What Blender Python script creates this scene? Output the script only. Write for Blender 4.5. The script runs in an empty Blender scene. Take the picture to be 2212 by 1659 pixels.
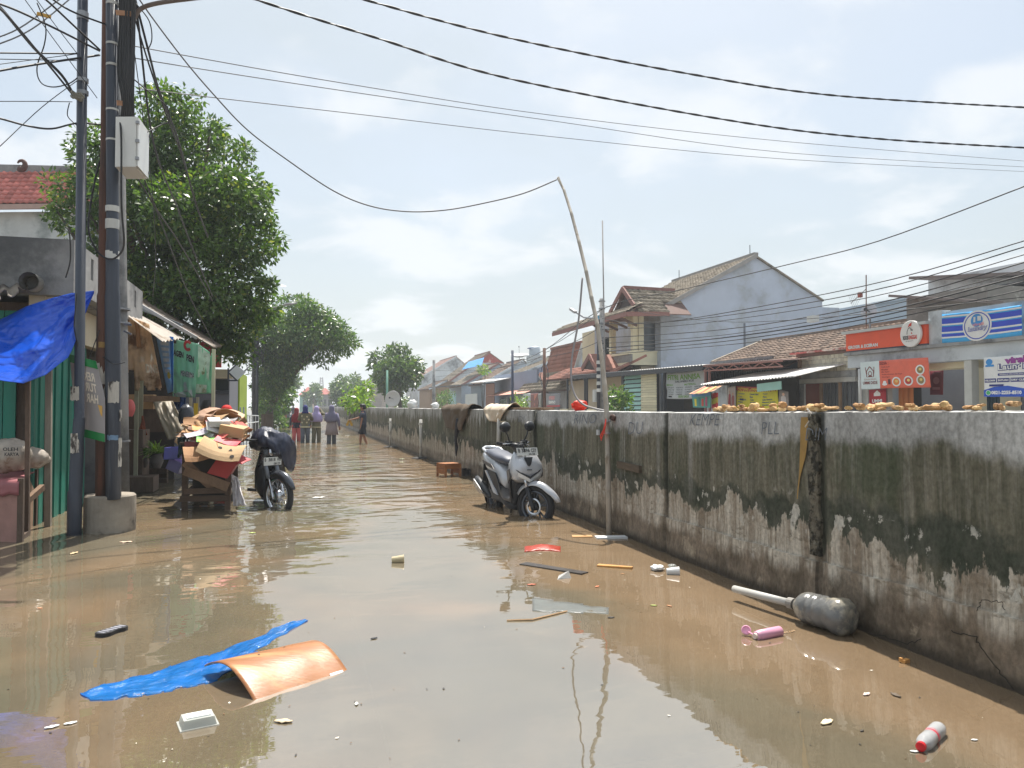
import bpy, math, random
from mathutils import Vector as V, Matrix, noise
rnd = random.Random(11)
S = bpy.context.scene
COL = S.collection
R = math.radians

# ---------------------------------------------------------------- camera, world, sun, exposure
HC, FOC, YAW, PIT = 1.32, 1663.0, R(15.78), math.atan((878 - 829.5) / 1663)
cam = bpy.data.cameras.new('camera')
cam.sensor_width = 36
cam.lens = 36 * FOC / 2212
cam.clip_start, cam.clip_end = .05, 4000
camo = bpy.data.objects.new('camera', cam)
COL.objects.link(camo)
camo.location = (0, 0, HC)
camo.rotation_euler = (R(90) + PIT, 0, -YAW)
S.camera = camo
SUN_EL, SUN_AZ = R(64), R(20)          # azimuth clockwise from +Y (down the road)
w = bpy.data.worlds.new('World')
S.world = w
w.use_nodes = True
nt = w.node_tree
nt.nodes.clear()
def N(nt, t, **k):
    n = nt.nodes.new(t)
    for a, b in k.items():
        if a.startswith('i_'):
            key = a[2:].replace('_', ' ')
            n.inputs[int(key) if key.isdigit() else key].default_value = b
        else:
            setattr(n, a, b)
    return n
def L(nt, a, b): nt.links.new(a, b)
out = N(nt, 'ShaderNodeOutputWorld')
bg = N(nt, 'ShaderNodeBackground', i_Strength=.092)
sky = N(nt, 'ShaderNodeTexSky', sky_type='NISHITA', sun_disc=False, sun_elevation=SUN_EL, sun_rotation=SUN_AZ,
        air_density=1.2, dust_density=4.0, ozone_density=1.5)
tc = N(nt, 'ShaderNodeTexCoord')
sep = N(nt, 'ShaderNodeSeparateXYZ')
L(nt, tc.outputs['Generated'], sep.inputs[0])
zz = N(nt, 'ShaderNodeMath', operation='MAXIMUM'); L(nt, sep.outputs['Z'], zz.inputs[0]); zz.inputs[1].default_value = 0
za = N(nt, 'ShaderNodeMath', operation='ADD'); L(nt, zz.outputs[0], za.inputs[0]); za.inputs[1].default_value = .22
dv = N(nt, 'ShaderNodeVectorMath', operation='DIVIDE')
cmb = N(nt, 'ShaderNodeCombineXYZ')
for i in range(3): L(nt, za.outputs[0], cmb.inputs[i])
L(nt, tc.outputs['Generated'], dv.inputs[0]); L(nt, cmb.outputs[0], dv.inputs[1])
def cloud(scale, det, lo, hi, off):
    mp = N(nt, 'ShaderNodeMapping'); mp.inputs['Location'].default_value = off
    L(nt, dv.outputs[0], mp.inputs[0])
    nz = N(nt, 'ShaderNodeTexNoise', i_Scale=scale, i_Detail=det, i_Roughness=.52, i_Distortion=.25)
    L(nt, mp.outputs[0], nz.inputs['Vector'])
    mr = N(nt, 'ShaderNodeMapRange', interpolation_type='SMOOTHSTEP')
    mr.inputs[1].default_value = lo; mr.inputs[2].default_value = hi
    L(nt, nz.outputs[0], mr.inputs[0])
    return mr.outputs[0]
veil = cloud(.9, 4, .25, .75, (3.1, 1.7, .4))
puff = cloud(2.4, 8, .47, .63, (1.1, 4.6, 2.0))
m1 = N(nt, 'ShaderNodeMix', data_type='RGBA')          # thin veil of high cloud over blue
L(nt, sky.outputs[0], m1.inputs['A'])
m1.inputs['B'].default_value = (3.75, 4.25, 4.5, 1)
vf = N(nt, 'ShaderNodeMapRange'); vf.inputs[3].default_value = .86; vf.inputs[4].default_value = .45
L(nt, veil, vf.inputs[0]); L(nt, vf.outputs[0], m1.inputs['Factor'])
m2 = N(nt, 'ShaderNodeMix', data_type='RGBA')          # fair-weather puffs
L(nt, m1.outputs['Result'], m2.inputs['A'])
m2.inputs['B'].default_value = (5.6, 5.8, 6.0, 1)
pf = N(nt, 'ShaderNodeMapRange'); pf.inputs[4].default_value = .75
L(nt, puff, pf.inputs[0]); L(nt, pf.outputs[0], m2.inputs['Factor'])
L(nt, m2.outputs['Result'], bg.inputs[0])
L(nt, bg.outputs[0], out.inputs[0])
sun = bpy.data.lights.new('sun', 'SUN')
sun.energy, sun.angle, sun.color = 4.1, R(.6), (1, .95, .87)
suno = bpy.data.objects.new('sun', sun)
COL.objects.link(suno)
sd = V((math.sin(SUN_AZ) * math.cos(SUN_EL), math.cos(SUN_AZ) * math.cos(SUN_EL), math.sin(SUN_EL)))
suno.rotation_euler = sd.to_track_quat('Z', 'Y').to_euler()
suno.location = (0, 0, 30)
vs = S.view_settings
vs.view_transform, vs.look, vs.gamma, vs.use_curve_mapping, vs.exposure = 'Standard', 'None', 1, False, .84
S.display_settings.display_device = 'sRGB'
S.render.engine = 'CYCLES'
cy = S.cycles
cy.max_bounces, cy.diffuse_bounces, cy.glossy_bounces, cy.transmission_bounces, cy.transparent_max_bounces = 7, 3, 3, 4, 10
cy.volume_bounces = 1
cy.use_denoising = True
cy.caustics_reflective = cy.caustics_refractive = False
cy.sample_clamp_indirect = 6

# ---------------------------------------------------------------- measuring: photo pixel (2212 wide) + a known plane -> a place
FWD = V((math.sin(YAW) * math.cos(PIT), math.cos(YAW) * math.cos(PIT), math.sin(PIT)))
RGT = V((math.cos(YAW), -math.sin(YAW), 0))
UPV = RGT.cross(FWD)
EYE = V((0, 0, HC))
def ray(px, py): return FWD + RGT * ((px - 1106) / FOC) - UPV * ((py - 829.5) / FOC)
def P(px, py, D): return EYE + ray(px, py) * D
def GZ(px, py, z=0.): r = ray(px, py); return EYE + r * ((z - HC) / r.z)
def GX(px, py, X): r = ray(px, py); return EYE + r * (X / r.x)
def GY(px, py, Y): r = ray(px, py); return EYE + r * (Y / r.y)

# ---------------------------------------------------------------- materials
def c(r, g, b):
    f = lambda u: (u / 255 / 12.92) if u <= 10 else ((u / 255 + .055) / 1.055) ** 2.4
    return (f(r), f(g), f(b))
MATS = {}
def mat(name, col, rough=.7, var=.3, sc=3., bump=.2, bsc=None, metal=0., stretch=(1, 1, 1), col2=None, lo=.5, hi=.6,
        sc2=None, st2=None, rn=.12, spec=.5, transl=0., alpha=1., trans=0., coat=0.):
    if name in MATS: return MATS[name]
    m = bpy.data.materials.new(name); MATS[name] = m
    m.use_nodes = True
    t = m.node_tree; b = t.nodes['Principled BSDF']
    o = t.nodes['Material Output']
    tc = N(t, 'ShaderNodeTexCoord'); oi = N(t, 'ShaderNodeObjectInfo')
    ad = N(t, 'ShaderNodeVectorMath', operation='MULTIPLY_ADD')      # each object its own piece of the pattern
    L(t, oi.outputs['Random'], ad.inputs[0]); ad.inputs[1].default_value = (7.3, 4.1, 9.7)
    L(t, tc.outputs['Object'], ad.inputs[2])
    mp = N(t, 'ShaderNodeMapping'); mp.inputs['Scale'].default_value = stretch
    L(t, ad.outputs[0], mp.inputs[0])
    nz = N(t, 'ShaderNodeTexNoise', i_Scale=sc, i_Detail=6., i_Roughness=.62)
    L(t, mp.outputs[0], nz.inputs['Vector'])
    mr = N(t, 'ShaderNodeMapRange'); mr.inputs[1].default_value = .25; mr.inputs[2].default_value = .75
    mr.inputs[3].default_value = 1 - var; mr.inputs[4].default_value = 1 + var * .8
    L(t, nz.outputs[0], mr.inputs[0])
    base = None
    if col2:
        mp2 = N(t, 'ShaderNodeMapping'); mp2.inputs['Scale'].default_value = st2 or stretch
        mp2.inputs['Location'].default_value = (3.7, 9.1, 5.5)
        L(t, ad.outputs[0], mp2.inputs[0])
        n2 = N(t, 'ShaderNodeTexNoise', i_Scale=sc2 or sc * .6, i_Detail=7., i_Roughness=.65)
        L(t, mp2.outputs[0], n2.inputs['Vector'])
        r2 = N(t, 'ShaderNodeMapRange', interpolation_type='SMOOTHSTEP')
        r2.inputs[1].default_value = lo; r2.inputs[2].default_value = hi
        L(t, n2.outputs[0], r2.inputs[0])
        mx = N(t, 'ShaderNodeMix', data_type='RGBA')
        mx.inputs['A'].default_value = (*col, 1); mx.inputs['B'].default_value = (*col2, 1)
        L(t, r2.outputs[0], mx.inputs['Factor'])
        base = mx.outputs['Result']
    rr = N(t, 'ShaderNodeMapRange'); rr.inputs[3].default_value = 1 - rn; rr.inputs[4].default_value = 1 + rn
    L(t, oi.outputs['Random'], rr.inputs[0])
    ml = N(t, 'ShaderNodeMath', operation='MULTIPLY'); L(t, mr.outputs[0], ml.inputs[0]); L(t, rr.outputs[0], ml.inputs[1])
    sc_ = N(t, 'ShaderNodeVectorMath', operation='SCALE')
    if base is not None: L(t, base, sc_.inputs[0])
    else: sc_.inputs[0].default_value = col
    L(t, ml.outputs[0], sc_.inputs['Scale'])
    L(t, sc_.outputs[0], b.inputs['Base Color'])
    rg = N(t, 'ShaderNodeMapRange'); rg.inputs[3].default_value = max(.02, rough - .12); rg.inputs[4].default_value = min(1, rough + .12)
    L(t, nz.outputs[0], rg.inputs[0]); L(t, rg.outputs[0], b.inputs['Roughness'])
    b.inputs['Metallic'].default_value = metal
    b.inputs['Specular IOR Level'].default_value = spec
    b.inputs['Coat Weight'].default_value = coat
    if trans:
        b.inputs['Transmission Weight'].default_value = trans
        b.inputs['IOR'].default_value = 1.15
    b.inputs['Alpha'].default_value = alpha
    if bump:
        nb = N(t, 'ShaderNodeTexNoise', i_Scale=bsc or sc * 6, i_Detail=5., i_Roughness=.6)
        L(t, mp.outputs[0], nb.inputs['Vector'])
        bp = N(t, 'ShaderNodeBump', i_Strength=bump, i_Distance=.02)
        L(t, nb.outputs[0], bp.inputs['Height']); L(t, bp.outputs[0], b.inputs['Normal'])
    if transl:
        tr = N(t, 'ShaderNodeBsdfTranslucent'); L(t, sc_.outputs[0], tr.inputs[0])
        ms = N(t, 'ShaderNodeMixShader', i_0=transl)
        L(t, b.outputs[0], ms.inputs[1]); L(t, tr.outputs[0], ms.inputs[2]); L(t, ms.outputs[0], o.inputs[0])
    return m
def leafmat(name, dark, light, yellow=None, transl=.35, share=.82):
    if name in MATS: return MATS[name]
    m = bpy.data.materials.new(name); MATS[name] = m
    m.use_nodes = True
    t = m.node_tree; b = t.nodes['Principled BSDF']; o = t.nodes['Material Output']
    g = N(t, 'ShaderNodeNewGeometry')
    rp = N(t, 'ShaderNodeValToRGB'); e = rp.color_ramp.elements
    e[0].position, e[0].color = 0, (*dark, 1)
    e[1].position, e[1].color = share, (*light, 1)
    if yellow:
        x = e.new(.95); x.color = (*yellow, 1)
    L(t, g.outputs['Random Per Island'], rp.inputs[0])
    L(t, rp.outputs[0], b.inputs['Base Color'])
    b.inputs['Roughness'].default_value = .33
    tr = N(t, 'ShaderNodeBsdfTranslucent')
    hv = N(t, 'ShaderNodeMix', data_type='RGBA', blend_type='MULTIPLY'); hv.inputs['Factor'].default_value = 1
    L(t, rp.outputs[0], hv.inputs['A']); hv.inputs['B'].default_value = (1.7, 1.9, .7, 1)
    L(t, hv.outputs['Result'], tr.inputs[0])
    ms = N(t, 'ShaderNodeMixShader', i_0=transl)
    L(t, b.outputs[0], ms.inputs[1]); L(t, tr.outputs[0], ms.inputs[2]); L(t, ms.outputs[0], o.inputs[0])
    return m

# ---------------------------------------------------------------- mesh builder
class MB:
    def __init__(s): s.v, s.f, s.mi, s.cur = [], [], [], 0
    def add(s, vs, fs):
        b = len(s.v)
        s.v += [V(p) for p in vs]
        s.f += [tuple(i + b for i in f) for f in fs]
        s.mi += [s.cur] * len(fs)
        return s
    def use(s, i): s.cur = i; return s
    def box(s, cen, size, rot=None):
        x, y, z = [a / 2 for a in size]
        vs = [V((i * x, j * y, k * z)) for i in (-1, 1) for j in (-1, 1) for k in (-1, 1)]
        if rot is not None:
            if not isinstance(rot, Matrix): rot = Matrix.Rotation(rot, 3, 'Z')
            vs = [rot @ p for p in vs]
        cen = V(cen)
        return s.add([p + cen for p in vs], [(0, 1, 3, 2), (4, 6, 7, 5), (0, 4, 5, 1), (2, 3, 7, 6), (0, 2, 6, 4), (1, 5, 7, 3)])
    def bb(s, a, b): a, b = V(a), V(b); return s.box((a + b) / 2, [abs(q) for q in (b - a)])
    def bar(s, a, b, wd, th, up=V((0, 0, 1))):
        a, b = V(a), V(b); d = b - a; l = d.length; d.normalize()
        if abs(d.dot(up)) > .98: up = V((1, 0, 0))
        x = d.cross(up).normalized(); z = x.cross(d)
        return s.box((a + b) / 2, (wd, l, th), Matrix((x, d, z)).transposed())
    def quad(s, *p): return s.add(p, [tuple(range(len(p)))])
    def prism(s, poly, ext):
        n = len(poly); ext = V(ext); poly = [V(p) for p in poly]
        return s.add(poly + [p + ext for p in poly],
                     [tuple(range(n))[::-1], tuple(range(n, 2 * n))] + [(i, (i + 1) % n, n + (i + 1) % n, n + i) for i in range(n)])
    def tube(s, pts, r, n=6, cap=True, flat=1.):
        pts = [V(p) for p in pts]; m = len(pts)
        rs = r if isinstance(r, (list, tuple)) else [r] * m
        vs = []; ref = None
        for i, p in enumerate(pts):
            d = (pts[min(i + 1, m - 1)] - pts[max(i - 1, 0)])
            d = d.normalized() if d.length > 1e-9 else V((0, 0, 1))
            if ref is None: ref = V((0, 0, 1)) if abs(d.z) < .9 else V((0, 1, 0))
            x = d.cross(ref)
            x = x.normalized() if x.length > 1e-6 else d.orthogonal().normalized()
            y = x.cross(d).normalized(); ref = y
            for k in range(n):
                a = 2 * math.pi * k / n
                vs.append(p + x * (math.cos(a) * rs[i]) + y * (math.sin(a) * rs[i] * flat))
        fs = [(i * n + k, i * n + (k + 1) % n, (i + 1) * n + (k + 1) % n, (i + 1) * n + k) for i in range(m - 1) for k in range(n)]
        if cap: fs += [tuple(range(n))[::-1], tuple(range((m - 1) * n, m * n))]
        return s.add(vs, fs)
    def lathe(s, base, axis, prof, n=12, sq=(1, 1), cap=True, xdir=None):
        base, ax = V(base), V(axis).normalized()
        x = V(xdir) if xdir else (V((1, 0, 0)) if abs(ax.x) < .9 else V((0, 1, 0)))
        x = (x - ax * x.dot(ax)).normalized(); y = ax.cross(x)
        vs = [base + ax * h + x * (math.cos(2 * math.pi * k / n) * r * sq[0]) + y * (math.sin(2 * math.pi * k / n) * r * sq[1])
              for r, h in prof for k in range(n)]
        m = len(prof)
        fs = [(i * n + k, i * n + (k + 1) % n, (i + 1) * n + (k + 1) % n, (i + 1) * n + k) for i in range(m - 1) for k in range(n)]
        if cap: fs += [tuple(range(n))[::-1], tuple(range((m - 1) * n, m * n))]
        return s.add(vs, fs)
    def loft(s, rings, cap=True):                      # rings: equally long lists of points
        n = len(rings[0]); m = len(rings)
        fs = [(i * n + k, i * n + (k + 1) % n, (i + 1) * n + (k + 1) % n, (i + 1) * n + k) for i in range(m - 1) for k in range(n)]
        if cap: fs += [tuple(range(n))[::-1], tuple(range((m - 1) * n, m * n))]
        return s.add([p for r in rings for p in r], fs)
    def grid(s, fn, nu, nv):
        vs = [fn(i / nu, j / nv) for j in range(nv + 1) for i in range(nu + 1)]
        w = nu + 1
        return s.add(vs, [(j * w + i, j * w + i + 1, (j + 1) * w + i + 1, (j + 1) * w + i) for j in range(nv) for i in range(nu)])
    def sheet(s, fn, nu, nv, th, nrm=None, drop=None):  # a thin sheet with both faces and its edge; drop(u,v) leaves cells out
        w = nu + 1
        A = [V(fn(i / nu, j / nv)) for j in range(nv + 1) for i in range(nu + 1)]
        B = []
        for j in range(nv + 1):
            for i in range(nu + 1):
                if nrm is not None: nn = V(nrm)
                else:
                    du = A[j * w + min(i + 1, nu)] - A[j * w + max(i - 1, 0)]
                    dv_ = A[min(j + 1, nv) * w + i] - A[max(j - 1, 0) * w + i]
                    nn = du.cross(dv_); nn = nn.normalized() if nn.length > 1e-12 else V((0, 0, 1))
                B.append(A[j * w + i] - nn * th)
        n = len(A); keep = {}
        for j in range(nv):
            for i in range(nu):
                if drop is None or not drop((i + .5) / nu, (j + .5) / nv): keep[(i, j)] = 1
        fs = []
        for (i, j) in keep:
            q = (j * w + i, j * w + i + 1, (j + 1) * w + i + 1, (j + 1) * w + i)
            fs.append(q); fs.append(tuple(k + n for k in q[::-1]))
            for (di, dj, a, b) in ((0, -1, q[0], q[1]), (1, 0, q[1], q[2]), (0, 1, q[2], q[3]), (-1, 0, q[3], q[0])):
                if (i + di, j + dj) not in keep: fs.append((b, a, a + n, b + n))
        return s.add(A + B, fs)
    def build(s, name, m, parent=None, smooth=False, world=True, label=None, origin=None):
        me = bpy.data.meshes.new(name)
        off = V((0, 0, 0)); loc = V((0, 0, 0))
        if parent is not None and world:
            q = parent
            while q is not None: off += q.location; q = q.parent
        elif parent is None:
            if origin is not None: off = V(origin)
            else:
                xs, ys, zs = zip(*[tuple(p) for p in s.v])
                off = V(((min(xs) + max(xs)) / 2, (min(ys) + max(ys)) / 2, min(zs)))
            loc = off
        me.from_pydata([tuple(p - off) for p in s.v], [], s.f)
        for q in (m if isinstance(m, (list, tuple)) else [m]): me.materials.append(q)
        if any(s.mi): me.polygons.foreach_set('material_index', s.mi)
        if smooth: me.polygons.foreach_set('use_smooth', [True] * len(me.polygons))
        me.update()
        o = bpy.data.objects.new(name, me)
        COL.objects.link(o)
        o.location = loc
        o.parent = parent
        if label: o['label'] = label
        return o
def tag(o, label=None, cat=None, group=None, kind=None):
    if label: o['label'] = label
    if cat: o['category'] = cat
    if group: o['group'] = group
    if kind: o['kind'] = kind
    return o
def thing(name, label, cat, loc=(0, 0, 0), group=None):
    o = bpy.data.objects.new(name, None)
    COL.objects.link(o)
    o.location = loc; o.empty_display_size = .1
    return tag(o, label, cat, group)
def solo(mb, name, m, label, cat, group=None, smooth=False):
    return tag(mb.build(name, m, None, smooth), label, cat, group)
def inst(name, me, parent, M):                         # a piece that shares its mesh
    o = bpy.data.objects.new(name, me); COL.objects.link(o)
    o.parent = parent; o.matrix_local = M
    return o
def copy_thing(root, loc, rz=0, label=None, sc=1):
    r = root.copy(); COL.objects.link(r); r.location = loc; r.rotation_euler = (0, 0, rz); r.scale = (sc, sc, sc)
    if label: r['label'] = label
    for ch in list(root.children):
        k = ch.copy(); COL.objects.link(k); k.parent = r
        for g in ch.children:
            d = g.copy(); COL.objects.link(d); d.parent = k
    return r
def n3(x, y, z=0): return noise.noise(V((x, y, z)))
def fbm(x, y, z=0, o=4): return noise.fractal(V((x, y, z)), .9, 2.1, o)
def arc(a, b, sag, n=12):
    a, b = V(a), V(b)
    return [a.lerp(b, i / n) - V((0, 0, 4 * sag * (i / n) * (1 - i / n))) for i in range(n + 1)]

# ---------------------------------------------------------------- flat print and lettering laid on a surface
FONTS = {}
def glyphs(body, bold=0.):                             # triangulated outline of a word, height 1
    key = (body, bold)
    if key in FONTS: return FONTS[key]
    cu = bpy.data.curves.new('word', 'FONT'); cu.body = body; cu.offset = bold; cu.resolution_u = 2
    ob = bpy.data.objects.new('word', cu); COL.objects.link(ob)
    dg = bpy.context.evaluated_depsgraph_get()
    me = bpy.data.meshes.new_from_object(ob.evaluated_get(dg))
    vs = [v.co.copy() for v in me.vertices]; fs = [tuple(p.vertices) for p in me.polygons]
    bpy.data.objects.remove(ob); bpy.data.meshes.remove(me); bpy.data.curves.remove(cu)
    x0, x1 = min(v.x for v in vs), max(v.x for v in vs); y0, y1 = min(v.y for v in vs), max(v.y for v in vs)
    vs = [V(((v.x - x0) / (x1 - x0), (v.y - y0) / (y1 - y0), 0)) for v in vs]
    FONTS[key] = (vs, fs, (x1 - x0) / (y1 - y0))
    return FONTS[key]
class Face:                                            # a surface f(u,v) (u right, v up, 0..1) that print can be laid on
    def __init__(s, f, front): s.f, s.n = f, V(front).normalized()
    def at(s, u, v, o=.006): return V(s.f(u, v)) + s.n * o
    def word(s, mb, body, u0, v0, u1, v1, bold=.03, o=.008, mirror=False, slant=0, rise=0):
        vs, fs, _ = glyphs(body, bold)
        pts = []
        for p in vs:
            x = 1 - p.x if mirror else p.x
            pts.append(s.at(u0 + (u1 - u0) * x + slant * p.y, v0 + (v1 - v0) * p.y + rise * x, o))
        mb.add(pts, fs)
    def rect(s, mb, u0, v0, u1, v1, o=.004, nu=6, nv=3):
        mb.grid(lambda a, b: s.at(u0 + (u1 - u0) * a, v0 + (v1 - v0) * b, o), nu, nv)
    def oval(s, mb, u, v, ru, rv, o=.005, n=24, r0=0., a0=0, a1=2 * math.pi):
        k = 1 if r0 else 1
        pts = [s.at(u + ru * q * math.cos(a0 + (a1 - a0) * i / n), v + rv * q * math.sin(a0 + (a1 - a0) * i / n), o)
               for q in ((1, r0) if r0 else (1,)) for i in range(n + 1)]
        if r0: mb.add(pts, [(i, i + 1, n + 2 + i, n + 1 + i) for i in range(n)])
        else: mb.add(pts + [s.at(u, v, o)], [(i, i + 1, n + 1) for i in range(n)])
    def poly(s, mb, pts, o=.005): mb.add([s.at(u, v, o) for u, v in pts], [tuple(range(len(pts)))])
    def line(s, mb, pts, wd, o=.006):
        for (a, b), (d, e) in zip(pts[:-1], pts[1:]):
            l = math.hypot(d - a, e - b) or 1; x, y = -(e - b) / l * wd, (d - a) / l * wd
            mb.add([s.at(a + x, b + y, o), s.at(a - x, b - y, o), s.at(d - x, e - y, o), s.at(d + x, e + y, o)], [(0, 1, 2, 3)])
def cloth(p00, p10, p11, p01, amp=.02, fr=3., sag=0., seed=0, front=(0, -1, 0)):
    p00, p10, p11, p01 = [V(p) for p in (p00, p10, p11, p01)]; fn = V(front).normalized()
    def f(u, v):
        p = p00.lerp(p10, u).lerp(p01.lerp(p11, u), v)
        k = amp * (n3(u * fr, v * fr * .6, seed) + .5 * n3(u * fr * 2.3, v * fr * 1.1, seed + 5))
        return p + fn * k - V((0, 0, sag * 4 * u * (1 - u)))
    return f

# ================================================================ ground, flood water
def water_mat():
    m = bpy.data.materials.new('muddy_flood_water'); m.use_nodes = True
    t = m.node_tree; t.nodes.clear()
    o = N(t, 'ShaderNodeOutputMaterial'); tc = N(t, 'ShaderNodeTexCoord')
    sp = N(t, 'ShaderNodeSeparateXYZ'); L(t, tc.outputs['Object'], sp.inputs[0])
    def nz(scale, det, st=(1, 1, 1), off=(0, 0, 0), dist=0., rgh=.5):
        mp = N(t, 'ShaderNodeMapping'); mp.inputs['Scale'].default_value = st; mp.inputs['Location'].default_value = off
        L(t, tc.outputs['Object'], mp.inputs[0])
        n = N(t, 'ShaderNodeTexNoise', i_Scale=scale, i_Detail=det, i_Distortion=dist, i_Roughness=rgh); L(t, mp.outputs[0], n.inputs['Vector'])
        return n.outputs[0]
    def mrange(a, i0, i1, o0, o1, sm=False):
        r = N(t, 'ShaderNodeMapRange'); r.inputs[1].default_value = i0; r.inputs[2].default_value = i1
        r.inputs[3].default_value = o0; r.inputs[4].default_value = o1
        if sm: r.interpolation_type = 'SMOOTHSTEP'
        L(t, a, r.inputs[0]); return r.outputs[0]
    def mul(a, b):
        q = N(t, 'ShaderNodeMath', operation='MULTIPLY'); L(t, a, q.inputs[0])
        if isinstance(b, float): q.inputs[1].default_value = b
        else: L(t, b, q.inputs[1])
        return q.outputs[0]
    def add(a, b):
        q = N(t, 'ShaderNodeMath', operation='ADD'); L(t, a, q.inputs[0]); L(t, b, q.inputs[1]); return q.outputs[0]
    silt = N(t, 'ShaderNodeMix', data_type='RGBA')
    silt.inputs['A'].default_value = (.208, .176, .120, 1); silt.inputs['B'].default_value = (.305, .214, .130, 1)
    L(t, mrange(add(nz(.55, 4, dist=.6), mul(mrange(sp.outputs['X'], 1.2, 2.9, 0, 1, True), .22)), .42, .70, 0, 1, True), silt.inputs['Factor'])
    gr = N(t, 'ShaderNodeVectorMath', operation='SCALE'); L(t, silt.outputs['Result'], gr.inputs[0])
    L(t, mul(mrange(nz(38, 3), .3, .7, .93, 1.07), mrange(nz(2.4, 5, off=(4, 2, 0)), .25, .75, .90, 1.1)), gr.inputs['Scale'])
    df = N(t, 'ShaderNodeBsdfDiffuse'); L(t, gr.outputs[0], df.inputs[0])
    tp = N(t, 'ShaderNodeBsdfTransparent', i_Color=(.80, .66, .46, 1))
    body = N(t, 'ShaderNodeMixShader', i_0=.18); L(t, df.outputs[0], body.inputs[1]); L(t, tp.outputs[0], body.inputs[2])
    # ripples: still close by, choppier where people wade further down the road
    far = mrange(sp.outputs['Y'], 5.0, 15, .0, 1., True)
    big = nz(1.45, 2, (.85, 1.2, 1), dist=.5)
    mid = nz(3.8, 2, (.7, 1.35, 1), (7, 3, 0), dist=.35)
    fin = nz(9, 2, (.6, 1.5, 1), (1, 9, 0))
    h = add(add(mul(big, mrange(far, 0, 1, .0045, .070)), mul(mid, mrange(far, 0, 1, .0010, .0095))), mul(fin, mrange(far, 0, 1, .00025, .0006)))
    bp = N(t, 'ShaderNodeBump', i_Strength=1., i_Distance=1.); L(t, h, bp.inputs['Height'])
    gl = N(t, 'ShaderNodeBsdfGlossy', i_Roughness=.015); L(t, bp.outputs[0], gl.inputs['Normal'])
    fr = N(t, 'ShaderNodeFresnel', i_IOR=5.2); L(t, bp.outputs[0], fr.inputs['Normal'])
    ms = N(t, 'ShaderNodeMixShader'); L(t, fr.outputs[0], ms.inputs[0]); L(t, body.outputs[0], ms.inputs[1]); L(t, gl.outputs[0], ms.inputs[2])
    L(t, ms.outputs[0], o.inputs[0])
    return m
concrete = mat('concrete', c(150, 148, 142), .85, .3, 1.2, .25, 14, col2=c(96, 92, 86), lo=.48, hi=.68)
earth = mat('earth', (.16, .13, .09), .95, .3, .6, .3)
roadm = mat('road_concrete', (.14, .115, .08), .9, .35, 1.1, .3, 30, col2=(.10, .08, .055))
WX = 3.24                                             # road face of the flood wall
b = MB(); b.bb((-1400, -400, -1.4), (1400, 2000, -1.0))
tag(b.build('ground', earth, origin=(0, 0, -1)), kind='structure')
b = MB()                                               # concrete road slabs with open joints, under the water
ys = [-6, -1.2, 2.95, 7.3] + [7.3 + 4.6 * k for k in range(1, 26)]
for y0, y1 in zip(ys[:-1], ys[1:]):
    for x0, x1 in ((-2.3, .385), (.40, WX + .1)):
        b.bb((x0, y0 + .008, -.45), (x1, y1 - .008, -.14 + .004 * math.sin(y0 * 3 + x0)))
b.bb((-60, -6, -.45), (-2.32, 130, -.18)); b.bb((-60, 130, -.45), (60, 300, -.22))
tag(b.build('road', roadm, origin=(0, 0, 0)), kind='structure')
b = MB(); b.grid(lambda u, v: V((-60 + (WX + 60.1) * u, -6 + 136 * v, 0)), 8, 16)
b.grid(lambda u, v: V((-60 + 120 * u, 130.01 + 120 * v, .002)), 2, 2)
tag(b.build('flood_water', water_mat(), origin=(0, 0, 0)), kind='structure')
b = MB(); b.bb((3.6, -30, -1.0), (10.4, 129, -.42))
tag(b.build('canal_water', MATS.get('w') or bpy.data.materials['muddy_flood_water'], origin=(0, 0, 0)), kind='structure')
b = MB(); b.bb((10.4, -30, -1.1), (160, 129.5, .10))
tag(b.build('street', mat('pale_bounce_street', (.24, .225, .20), .9, .25, 2, .3), origin=(0, 0, 0)), kind='structure')  # asphalt street paled on purpose, to bounce extra light onto the frontages

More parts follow.
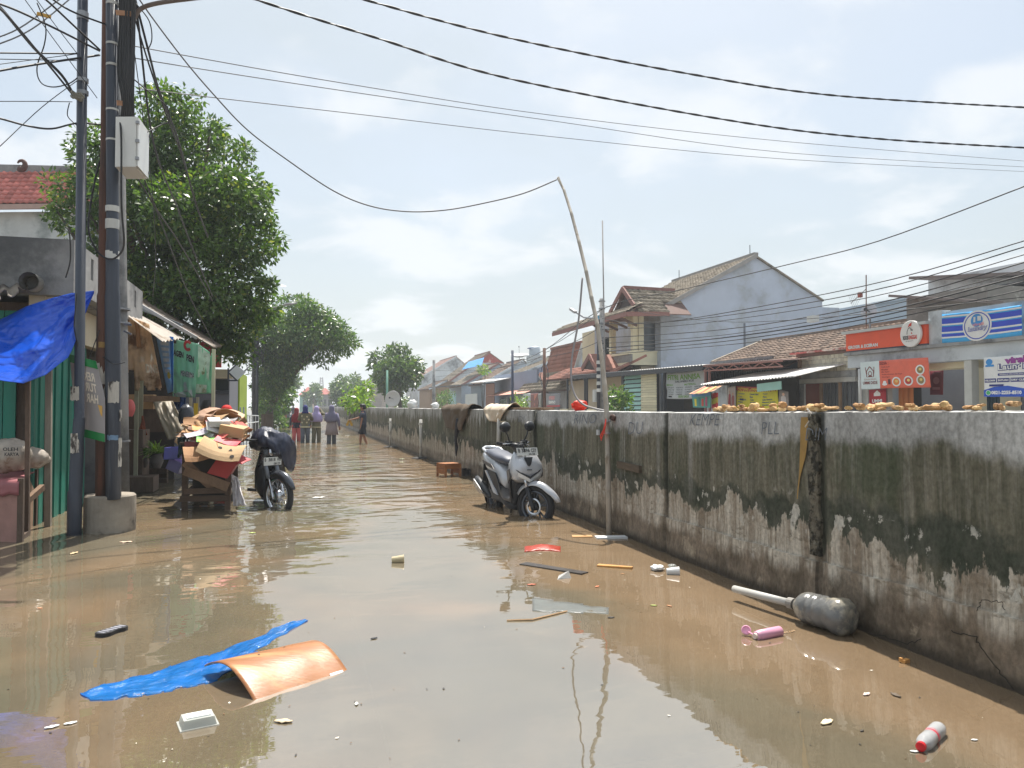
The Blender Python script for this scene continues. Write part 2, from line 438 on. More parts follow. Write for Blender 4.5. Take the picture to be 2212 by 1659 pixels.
# ================================================================ flood wall
JN = [GX(1770, 1000, 3.24).y, GX(1157, 950, 3.24).y, GX(1438, 1000, 3.24).y] + [15.4 + 4.1 * k for k in range(25)]
def wall_mat():
    m = bpy.data.materials.new('stained_concrete_wall'); m.use_nodes = True
    t = m.node_tree; b = t.nodes['Principled BSDF']
    tc = N(t, 'ShaderNodeTexCoord'); sp = N(t, 'ShaderNodeSeparateXYZ'); L(t, tc.outputs['Object'], sp.inputs[0])
    Y, Z = sp.outputs['Y'], sp.outputs['Z']
    def nz(scale, st, off=(0, 0, 0), det=7, rgh=.62, dist=0):
        mp = N(t, 'ShaderNodeMapping'); mp.inputs['Scale'].default_value = (.3, *st); mp.inputs['Location'].default_value = off
        L(t, tc.outputs['Object'], mp.inputs[0])
        n = N(t, 'ShaderNodeTexNoise', i_Scale=scale, i_Detail=det, i_Roughness=rgh, i_Distortion=dist); L(t, mp.outputs[0], n.inputs['Vector'])
        return n.outputs[0]
    def M(op, a, b_):
        q = N(t, 'ShaderNodeMath', operation=op)
        for i, x in enumerate((a, b_)):
            if isinstance(x, (int, float)): q.inputs[i].default_value = x
            else: L(t, x, q.inputs[i])
        return q.outputs[0]
    def sm(x, a, b_, o0=0., o1=1.):
        r = N(t, 'ShaderNodeMapRange', interpolation_type='SMOOTHSTEP'); r.inputs[1].default_value = a; r.inputs[2].default_value = b_
        r.inputs[3].default_value = o0; r.inputs[4].default_value = o1; L(t, x, r.inputs[0]); return r.outputs[0]
    def mix(f, A, B, mode='MIX'):
        q = N(t, 'ShaderNodeMix', data_type='RGBA', blend_type=mode)
        for nm, x in (('A', A), ('B', B)):
            if isinstance(x, tuple): q.inputs[nm].default_value = (*x, 1)
            else: L(t, x, q.inputs[nm])
        if isinstance(f, float): q.inputs['Factor'].default_value = f
        else: L(t, f, q.inputs['Factor'])
        return q.outputs['Result']
    nA = nz(1.5, (1, .7)); nE = nz(6, (1, .55), (2, 3, 1)); nS = nz(9, (1, .10), (5, 1, 0), 5); nS2 = nz(26, (1, .06), (8, 2, 0), 4)
    nB = nz(2.6, (1, 1.0), (4, 7, 2)); nC = nz(1.9, (1, .45), (1, 4, 9)); nF = nz(34, (1, .8), (6, 6, 6), 4); nD = nz(1.1, (1, .6), (9, 2, 3), 5)
    nT = nz(11, (.5, 1.6), (3, 8, 1), 6)
    cen = lambda x: M('SUBTRACT', x, .5)
    farf = sm(Y, 10, 16)
    # living moss skin, streaked from top to bottom
    moss = mix(sm(nS, .36, .66), (.075, .074, .052), (.140, .130, .096))
    moss = mix(sm(nS2, .44, .68, 0, .4), moss, (.24, .225, .185))
    moss = mix(sm(nD, .50, .62, 0, .62), moss, (.046, .060, .034))
    bandd = M('SUBTRACT', 1.0, M('MULTIPLY', M('ABSOLUTE', M('SUBTRACT', M('ADD', Z, M('MULTIPLY', cen(nA), .42)), .60), 0), 5.2))
    dark = sm(M('ADD', M('MULTIPLY', bandd, .34), M('ADD', M('MULTIPLY', nB, .7), M('MULTIPLY', nE, .42))), .62, .76)
    moss = mix(dark, moss, mix(sm(nE, .35, .65), (.036, .042, .030), (.080, .082, .064)))
    # bare plaster below
    bare = mix(sm(nS, .34, .62), (.20, .165, .125), (.43, .395, .335))
    bare = mix(sm(nS2, .46, .64, 0, .75), bare, (.20, .165, .125))
    bare = mix(sm(nT, .60, .68, 0, .55), bare, (.10, .085, .06))
    bare = mix(sm(nz(2.2, (1, 1.2), (11, 5, 3)), .60, .66, 0, .85), bare, (.50, .48, .44))
    zb = M('ADD', Z, M('ADD', M('MULTIPLY', cen(nC), 1.25), M('ADD', M('MULTIPLY', cen(nE), .24), M('MULTIPLY', cen(nS2), .10))))
    col = mix(sm(zb, .515, .535), bare, moss)
    chip = M('MULTIPLY', sm(nz(7, (1, .8), (20, 3, 7)), .60, .635), sm(M('ABSOLUTE', M('SUBTRACT', Z, .55), 0), .10, .24, 1, 0))
    col = mix(chip, col, (.40, .385, .34))
    # wet foot
    zw = M('ADD', Z, M('ADD', M('MULTIPLY', cen(nC), -.20), M('MULTIPLY', cen(nS), .16)))
    wet = mix(sm(nE, .38, .62), (.085, .067, .047), (.17, .135, .10))
    wet = mix(sm(nz(3.1, (1, .8), (2, 13, 5)), .57, .63, 0, .8), wet, (.30, .25, .185))
    col = mix(sm(zw, .19, .31), wet, col)
    col = mix(sm(Z, .02, .10), (.050, .040, .029), col)
    # dry grey top band; runs of pale lime further along
    top = mix(sm(nA, .35, .65), (.26, .26, .255), (.42, .42, .41))
    top = mix(sm(nS, .50, .72, 0, .55), top, (.20, .195, .185))
    top = mix(sm(nS2, .52, .70, 0, .4), top, (.14, .14, .13))
    zt = M('ADD', Z, M('ADD', M('MULTIPLY', cen(nA), .32), M('ADD', M('MULTIPLY', cen(nE), .16), M('MULTIPLY', cen(nS), M('ADD', .10, M('MULTIPLY', farf, 1.35))))))
    col = mix(sm(zt, 1.05, 1.15), col, top)
    for jy, jw in ((JN[1], .10), (JN[0], .05), (JN[2], .04), (JN[0] - 1.9, .03)):
        jd = M('ABSOLUTE', M('ADD', M('SUBTRACT', Y, jy), M('MULTIPLY', cen(nE), .10)), 0)
        col = mix(M('MULTIPLY', sm(jd, jw * .4, jw * 1.6, 1, 0), sm(Z, .25, .5, .2, .85)), col, (.022, .024, .018))
    run = M('MULTIPLY', sm(nz(5, (1, .03), (31, 2, 0), 3), .60, .68), sm(Z, .35, 1.0))
    col = mix(M('MULTIPLY', run, .55), col, (.30, .295, .28))
    fine = N(t, 'ShaderNodeVectorMath', operation='SCALE'); L(t, col, fine.inputs[0]); L(t, sm(nF, .25, .75, 1.0, 1.70), fine.inputs['Scale'])
    L(t, fine.outputs[0], b.inputs['Base Color'])
    L(t, sm(Z, .05, .35, .45, .92), b.inputs['Roughness'])
    b.inputs['Specular IOR Level'].default_value = .25
    hgt = M('ADD', M('MULTIPLY', nF, .35), M('ADD', M('MULTIPLY', nE, .5), M('MULTIPLY', sm(zb, .44, .50), .6)))
    bp = N(t, 'ShaderNodeBump', i_Strength=.55, i_Distance=.025); L(t, hgt, bp.inputs['Height']); L(t, bp.outputs[0], b.inputs['Normal'])
    return m
WM = wall_mat()
TOPZ = lambda y: 1.262 + .03 * max(0, min(1, (6 - y) / 3)) + .006 * n3(y * 2.1, 3) + .004 * n3(y * 9, 7)
fw = thing('flood_wall', 'long mossy concrete flood wall streaked with damp beside the flooded road', 'wall', (WX, 0, 0))
def wall_front(y, z):
    d = .010 * fbm(y * 1.7, z * 1.7, 2) + .005 * fbm(y * 9, z * 9, 5, 3)
    for j in JN:
        q = abs(y - j - .012 * n3(z * 6, j))
        if q < .05: d -= .028 * (1 - q / .05)
    if z > 1.16: d -= .012 * max(0, n3(y * 5, 1.3)) * (z - 1.16) / .1
    return d
b = MB()
sy = [-3 + .055 * k for k in range(int(17 / .055))]
while sy[-1] < 116: sy.append(sy[-1] + .06 + (sy[-1] - 12) * .03)
zs = [-.45 + .045 * k for k in range(36)]
nz_, ny_ = len(zs) + 3, len(sy)
vs = []
for y in sy:
    tz = TOPZ(y)
    col = [V((WX - wall_front(y, z), y, min(z, tz) if k < len(zs) - 1 else tz)) for k, z in enumerate(zs)]
    col = [p if p.z < tz - .001 or k == len(zs) - 1 else V((p.x, y, tz - .001 * (len(zs) - k))) for k, p in enumerate(col)]
    vs += col + [V((WX + .11, y, tz + .008)), V((WX + .22, y, tz)), V((WX + .24, y, -.6))]
b.add(vs, [(i * nz_ + k, i * nz_ + k + 1, (i + 1) * nz_ + k + 1, (i + 1) * nz_ + k) for i in range(ny_ - 1) for k in range(nz_ - 1)])
body_ = b.build('wall_panel', WM, fw); body_.location = (-WX, 0, 0)
me_ = body_.data
me_.transform(Matrix.Translation((WX, 0, 0)))          # the pattern is read in road coordinates
# proud plaster skirting along the foot of the near panels
for (ya, yb, zt) in ((GX(1408, 1115, WX).y, GX(1765, 1210, WX).y, .325), (GX(1778, 1210, WX).y, -3., .335)):
    b = MB()
    def skirt(u, v, ya=ya, yb=yb, zt=zt):
        y = ya + (yb - ya) * u; z = -.45 + (zt + .012 * n3(y * 3, 9) + .45) * v
        return V((WX - .026 - wall_front(y, z) - .004 * fbm(y * 8, z * 8, 3), y, z))
    b.sheet(skirt, 90, 14, .03, (-1, 0, 0))
    o = b.build('wall_base', WM, fw); o.location = (-WX, 0, 0); o.data.transform(Matrix.Translation((WX, 0, 0)))
b = MB()
def jstrip(u, v):
    y = JN[0] + .05 + (u - .5) * (.10 + .05 * n3(v * 7, 2)); z = .36 + .91 * v
    return V((WX - .012 - wall_front(JN[0] + .2, z) - .016 * abs(n3(y * 38, z * 38, 2)) * min(1, 6 * min(u, 1 - u)), y, z))
b.sheet(jstrip, 14, 110, .03, (-1, 0, 0))
b.build('joint_strip', mat('exposed_aggregate', c(112, 106, 92), .95, .5, 22, .8, 40, col2=c(44, 42, 34), lo=.44, hi=.56), fw)
def crack(pts, wd, seed):
    q = []
    for (x0, y0), (x1, y1) in zip(pts[:-1], pts[1:]):
        for k in range(6): q.append((x0 + (x1 - x0) * k / 6 + 7 * n3(k * .9, seed, x0), y0 + (y1 - y0) * k / 6 + 7 * n3(k * .9 + 9, seed, y0)))
    b = MB()
    for (x0, y0), (x1, y1) in zip(q[:-1], q[1:]):
        p0, p1 = GX(x0, y0, WX - .032), GX(x1, y1, WX - .032); b.tube([p0, p1], wd, 4)
    return b.build('crack', mat('crack_dark', (.02, .018, .014), .95, .2), fw)
crack([(2190, 1490), (2150, 1440), (2120, 1400), (2105, 1375), (2040, 1360)], .0022, 1); crack([(1990, 1380), (1960, 1392), (1900, 1372), (1850, 1368)], .0018, 2)
crack([(2110, 1320), (2120, 1296), (2165, 1300), (2170, 1322)], .0018, 3)
# ochre paint run, and scribbled writing along the dry band
b = MB()
pr = [(1738, 901, 7.5), (1737, 930, 8.5), (1736, 960, 7.5), (1734, 985, 6.5), (1731, 1005, 4), (1727, 1030, 1.6), (1724, 1055, 1.3), (1722, 1078, .8)]
pl = [GX(x - q, y, WX - .012) for x, y, q in pr]; pq = [GX(x + q, y, WX - .012) for x, y, q in pr]
for i in range(len(pr) - 1): b.quad(pl[i], pq[i], pq[i + 1], pl[i + 1])
b.build('paint_run', mat('ochre_paint', (.33, .20, .055), .7, .25, 9, .1), fw)
GR = mat('grey_spray_paint', (.17, .19, .22), .85, .35, 6, 0)
for txt, px, py, wpx, hpx in (('DU', 1357, 925, 30, 26), ('KEMPE', 1490, 907, 62, 24), ('PLL', 1645, 925, 38, 26), ('DIM', 1760 - 20, 938, 44, 26), ('RINO', 1240, 905, 46, 20), ('DI', 1120, 905, 12, 12)):
    p0 = GX(px, py + hpx / 2, WX - .014); p1 = GX(px + wpx, py + hpx / 2, WX - .014); hz = (GX(px, py - hpx / 2, WX - .014) - p0).z
    f = lambda u, v, p0=p0, p1=p1, hz=hz: p0.lerp(p1, u) + V((0, 0, hz * v))
    b = MB(); Face(f, (-1, 0, 0)).word(b, txt, 0, 0, 1, 1, -.012, .002, slant=.08)
    b.build('lettering', GR, fw)
# wooden block wedged into the wall face, a socket box
b = MB(); p = GX(1342, 1001, WX); q = GX(1383, 1013, WX)
b.bar(GX(1336, 1003, WX - .015), GX(1384, 1014, WX - .015), .07, .04, V((1, 0, 0)))
solo(b, 'timber_block', mat('old_wood_dark', c(92, 80, 66), .9, .4, 5, .5, stretch=(6, 1, 6)), 'split grey timber block stuck into the face of the flood wall', 'timber')

# ================================================================ trees
import numpy as np
RG = np.random.default_rng(5)
def leaf_cloud(lumps, n, size, droop=.35, wid=.42, inner=.25):
    """n leaves as one mesh (4 corners each), scattered through lumps (centre, radius)."""
    C = np.array([tuple(p) for p, r in lumps]); rad = np.array([r for p, r in lumps])
    k = RG.choice(len(lumps), n, p=rad ** 2 / (rad ** 2).sum())
    d = RG.normal(size=(n, 3)); d /= np.linalg.norm(d, axis=1)[:, None]
    rr = np.where(RG.random(n) < inner, RG.random(n) * .7, .72 + .34 * RG.random(n))
    p = C[k] + d * (rad[k] * rr)[:, None] * np.array([1, 1, .85])
    a = d * .7 + RG.normal(size=(n, 3)) * .75; a[:, 2] -= droop
    a /= np.linalg.norm(a, axis=1)[:, None]
    nn = d * .6 + RG.normal(size=(n, 3)) * .55 + np.array([0, 0, .55])
    sd_ = np.cross(a, nn); sd_ /= np.linalg.norm(sd_, axis=1)[:, None] + 1e-9
    nn = np.cross(sd_, a)
    L_ = size * RG.uniform(.65, 1.25, n)[:, None]; W_ = L_ * wid
    m_ = p + a * L_ * .45
    vs = np.stack([p, m_ + sd_ * W_ * .5 + nn * W_ * .16, p + a * L_, m_ - sd_ * W_ * .5 + nn * W_ * .16], 1)
    return vs
def leaves_obj(name, vs, m, parent, off):
    n = len(vs); v = (vs.reshape(-1, 3) - np.array(tuple(off)))
    me = bpy.data.meshes.new(name)
    me.vertices.add(4 * n); me.vertices.foreach_set('co', v.ravel())
    me.loops.add(4 * n); me.loops.foreach_set('vertex_index', np.arange(4 * n, dtype=np.int32))
    me.polygons.add(n); me.polygons.foreach_set('loop_start', np.arange(0, 4 * n, 4, dtype=np.int32))
    try: me.polygons.foreach_set('loop_total', np.full(n, 4, dtype=np.int32))
    except Exception: pass
    me.update(calc_edges=True); me.validate()
    me.materials.append(m)
    o = bpy.data.objects.new(name, me); COL.objects.link(o); o.parent = parent
    return o
def inside(p, poly):
    x, y = p; r = False
    for (x1, y1), (x2, y2) in zip(poly, poly[1:] + poly[:1]):
        if (y1 > y) != (y2 > y) and x < (x2 - x1) * (y - y1) / (y2 - y1) + x1: r = not r
    return r
def edge_d(p, poly):
    x, y = p; m = 1e9
    for (x1, y1), (x2, y2) in zip(poly, poly[1:] + poly[:1]):
        l2 = (x2 - x1) ** 2 + (y2 - y1) ** 2 or 1; t = max(0, min(1, ((x - x1) * (x2 - x1) + (y - y1) * (y2 - y1)) / l2))
        m = min(m, math.hypot(x - x1 - t * (x2 - x1), y - y1 - t * (y2 - y1)))
    return m
def crown_lumps(poly, D, nl, rmin, rmax, deep):
    """lumps filling a crown whose outline was measured at distance D; deep = half its depth in metres."""
    xs, ys = [p[0] for p in poly], [p[1] for p in poly]; out = []; half = max(edge_d((x, y), poly) for x in range(int(min(xs)), int(max(xs)), 12) for y in range(int(min(ys)), int(max(ys)), 12) if inside((x, y), poly))
    while len(out) < nl:
        q = (rnd.uniform(min(xs), max(xs)), rnd.uniform(min(ys), max(ys)))
        if not inside(q, poly): continue
        e = edge_d(q, poly); r = rnd.uniform(rmin, rmax)
        if e < r * FOC / D * .75: r = max(rmin * .45, e * D / FOC * 1.2)
        dp = deep * math.sqrt(max(.05, 1 - (1 - min(1, e / half)) ** 2)) * rnd.uniform(-1, 1)
        out.append((P(*q, D + dp), r))
    return out
def tree(name, label, base, lumps, n, size, lm, bark, r0=.2, limbs=6, group=None, single=0, wid=.42, droop=.35, trunk_pts=None, leaf_label=None):
    t = thing(name, label, 'tree', base, group)
    base = V(base); cen = sum((p for p, r in lumps), V()) / len(lumps)
    tb = MB()
    fork = base.lerp(V((cen.x, cen.y, cen.z)), .45) if trunk_pts is None else V(trunk_pts[-1])
    pts = [base - V((0, 0, .4)), base.lerp(fork, .4) + V((.06, .04, 0)), fork] if trunk_pts is None else trunk_pts
    tb.tube(pts, [r0 * 1.15] + [r0 * (1 - .4 * i / len(pts)) for i in range(1, len(pts))], 8)
    far = sorted(lumps, key=lambda q: -(q[0] - fork).length)
    for p, r in rnd.sample(far[:max(limbs, len(far) * 2 // 3)], limbs):
        mid = fork.lerp(p, .5) + V((rnd.uniform(-.2, .2), rnd.uniform(-.2, .2), rnd.uniform(0, .3)))
        tb.tube([fork - (fork - base).normalized() * r0, mid, p], [r0 * .5, r0 * .28, r0 * .08], 6)
    tb.build('trunk', bark, t, True)
    vs = leaf_cloud(lumps, n, size, droop, wid)
    if single:
        dist = np.linalg.norm(vs[:, 2] - np.array(tuple(EYE)), axis=1)
        near = np.argsort(dist)[:single]
        for i in near:
            o_ = leaves_obj('leaf', vs[i:i + 1], lm, t, vs[i, 0]); o_.location = V(vs[i, 0]) - base
        vs = np.delete(vs, near, 0)
    o = leaves_obj('crown', vs, lm, t, base); o['kind'] = 'stuff'
    return t
bark = mat('bark', (.10, .08, .06), .95, .4, 4, .6, stretch=(1, 1, .3))
LM1 = leafmat('glossy_dark_leaves', (.028, .060, .016), (.115, .195, .045), (.24, .26, .07), share=.93)
LM2 = leafmat('mango_leaves', (.026, .062, .020), (.105, .190, .048), (.17, .21, .06))
LM3 = leafmat('far_leaves', (.035, .07, .03), (.10, .16, .06), (.15, .18, .08))
LM4 = leafmat('bright_leaves', (.07, .14, .02), (.17, .26, .05), (.26, .28, .06), .45)
A1 = [(300, 168), (352, 200), (420, 218), (500, 280), (548, 350), (584, 430), (592, 520), (570, 590), (580, 640), (560, 700), (520, 770), (478, 760), (430, 715), (400, 735), (330, 700), (215, 690), (190, 600), (185, 520), (120, 470), (112, 400), (150, 345), (175, 290), (240, 250), (280, 210)]
lumps = crown_lumps(A1, 17, 150, .35, .72, 1.9)
for k_ in range(34):                                     # sprays that break the outline
    (xa, ya_), (xb, yb2) = rnd.choice(list(zip(A1, A1[1:] + A1[:1]))); f_ = rnd.random(); lumps.append((P(xa + (xb - xa) * f_ + rnd.uniform(-7, 7), ya_ + (yb2 - ya_) * f_ + rnd.uniform(-12, 6), 17 + rnd.uniform(-.8, .8)), rnd.uniform(.16, .34)))
b_ = P(330, 900, 17); b_.z = 0
tree('fig_tree', 'big dense dark green broadleaf tree rising behind the roadside stalls and utility poles', b_, lumps, 46000, .142, LM1, bark, .26, 9, single=300, wid=.46)
A2 = [(600, 640), (640, 632), (690, 655), (722, 680), (752, 700), (775, 740), (762, 760), (728, 778), (700, 800), (672, 790), (640, 800), (610, 850), (580, 900), (556, 915), (548, 860), (545, 780), (540, 720), (562, 680), (570, 655)]
b_ = GZ(568, 925)
tree('mango_tree', 'dark mango tree leaning out over the flooded road behind a dark pole', b_, crown_lumps(A2, 43, 120, .55, 1.15, 2.4), 21000, .27, LM2, bark, .26, 7, wid=.36, droop=.6)
A3 = [(600, 800), (640, 795), (650, 830), (640, 850), (605, 858), (592, 835)]
b_ = GZ(606, 897); tree('street_tree', 'small pale green tree beyond the mango tree on the left verge', b_, crown_lumps(A3, 92, 30, .9, 1.6, 2.), 2600, .5, LM3, bark, .2, 4)
A4 = [(800, 770), (830, 748), (868, 750), (905, 775), (915, 800), (900, 840), (870, 862), (842, 860), (818, 835), (798, 812)]
b_ = GX(868, 878, 8); b_.z = 0
tree('grey_green_tree', 'loose grey green tree behind the flood wall beside the tiled houses', b_, crown_lumps(A4, b_.length, 45, .8, 1.5, 2.2), 4200, .42, LM3, bark, .2, 6)
A5 = [(714, 838), (730, 815), (758, 808), (782, 815), (792, 845), (785, 878), (720, 880)]
b_ = GX(752, 880, 7); b_.z = 0
tree('round_tree', 'rounded blue green tree at the far end of the flood wall', b_, crown_lumps(A5, b_.length, 40, 1., 1.8, 3.), 3600, .55, LM3, bark, .25, 5)
A6 = [(655, 838), (690, 828), (694, 872), (662, 876)]
b_ = GY(676, 884, 145); b_.z = 0
tree('distant_tree', 'small hazy tree in front of the far red roofed houses', b_, crown_lumps(A6, 150, 16, 1., 1.8, 2.5), 900, .8, LM3, bark, .2, 3)

# ================================================================ left side: shop house, shutters, tarp
def corr_f(a, b, c_, d, waves, amp, ax='u', up=V((0, 0, 1))):   # corrugated surface between four corners
    a, b, c_, d = [V(q) for q in (a, b, c_, d)]
    def f(u, v):
        p = a.lerp(b, u).lerp(d.lerp(c_, u), v)
        return p + up * (amp * math.sin(2 * math.pi * waves * (u if ax == 'u' else v)))
    return f
TILE_CACHE = {}
def tile_mesh(w_, l_, amp, m, th=.018):
    key = (round(w_, 3), round(l_, 3), amp, m.name)
    if key in TILE_CACHE: return TILE_CACHE[key]
    prof = [(0, .15), (.22, 1.), (.45, .35), (.7, -.55), (1.0, .15)]
    vs = []
    for yy, lift in ((0, th * 1.5), (l_ * 1.12, 0.)):
        vs += [(x * w_, yy, amp * h + lift) for x, h in prof]
    vs += [(x * w_, 0, amp * h - th * .2) for x, h in prof]
    fs = [(i, i + 1, i + 6, i + 5) for i in range(4)] + [(i + 10, i + 11, i + 1, i) for i in range(4)]
    me = bpy.data.meshes.new('tile'); me.from_pydata(vs, [], fs); me.materials.append(m)
    me.polygons.foreach_set('use_smooth', [True] * len(fs)); me.update()
    TILE_CACHE[key] = me
    return me
def tiled(parent, o, eu, ev, W, Lg, w_, l_, m, single=300, keep=None, amp=.02, deck=None, th=.018, base=None):
    """courses of roof tiles over the plane through o; eu along the eave, ev up the slope."""
    o, eu, ev = V(o), V(eu).normalized(), V(ev)
    ev = (ev - eu * ev.dot(eu)).normalized(); en = eu.cross(ev)
    if en.z < 0: o = o + eu * W; eu = -eu; en = eu.cross(ev)
    if keep is not None:
        k0 = keep; flip = (V(base[0]) - o).length > 1e-6 if base else False
    nu, nv = max(1, round(W / w_)), max(1, round(Lg / l_)); w_, l_ = W / nu, Lg / nv
    me = tile_mesh(w_, l_, amp, m, th)
    off = V((0, 0, 0)); q = parent
    while q is not None: off += q.location; q = q.parent
    Mx = Matrix((eu, ev, en)).transposed().to_4x4()
    cells = [(i, j) for j in range(nv) for i in range(nu) if keep is None or keep(o + eu * ((i + .5) * w_) + ev * ((j + .5) * l_))]
    cells.sort(key=lambda t: (o + eu * (t[0] * w_) + ev * (t[1] * l_) - EYE).length)
    jit = lambda: en * rnd.uniform(-.004, .006)
    for i, j in cells[:single]:
        M_ = Mx.copy(); M_.translation = o + eu * (i * w_) + ev * (j * l_) + jit() - off
        inst('tile', me, parent, M_)
    rest = cells[single:]
    if rest:
        mb = MB(); pv = [v.co.copy() for v in me.vertices]; pf = [tuple(p.vertices) for p in me.polygons]
        M3 = Mx.to_3x3()
        for i, j in rest:
            oo = o + eu * (i * w_) + ev * (j * l_) + jit()
            mb.add([oo + M3 @ p for p in pv], pf)
        t_ = mb.build('roof_tiles', m, parent, True); t_['kind'] = 'stuff'
CON = mat('weathered_plaster', c(160, 160, 160), .88, .35, 1.6, .3, 16, col2=c(98, 100, 102), lo=.45, hi=.66)
CREAM = mat('cream_plaster', c(206, 196, 172), .85, .2, 2, .15, 14, col2=c(150, 140, 120), lo=.55, hi=.75)
PALEW = mat('pale_old_wall', c(214, 218, 218), .85, .2, 1.4, .2, 12, col2=c(140, 150, 150), lo=.45, hi=.7)
REDT = mat('red_roof_tile', c(206, 124, 114), .75, .35, 3, .2, 20, rn=.22)
GRN = mat('green_shutter_paint', c(30, 132, 112), .5, .3, 2, .12, 20, stretch=(2, 2, .4), rn=.14, col2=c(22, 92, 82), lo=.5, hi=.75)
WOODD = mat('dark_wet_wood', c(96, 80, 68), .85, .4, 4, .4, stretch=(3, 3, 1), rn=.2)
WOODB = mat('brown_board', c(150, 122, 98), .85, .35, 4, .35, stretch=(2, 2, 1), rn=.2)
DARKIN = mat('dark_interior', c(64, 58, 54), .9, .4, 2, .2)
h = thing('tall_house', 'cream walled house with red clay tile roof high behind the left shops', 'house', P(60, 880, 25.6))
h.location.z = 0
e0, e1 = P(-80, 440, 25), P(215, 437, 25.4); r0 = P(-80, 366, 26.3)
eu = (e1 - e0); ev = r0 - e0
tiled(h, e0, eu, ev, eu.length, ev.length, .205, .245, REDT, amp=.028, th=.03)
en = eu.normalized().cross(ev.normalized()); en = en if en.z > 0 else -en
b = MB(); b.prism([e0 - en * .05, e1 - en * .05, e1 + ev - en * .05, e0 + ev - en * .05], -en * .06); b.build('roof', WOODD, h)
b = MB(); b.bar(e0 + ev + V((0, 0, .03)), e1 + ev + V((0, 0, -.1)), .3, .26); b.build('ridge_coping', CON, h)
b = MB(); b.bar(e0 - V((0, 0, .12)), e1 - V((0, 0, .12)), .10, .16); b.build('fascia', mat('pinkish_board', c(190, 160, 150), .8, .2), h)
ww = e0 - V((0, 0, .2)); wx = e1 - V((0, 0, .2)); yv = V((.05, .35, 0))
b = MB(); b.prism([ww + yv, wx + yv, V((wx.x, wx.y, -.3)) + yv, V((ww.x, ww.y, -.3)) + yv], (0, 3, 0)); b.build('wall', PALEW, h)
q0 = P(46, 360, 25.9)                                   # the curled finial on the ridge
b = MB(); b.tube([q0 + (RGT * math.cos(a) * .13 + V((0, 0, 1)) * (math.sin(a) * .15 + .05)) * (1 + .1 * a / 5) for a in [-2.2 + .45 * k for k in range(12)]],
                 [.10, .10, .10, .095, .09, .085, .08, .07, .06, .05, .04, .02], 8)
b.build('ridge_ornament', mat('brown_clay', c(96, 62, 54), .8, .3, 5), h, True)

s1 = thing('shop_house', 'old concrete shop with grey parapet and green folding shutter behind the utility poles', 'shop', (-2.7, 11, 0))
b = MB(); b.bb((-6.5, 9.6, 2.56), (-2.39, 9.78, 3.19)); b.build('parapet', CON, s1)
b = MB()                                                # side parapet with upright vent slots left open
yy = 9.785
for ya, yb_ in ((9.79, 10.35), (10.47, 11.2), (11.32, 12.2), (12.32, 13.0), (13.12, 13.66)): b.bb((-2.54, ya, 2.86), (-2.392, yb_, 3.12))
b.bb((-2.54, 9.79, 3.12), (-2.392, 13.66, 3.19)); b.bb((-2.54, 9.79, 2.62), (-2.392, 13.66, 2.86))
b.build('side_parapet', CON, s1)
b = MB(); b.bb((-6.5, 9.79, 2.60), (-2.55, 13.6, 2.70)); b.build('roof_slab', CON, s1)
b = MB(); b.bb((-2.86, 9.7, 2.14), (-2.70, 13.4, 2.59)); b.build('lintel_wall', CREAM, s1)
b = MB(); b.bb((-6.5, 13.2, -.3), (-2.6, 13.4, 2.59)); b.bb((-6.5, 13.41, -.3), (-6.3, 9.9, 2.59)); b.build('wall', CON, s1)
for k in range(15):                                     # folding shutter leaves, a shallow zigzag
    ya = 9.62 + k * .145
    b = MB(); b.bb((-2.80 + .018 * (k % 2), ya + .006, -.25), (-2.765 + .018 * (k % 2), ya + .139, 2.12)); b.build('shutter_slat', GRN, s1)
b = MB(); b.bb((-6.4, 9.90, -.25), (-2.86, 9.96, 2.5)); b.build('front_wall', WOODD, s1)
for k in range(7):
    xa = -3.02 - .13 * k
    b = MB(); b.bb((xa, 9.86, .35), (xa - .122, 9.885 + .012 * (k % 2), 2.4)); b.build('shutter_board', GRN, s1)
b = MB(); b.tube([P(60, 606, 8.35) + V((0, .5, 0)), P(62, 607, 8.3)], .098, 14, False); b.tube([P(62, 607, 8.3), P(60, 606, 8.35) + V((0, .45, 0))], .086, 14, False)
b.lathe(P(60, 606, 8.35) + V((0, .3, 0)), (0, 1, 0), [(.08, 0), (.08, .02)], 12)
b.build('drain_pipe', mat('grey_pvc', c(150, 148, 142), .6, .2), s1, True)
b = MB(); b.bar(GZ(104, 1137) + V((0, 0, -.2)), P(106, 745, 8.53), .06, .06); b.build('corner_post', mat('grey_post', c(140, 134, 122), .8, .3, 4, stretch=(3, 3, .6)), s1)
for px, w_, m in ((90, .11, WOODD), (73, .05, WOODB)):
    b = MB(); p = GZ(px, 1128); b.bar(p + V((0, .1, -.2)), p + V((0, .1, 2.35)), w_, .06); b.build('wall_board', m, s1)
b = MB(); b.bar(P(70, 762, 8.3), P(112, 742, 8.4), .05, .05); b.build('cross_beam', WOODB, s1)
# broken asbestos awning sheet at the far left edge
ASB = mat('old_asbestos', c(150, 140, 128), .92, .35, 3, .4, 18, col2=c(84, 78, 72), lo=.45, hi=.65)
b = MB(); b.sheet(corr_f(P(-90, 662, 7.7), P(62, 628, 8.3), P(52, 598, 8.75), P(-90, 600, 8.75), 5, .022), 40, 4, .012, drop=lambda u, v: v < .35 * (n3(u * 7, 2) + .55) - .1 or (u > .86 and v < .35))
solo(b, 'asbestos_awning', ASB, 'broken grey asbestos awning sheet above the blue tarpaulin', 'awning')
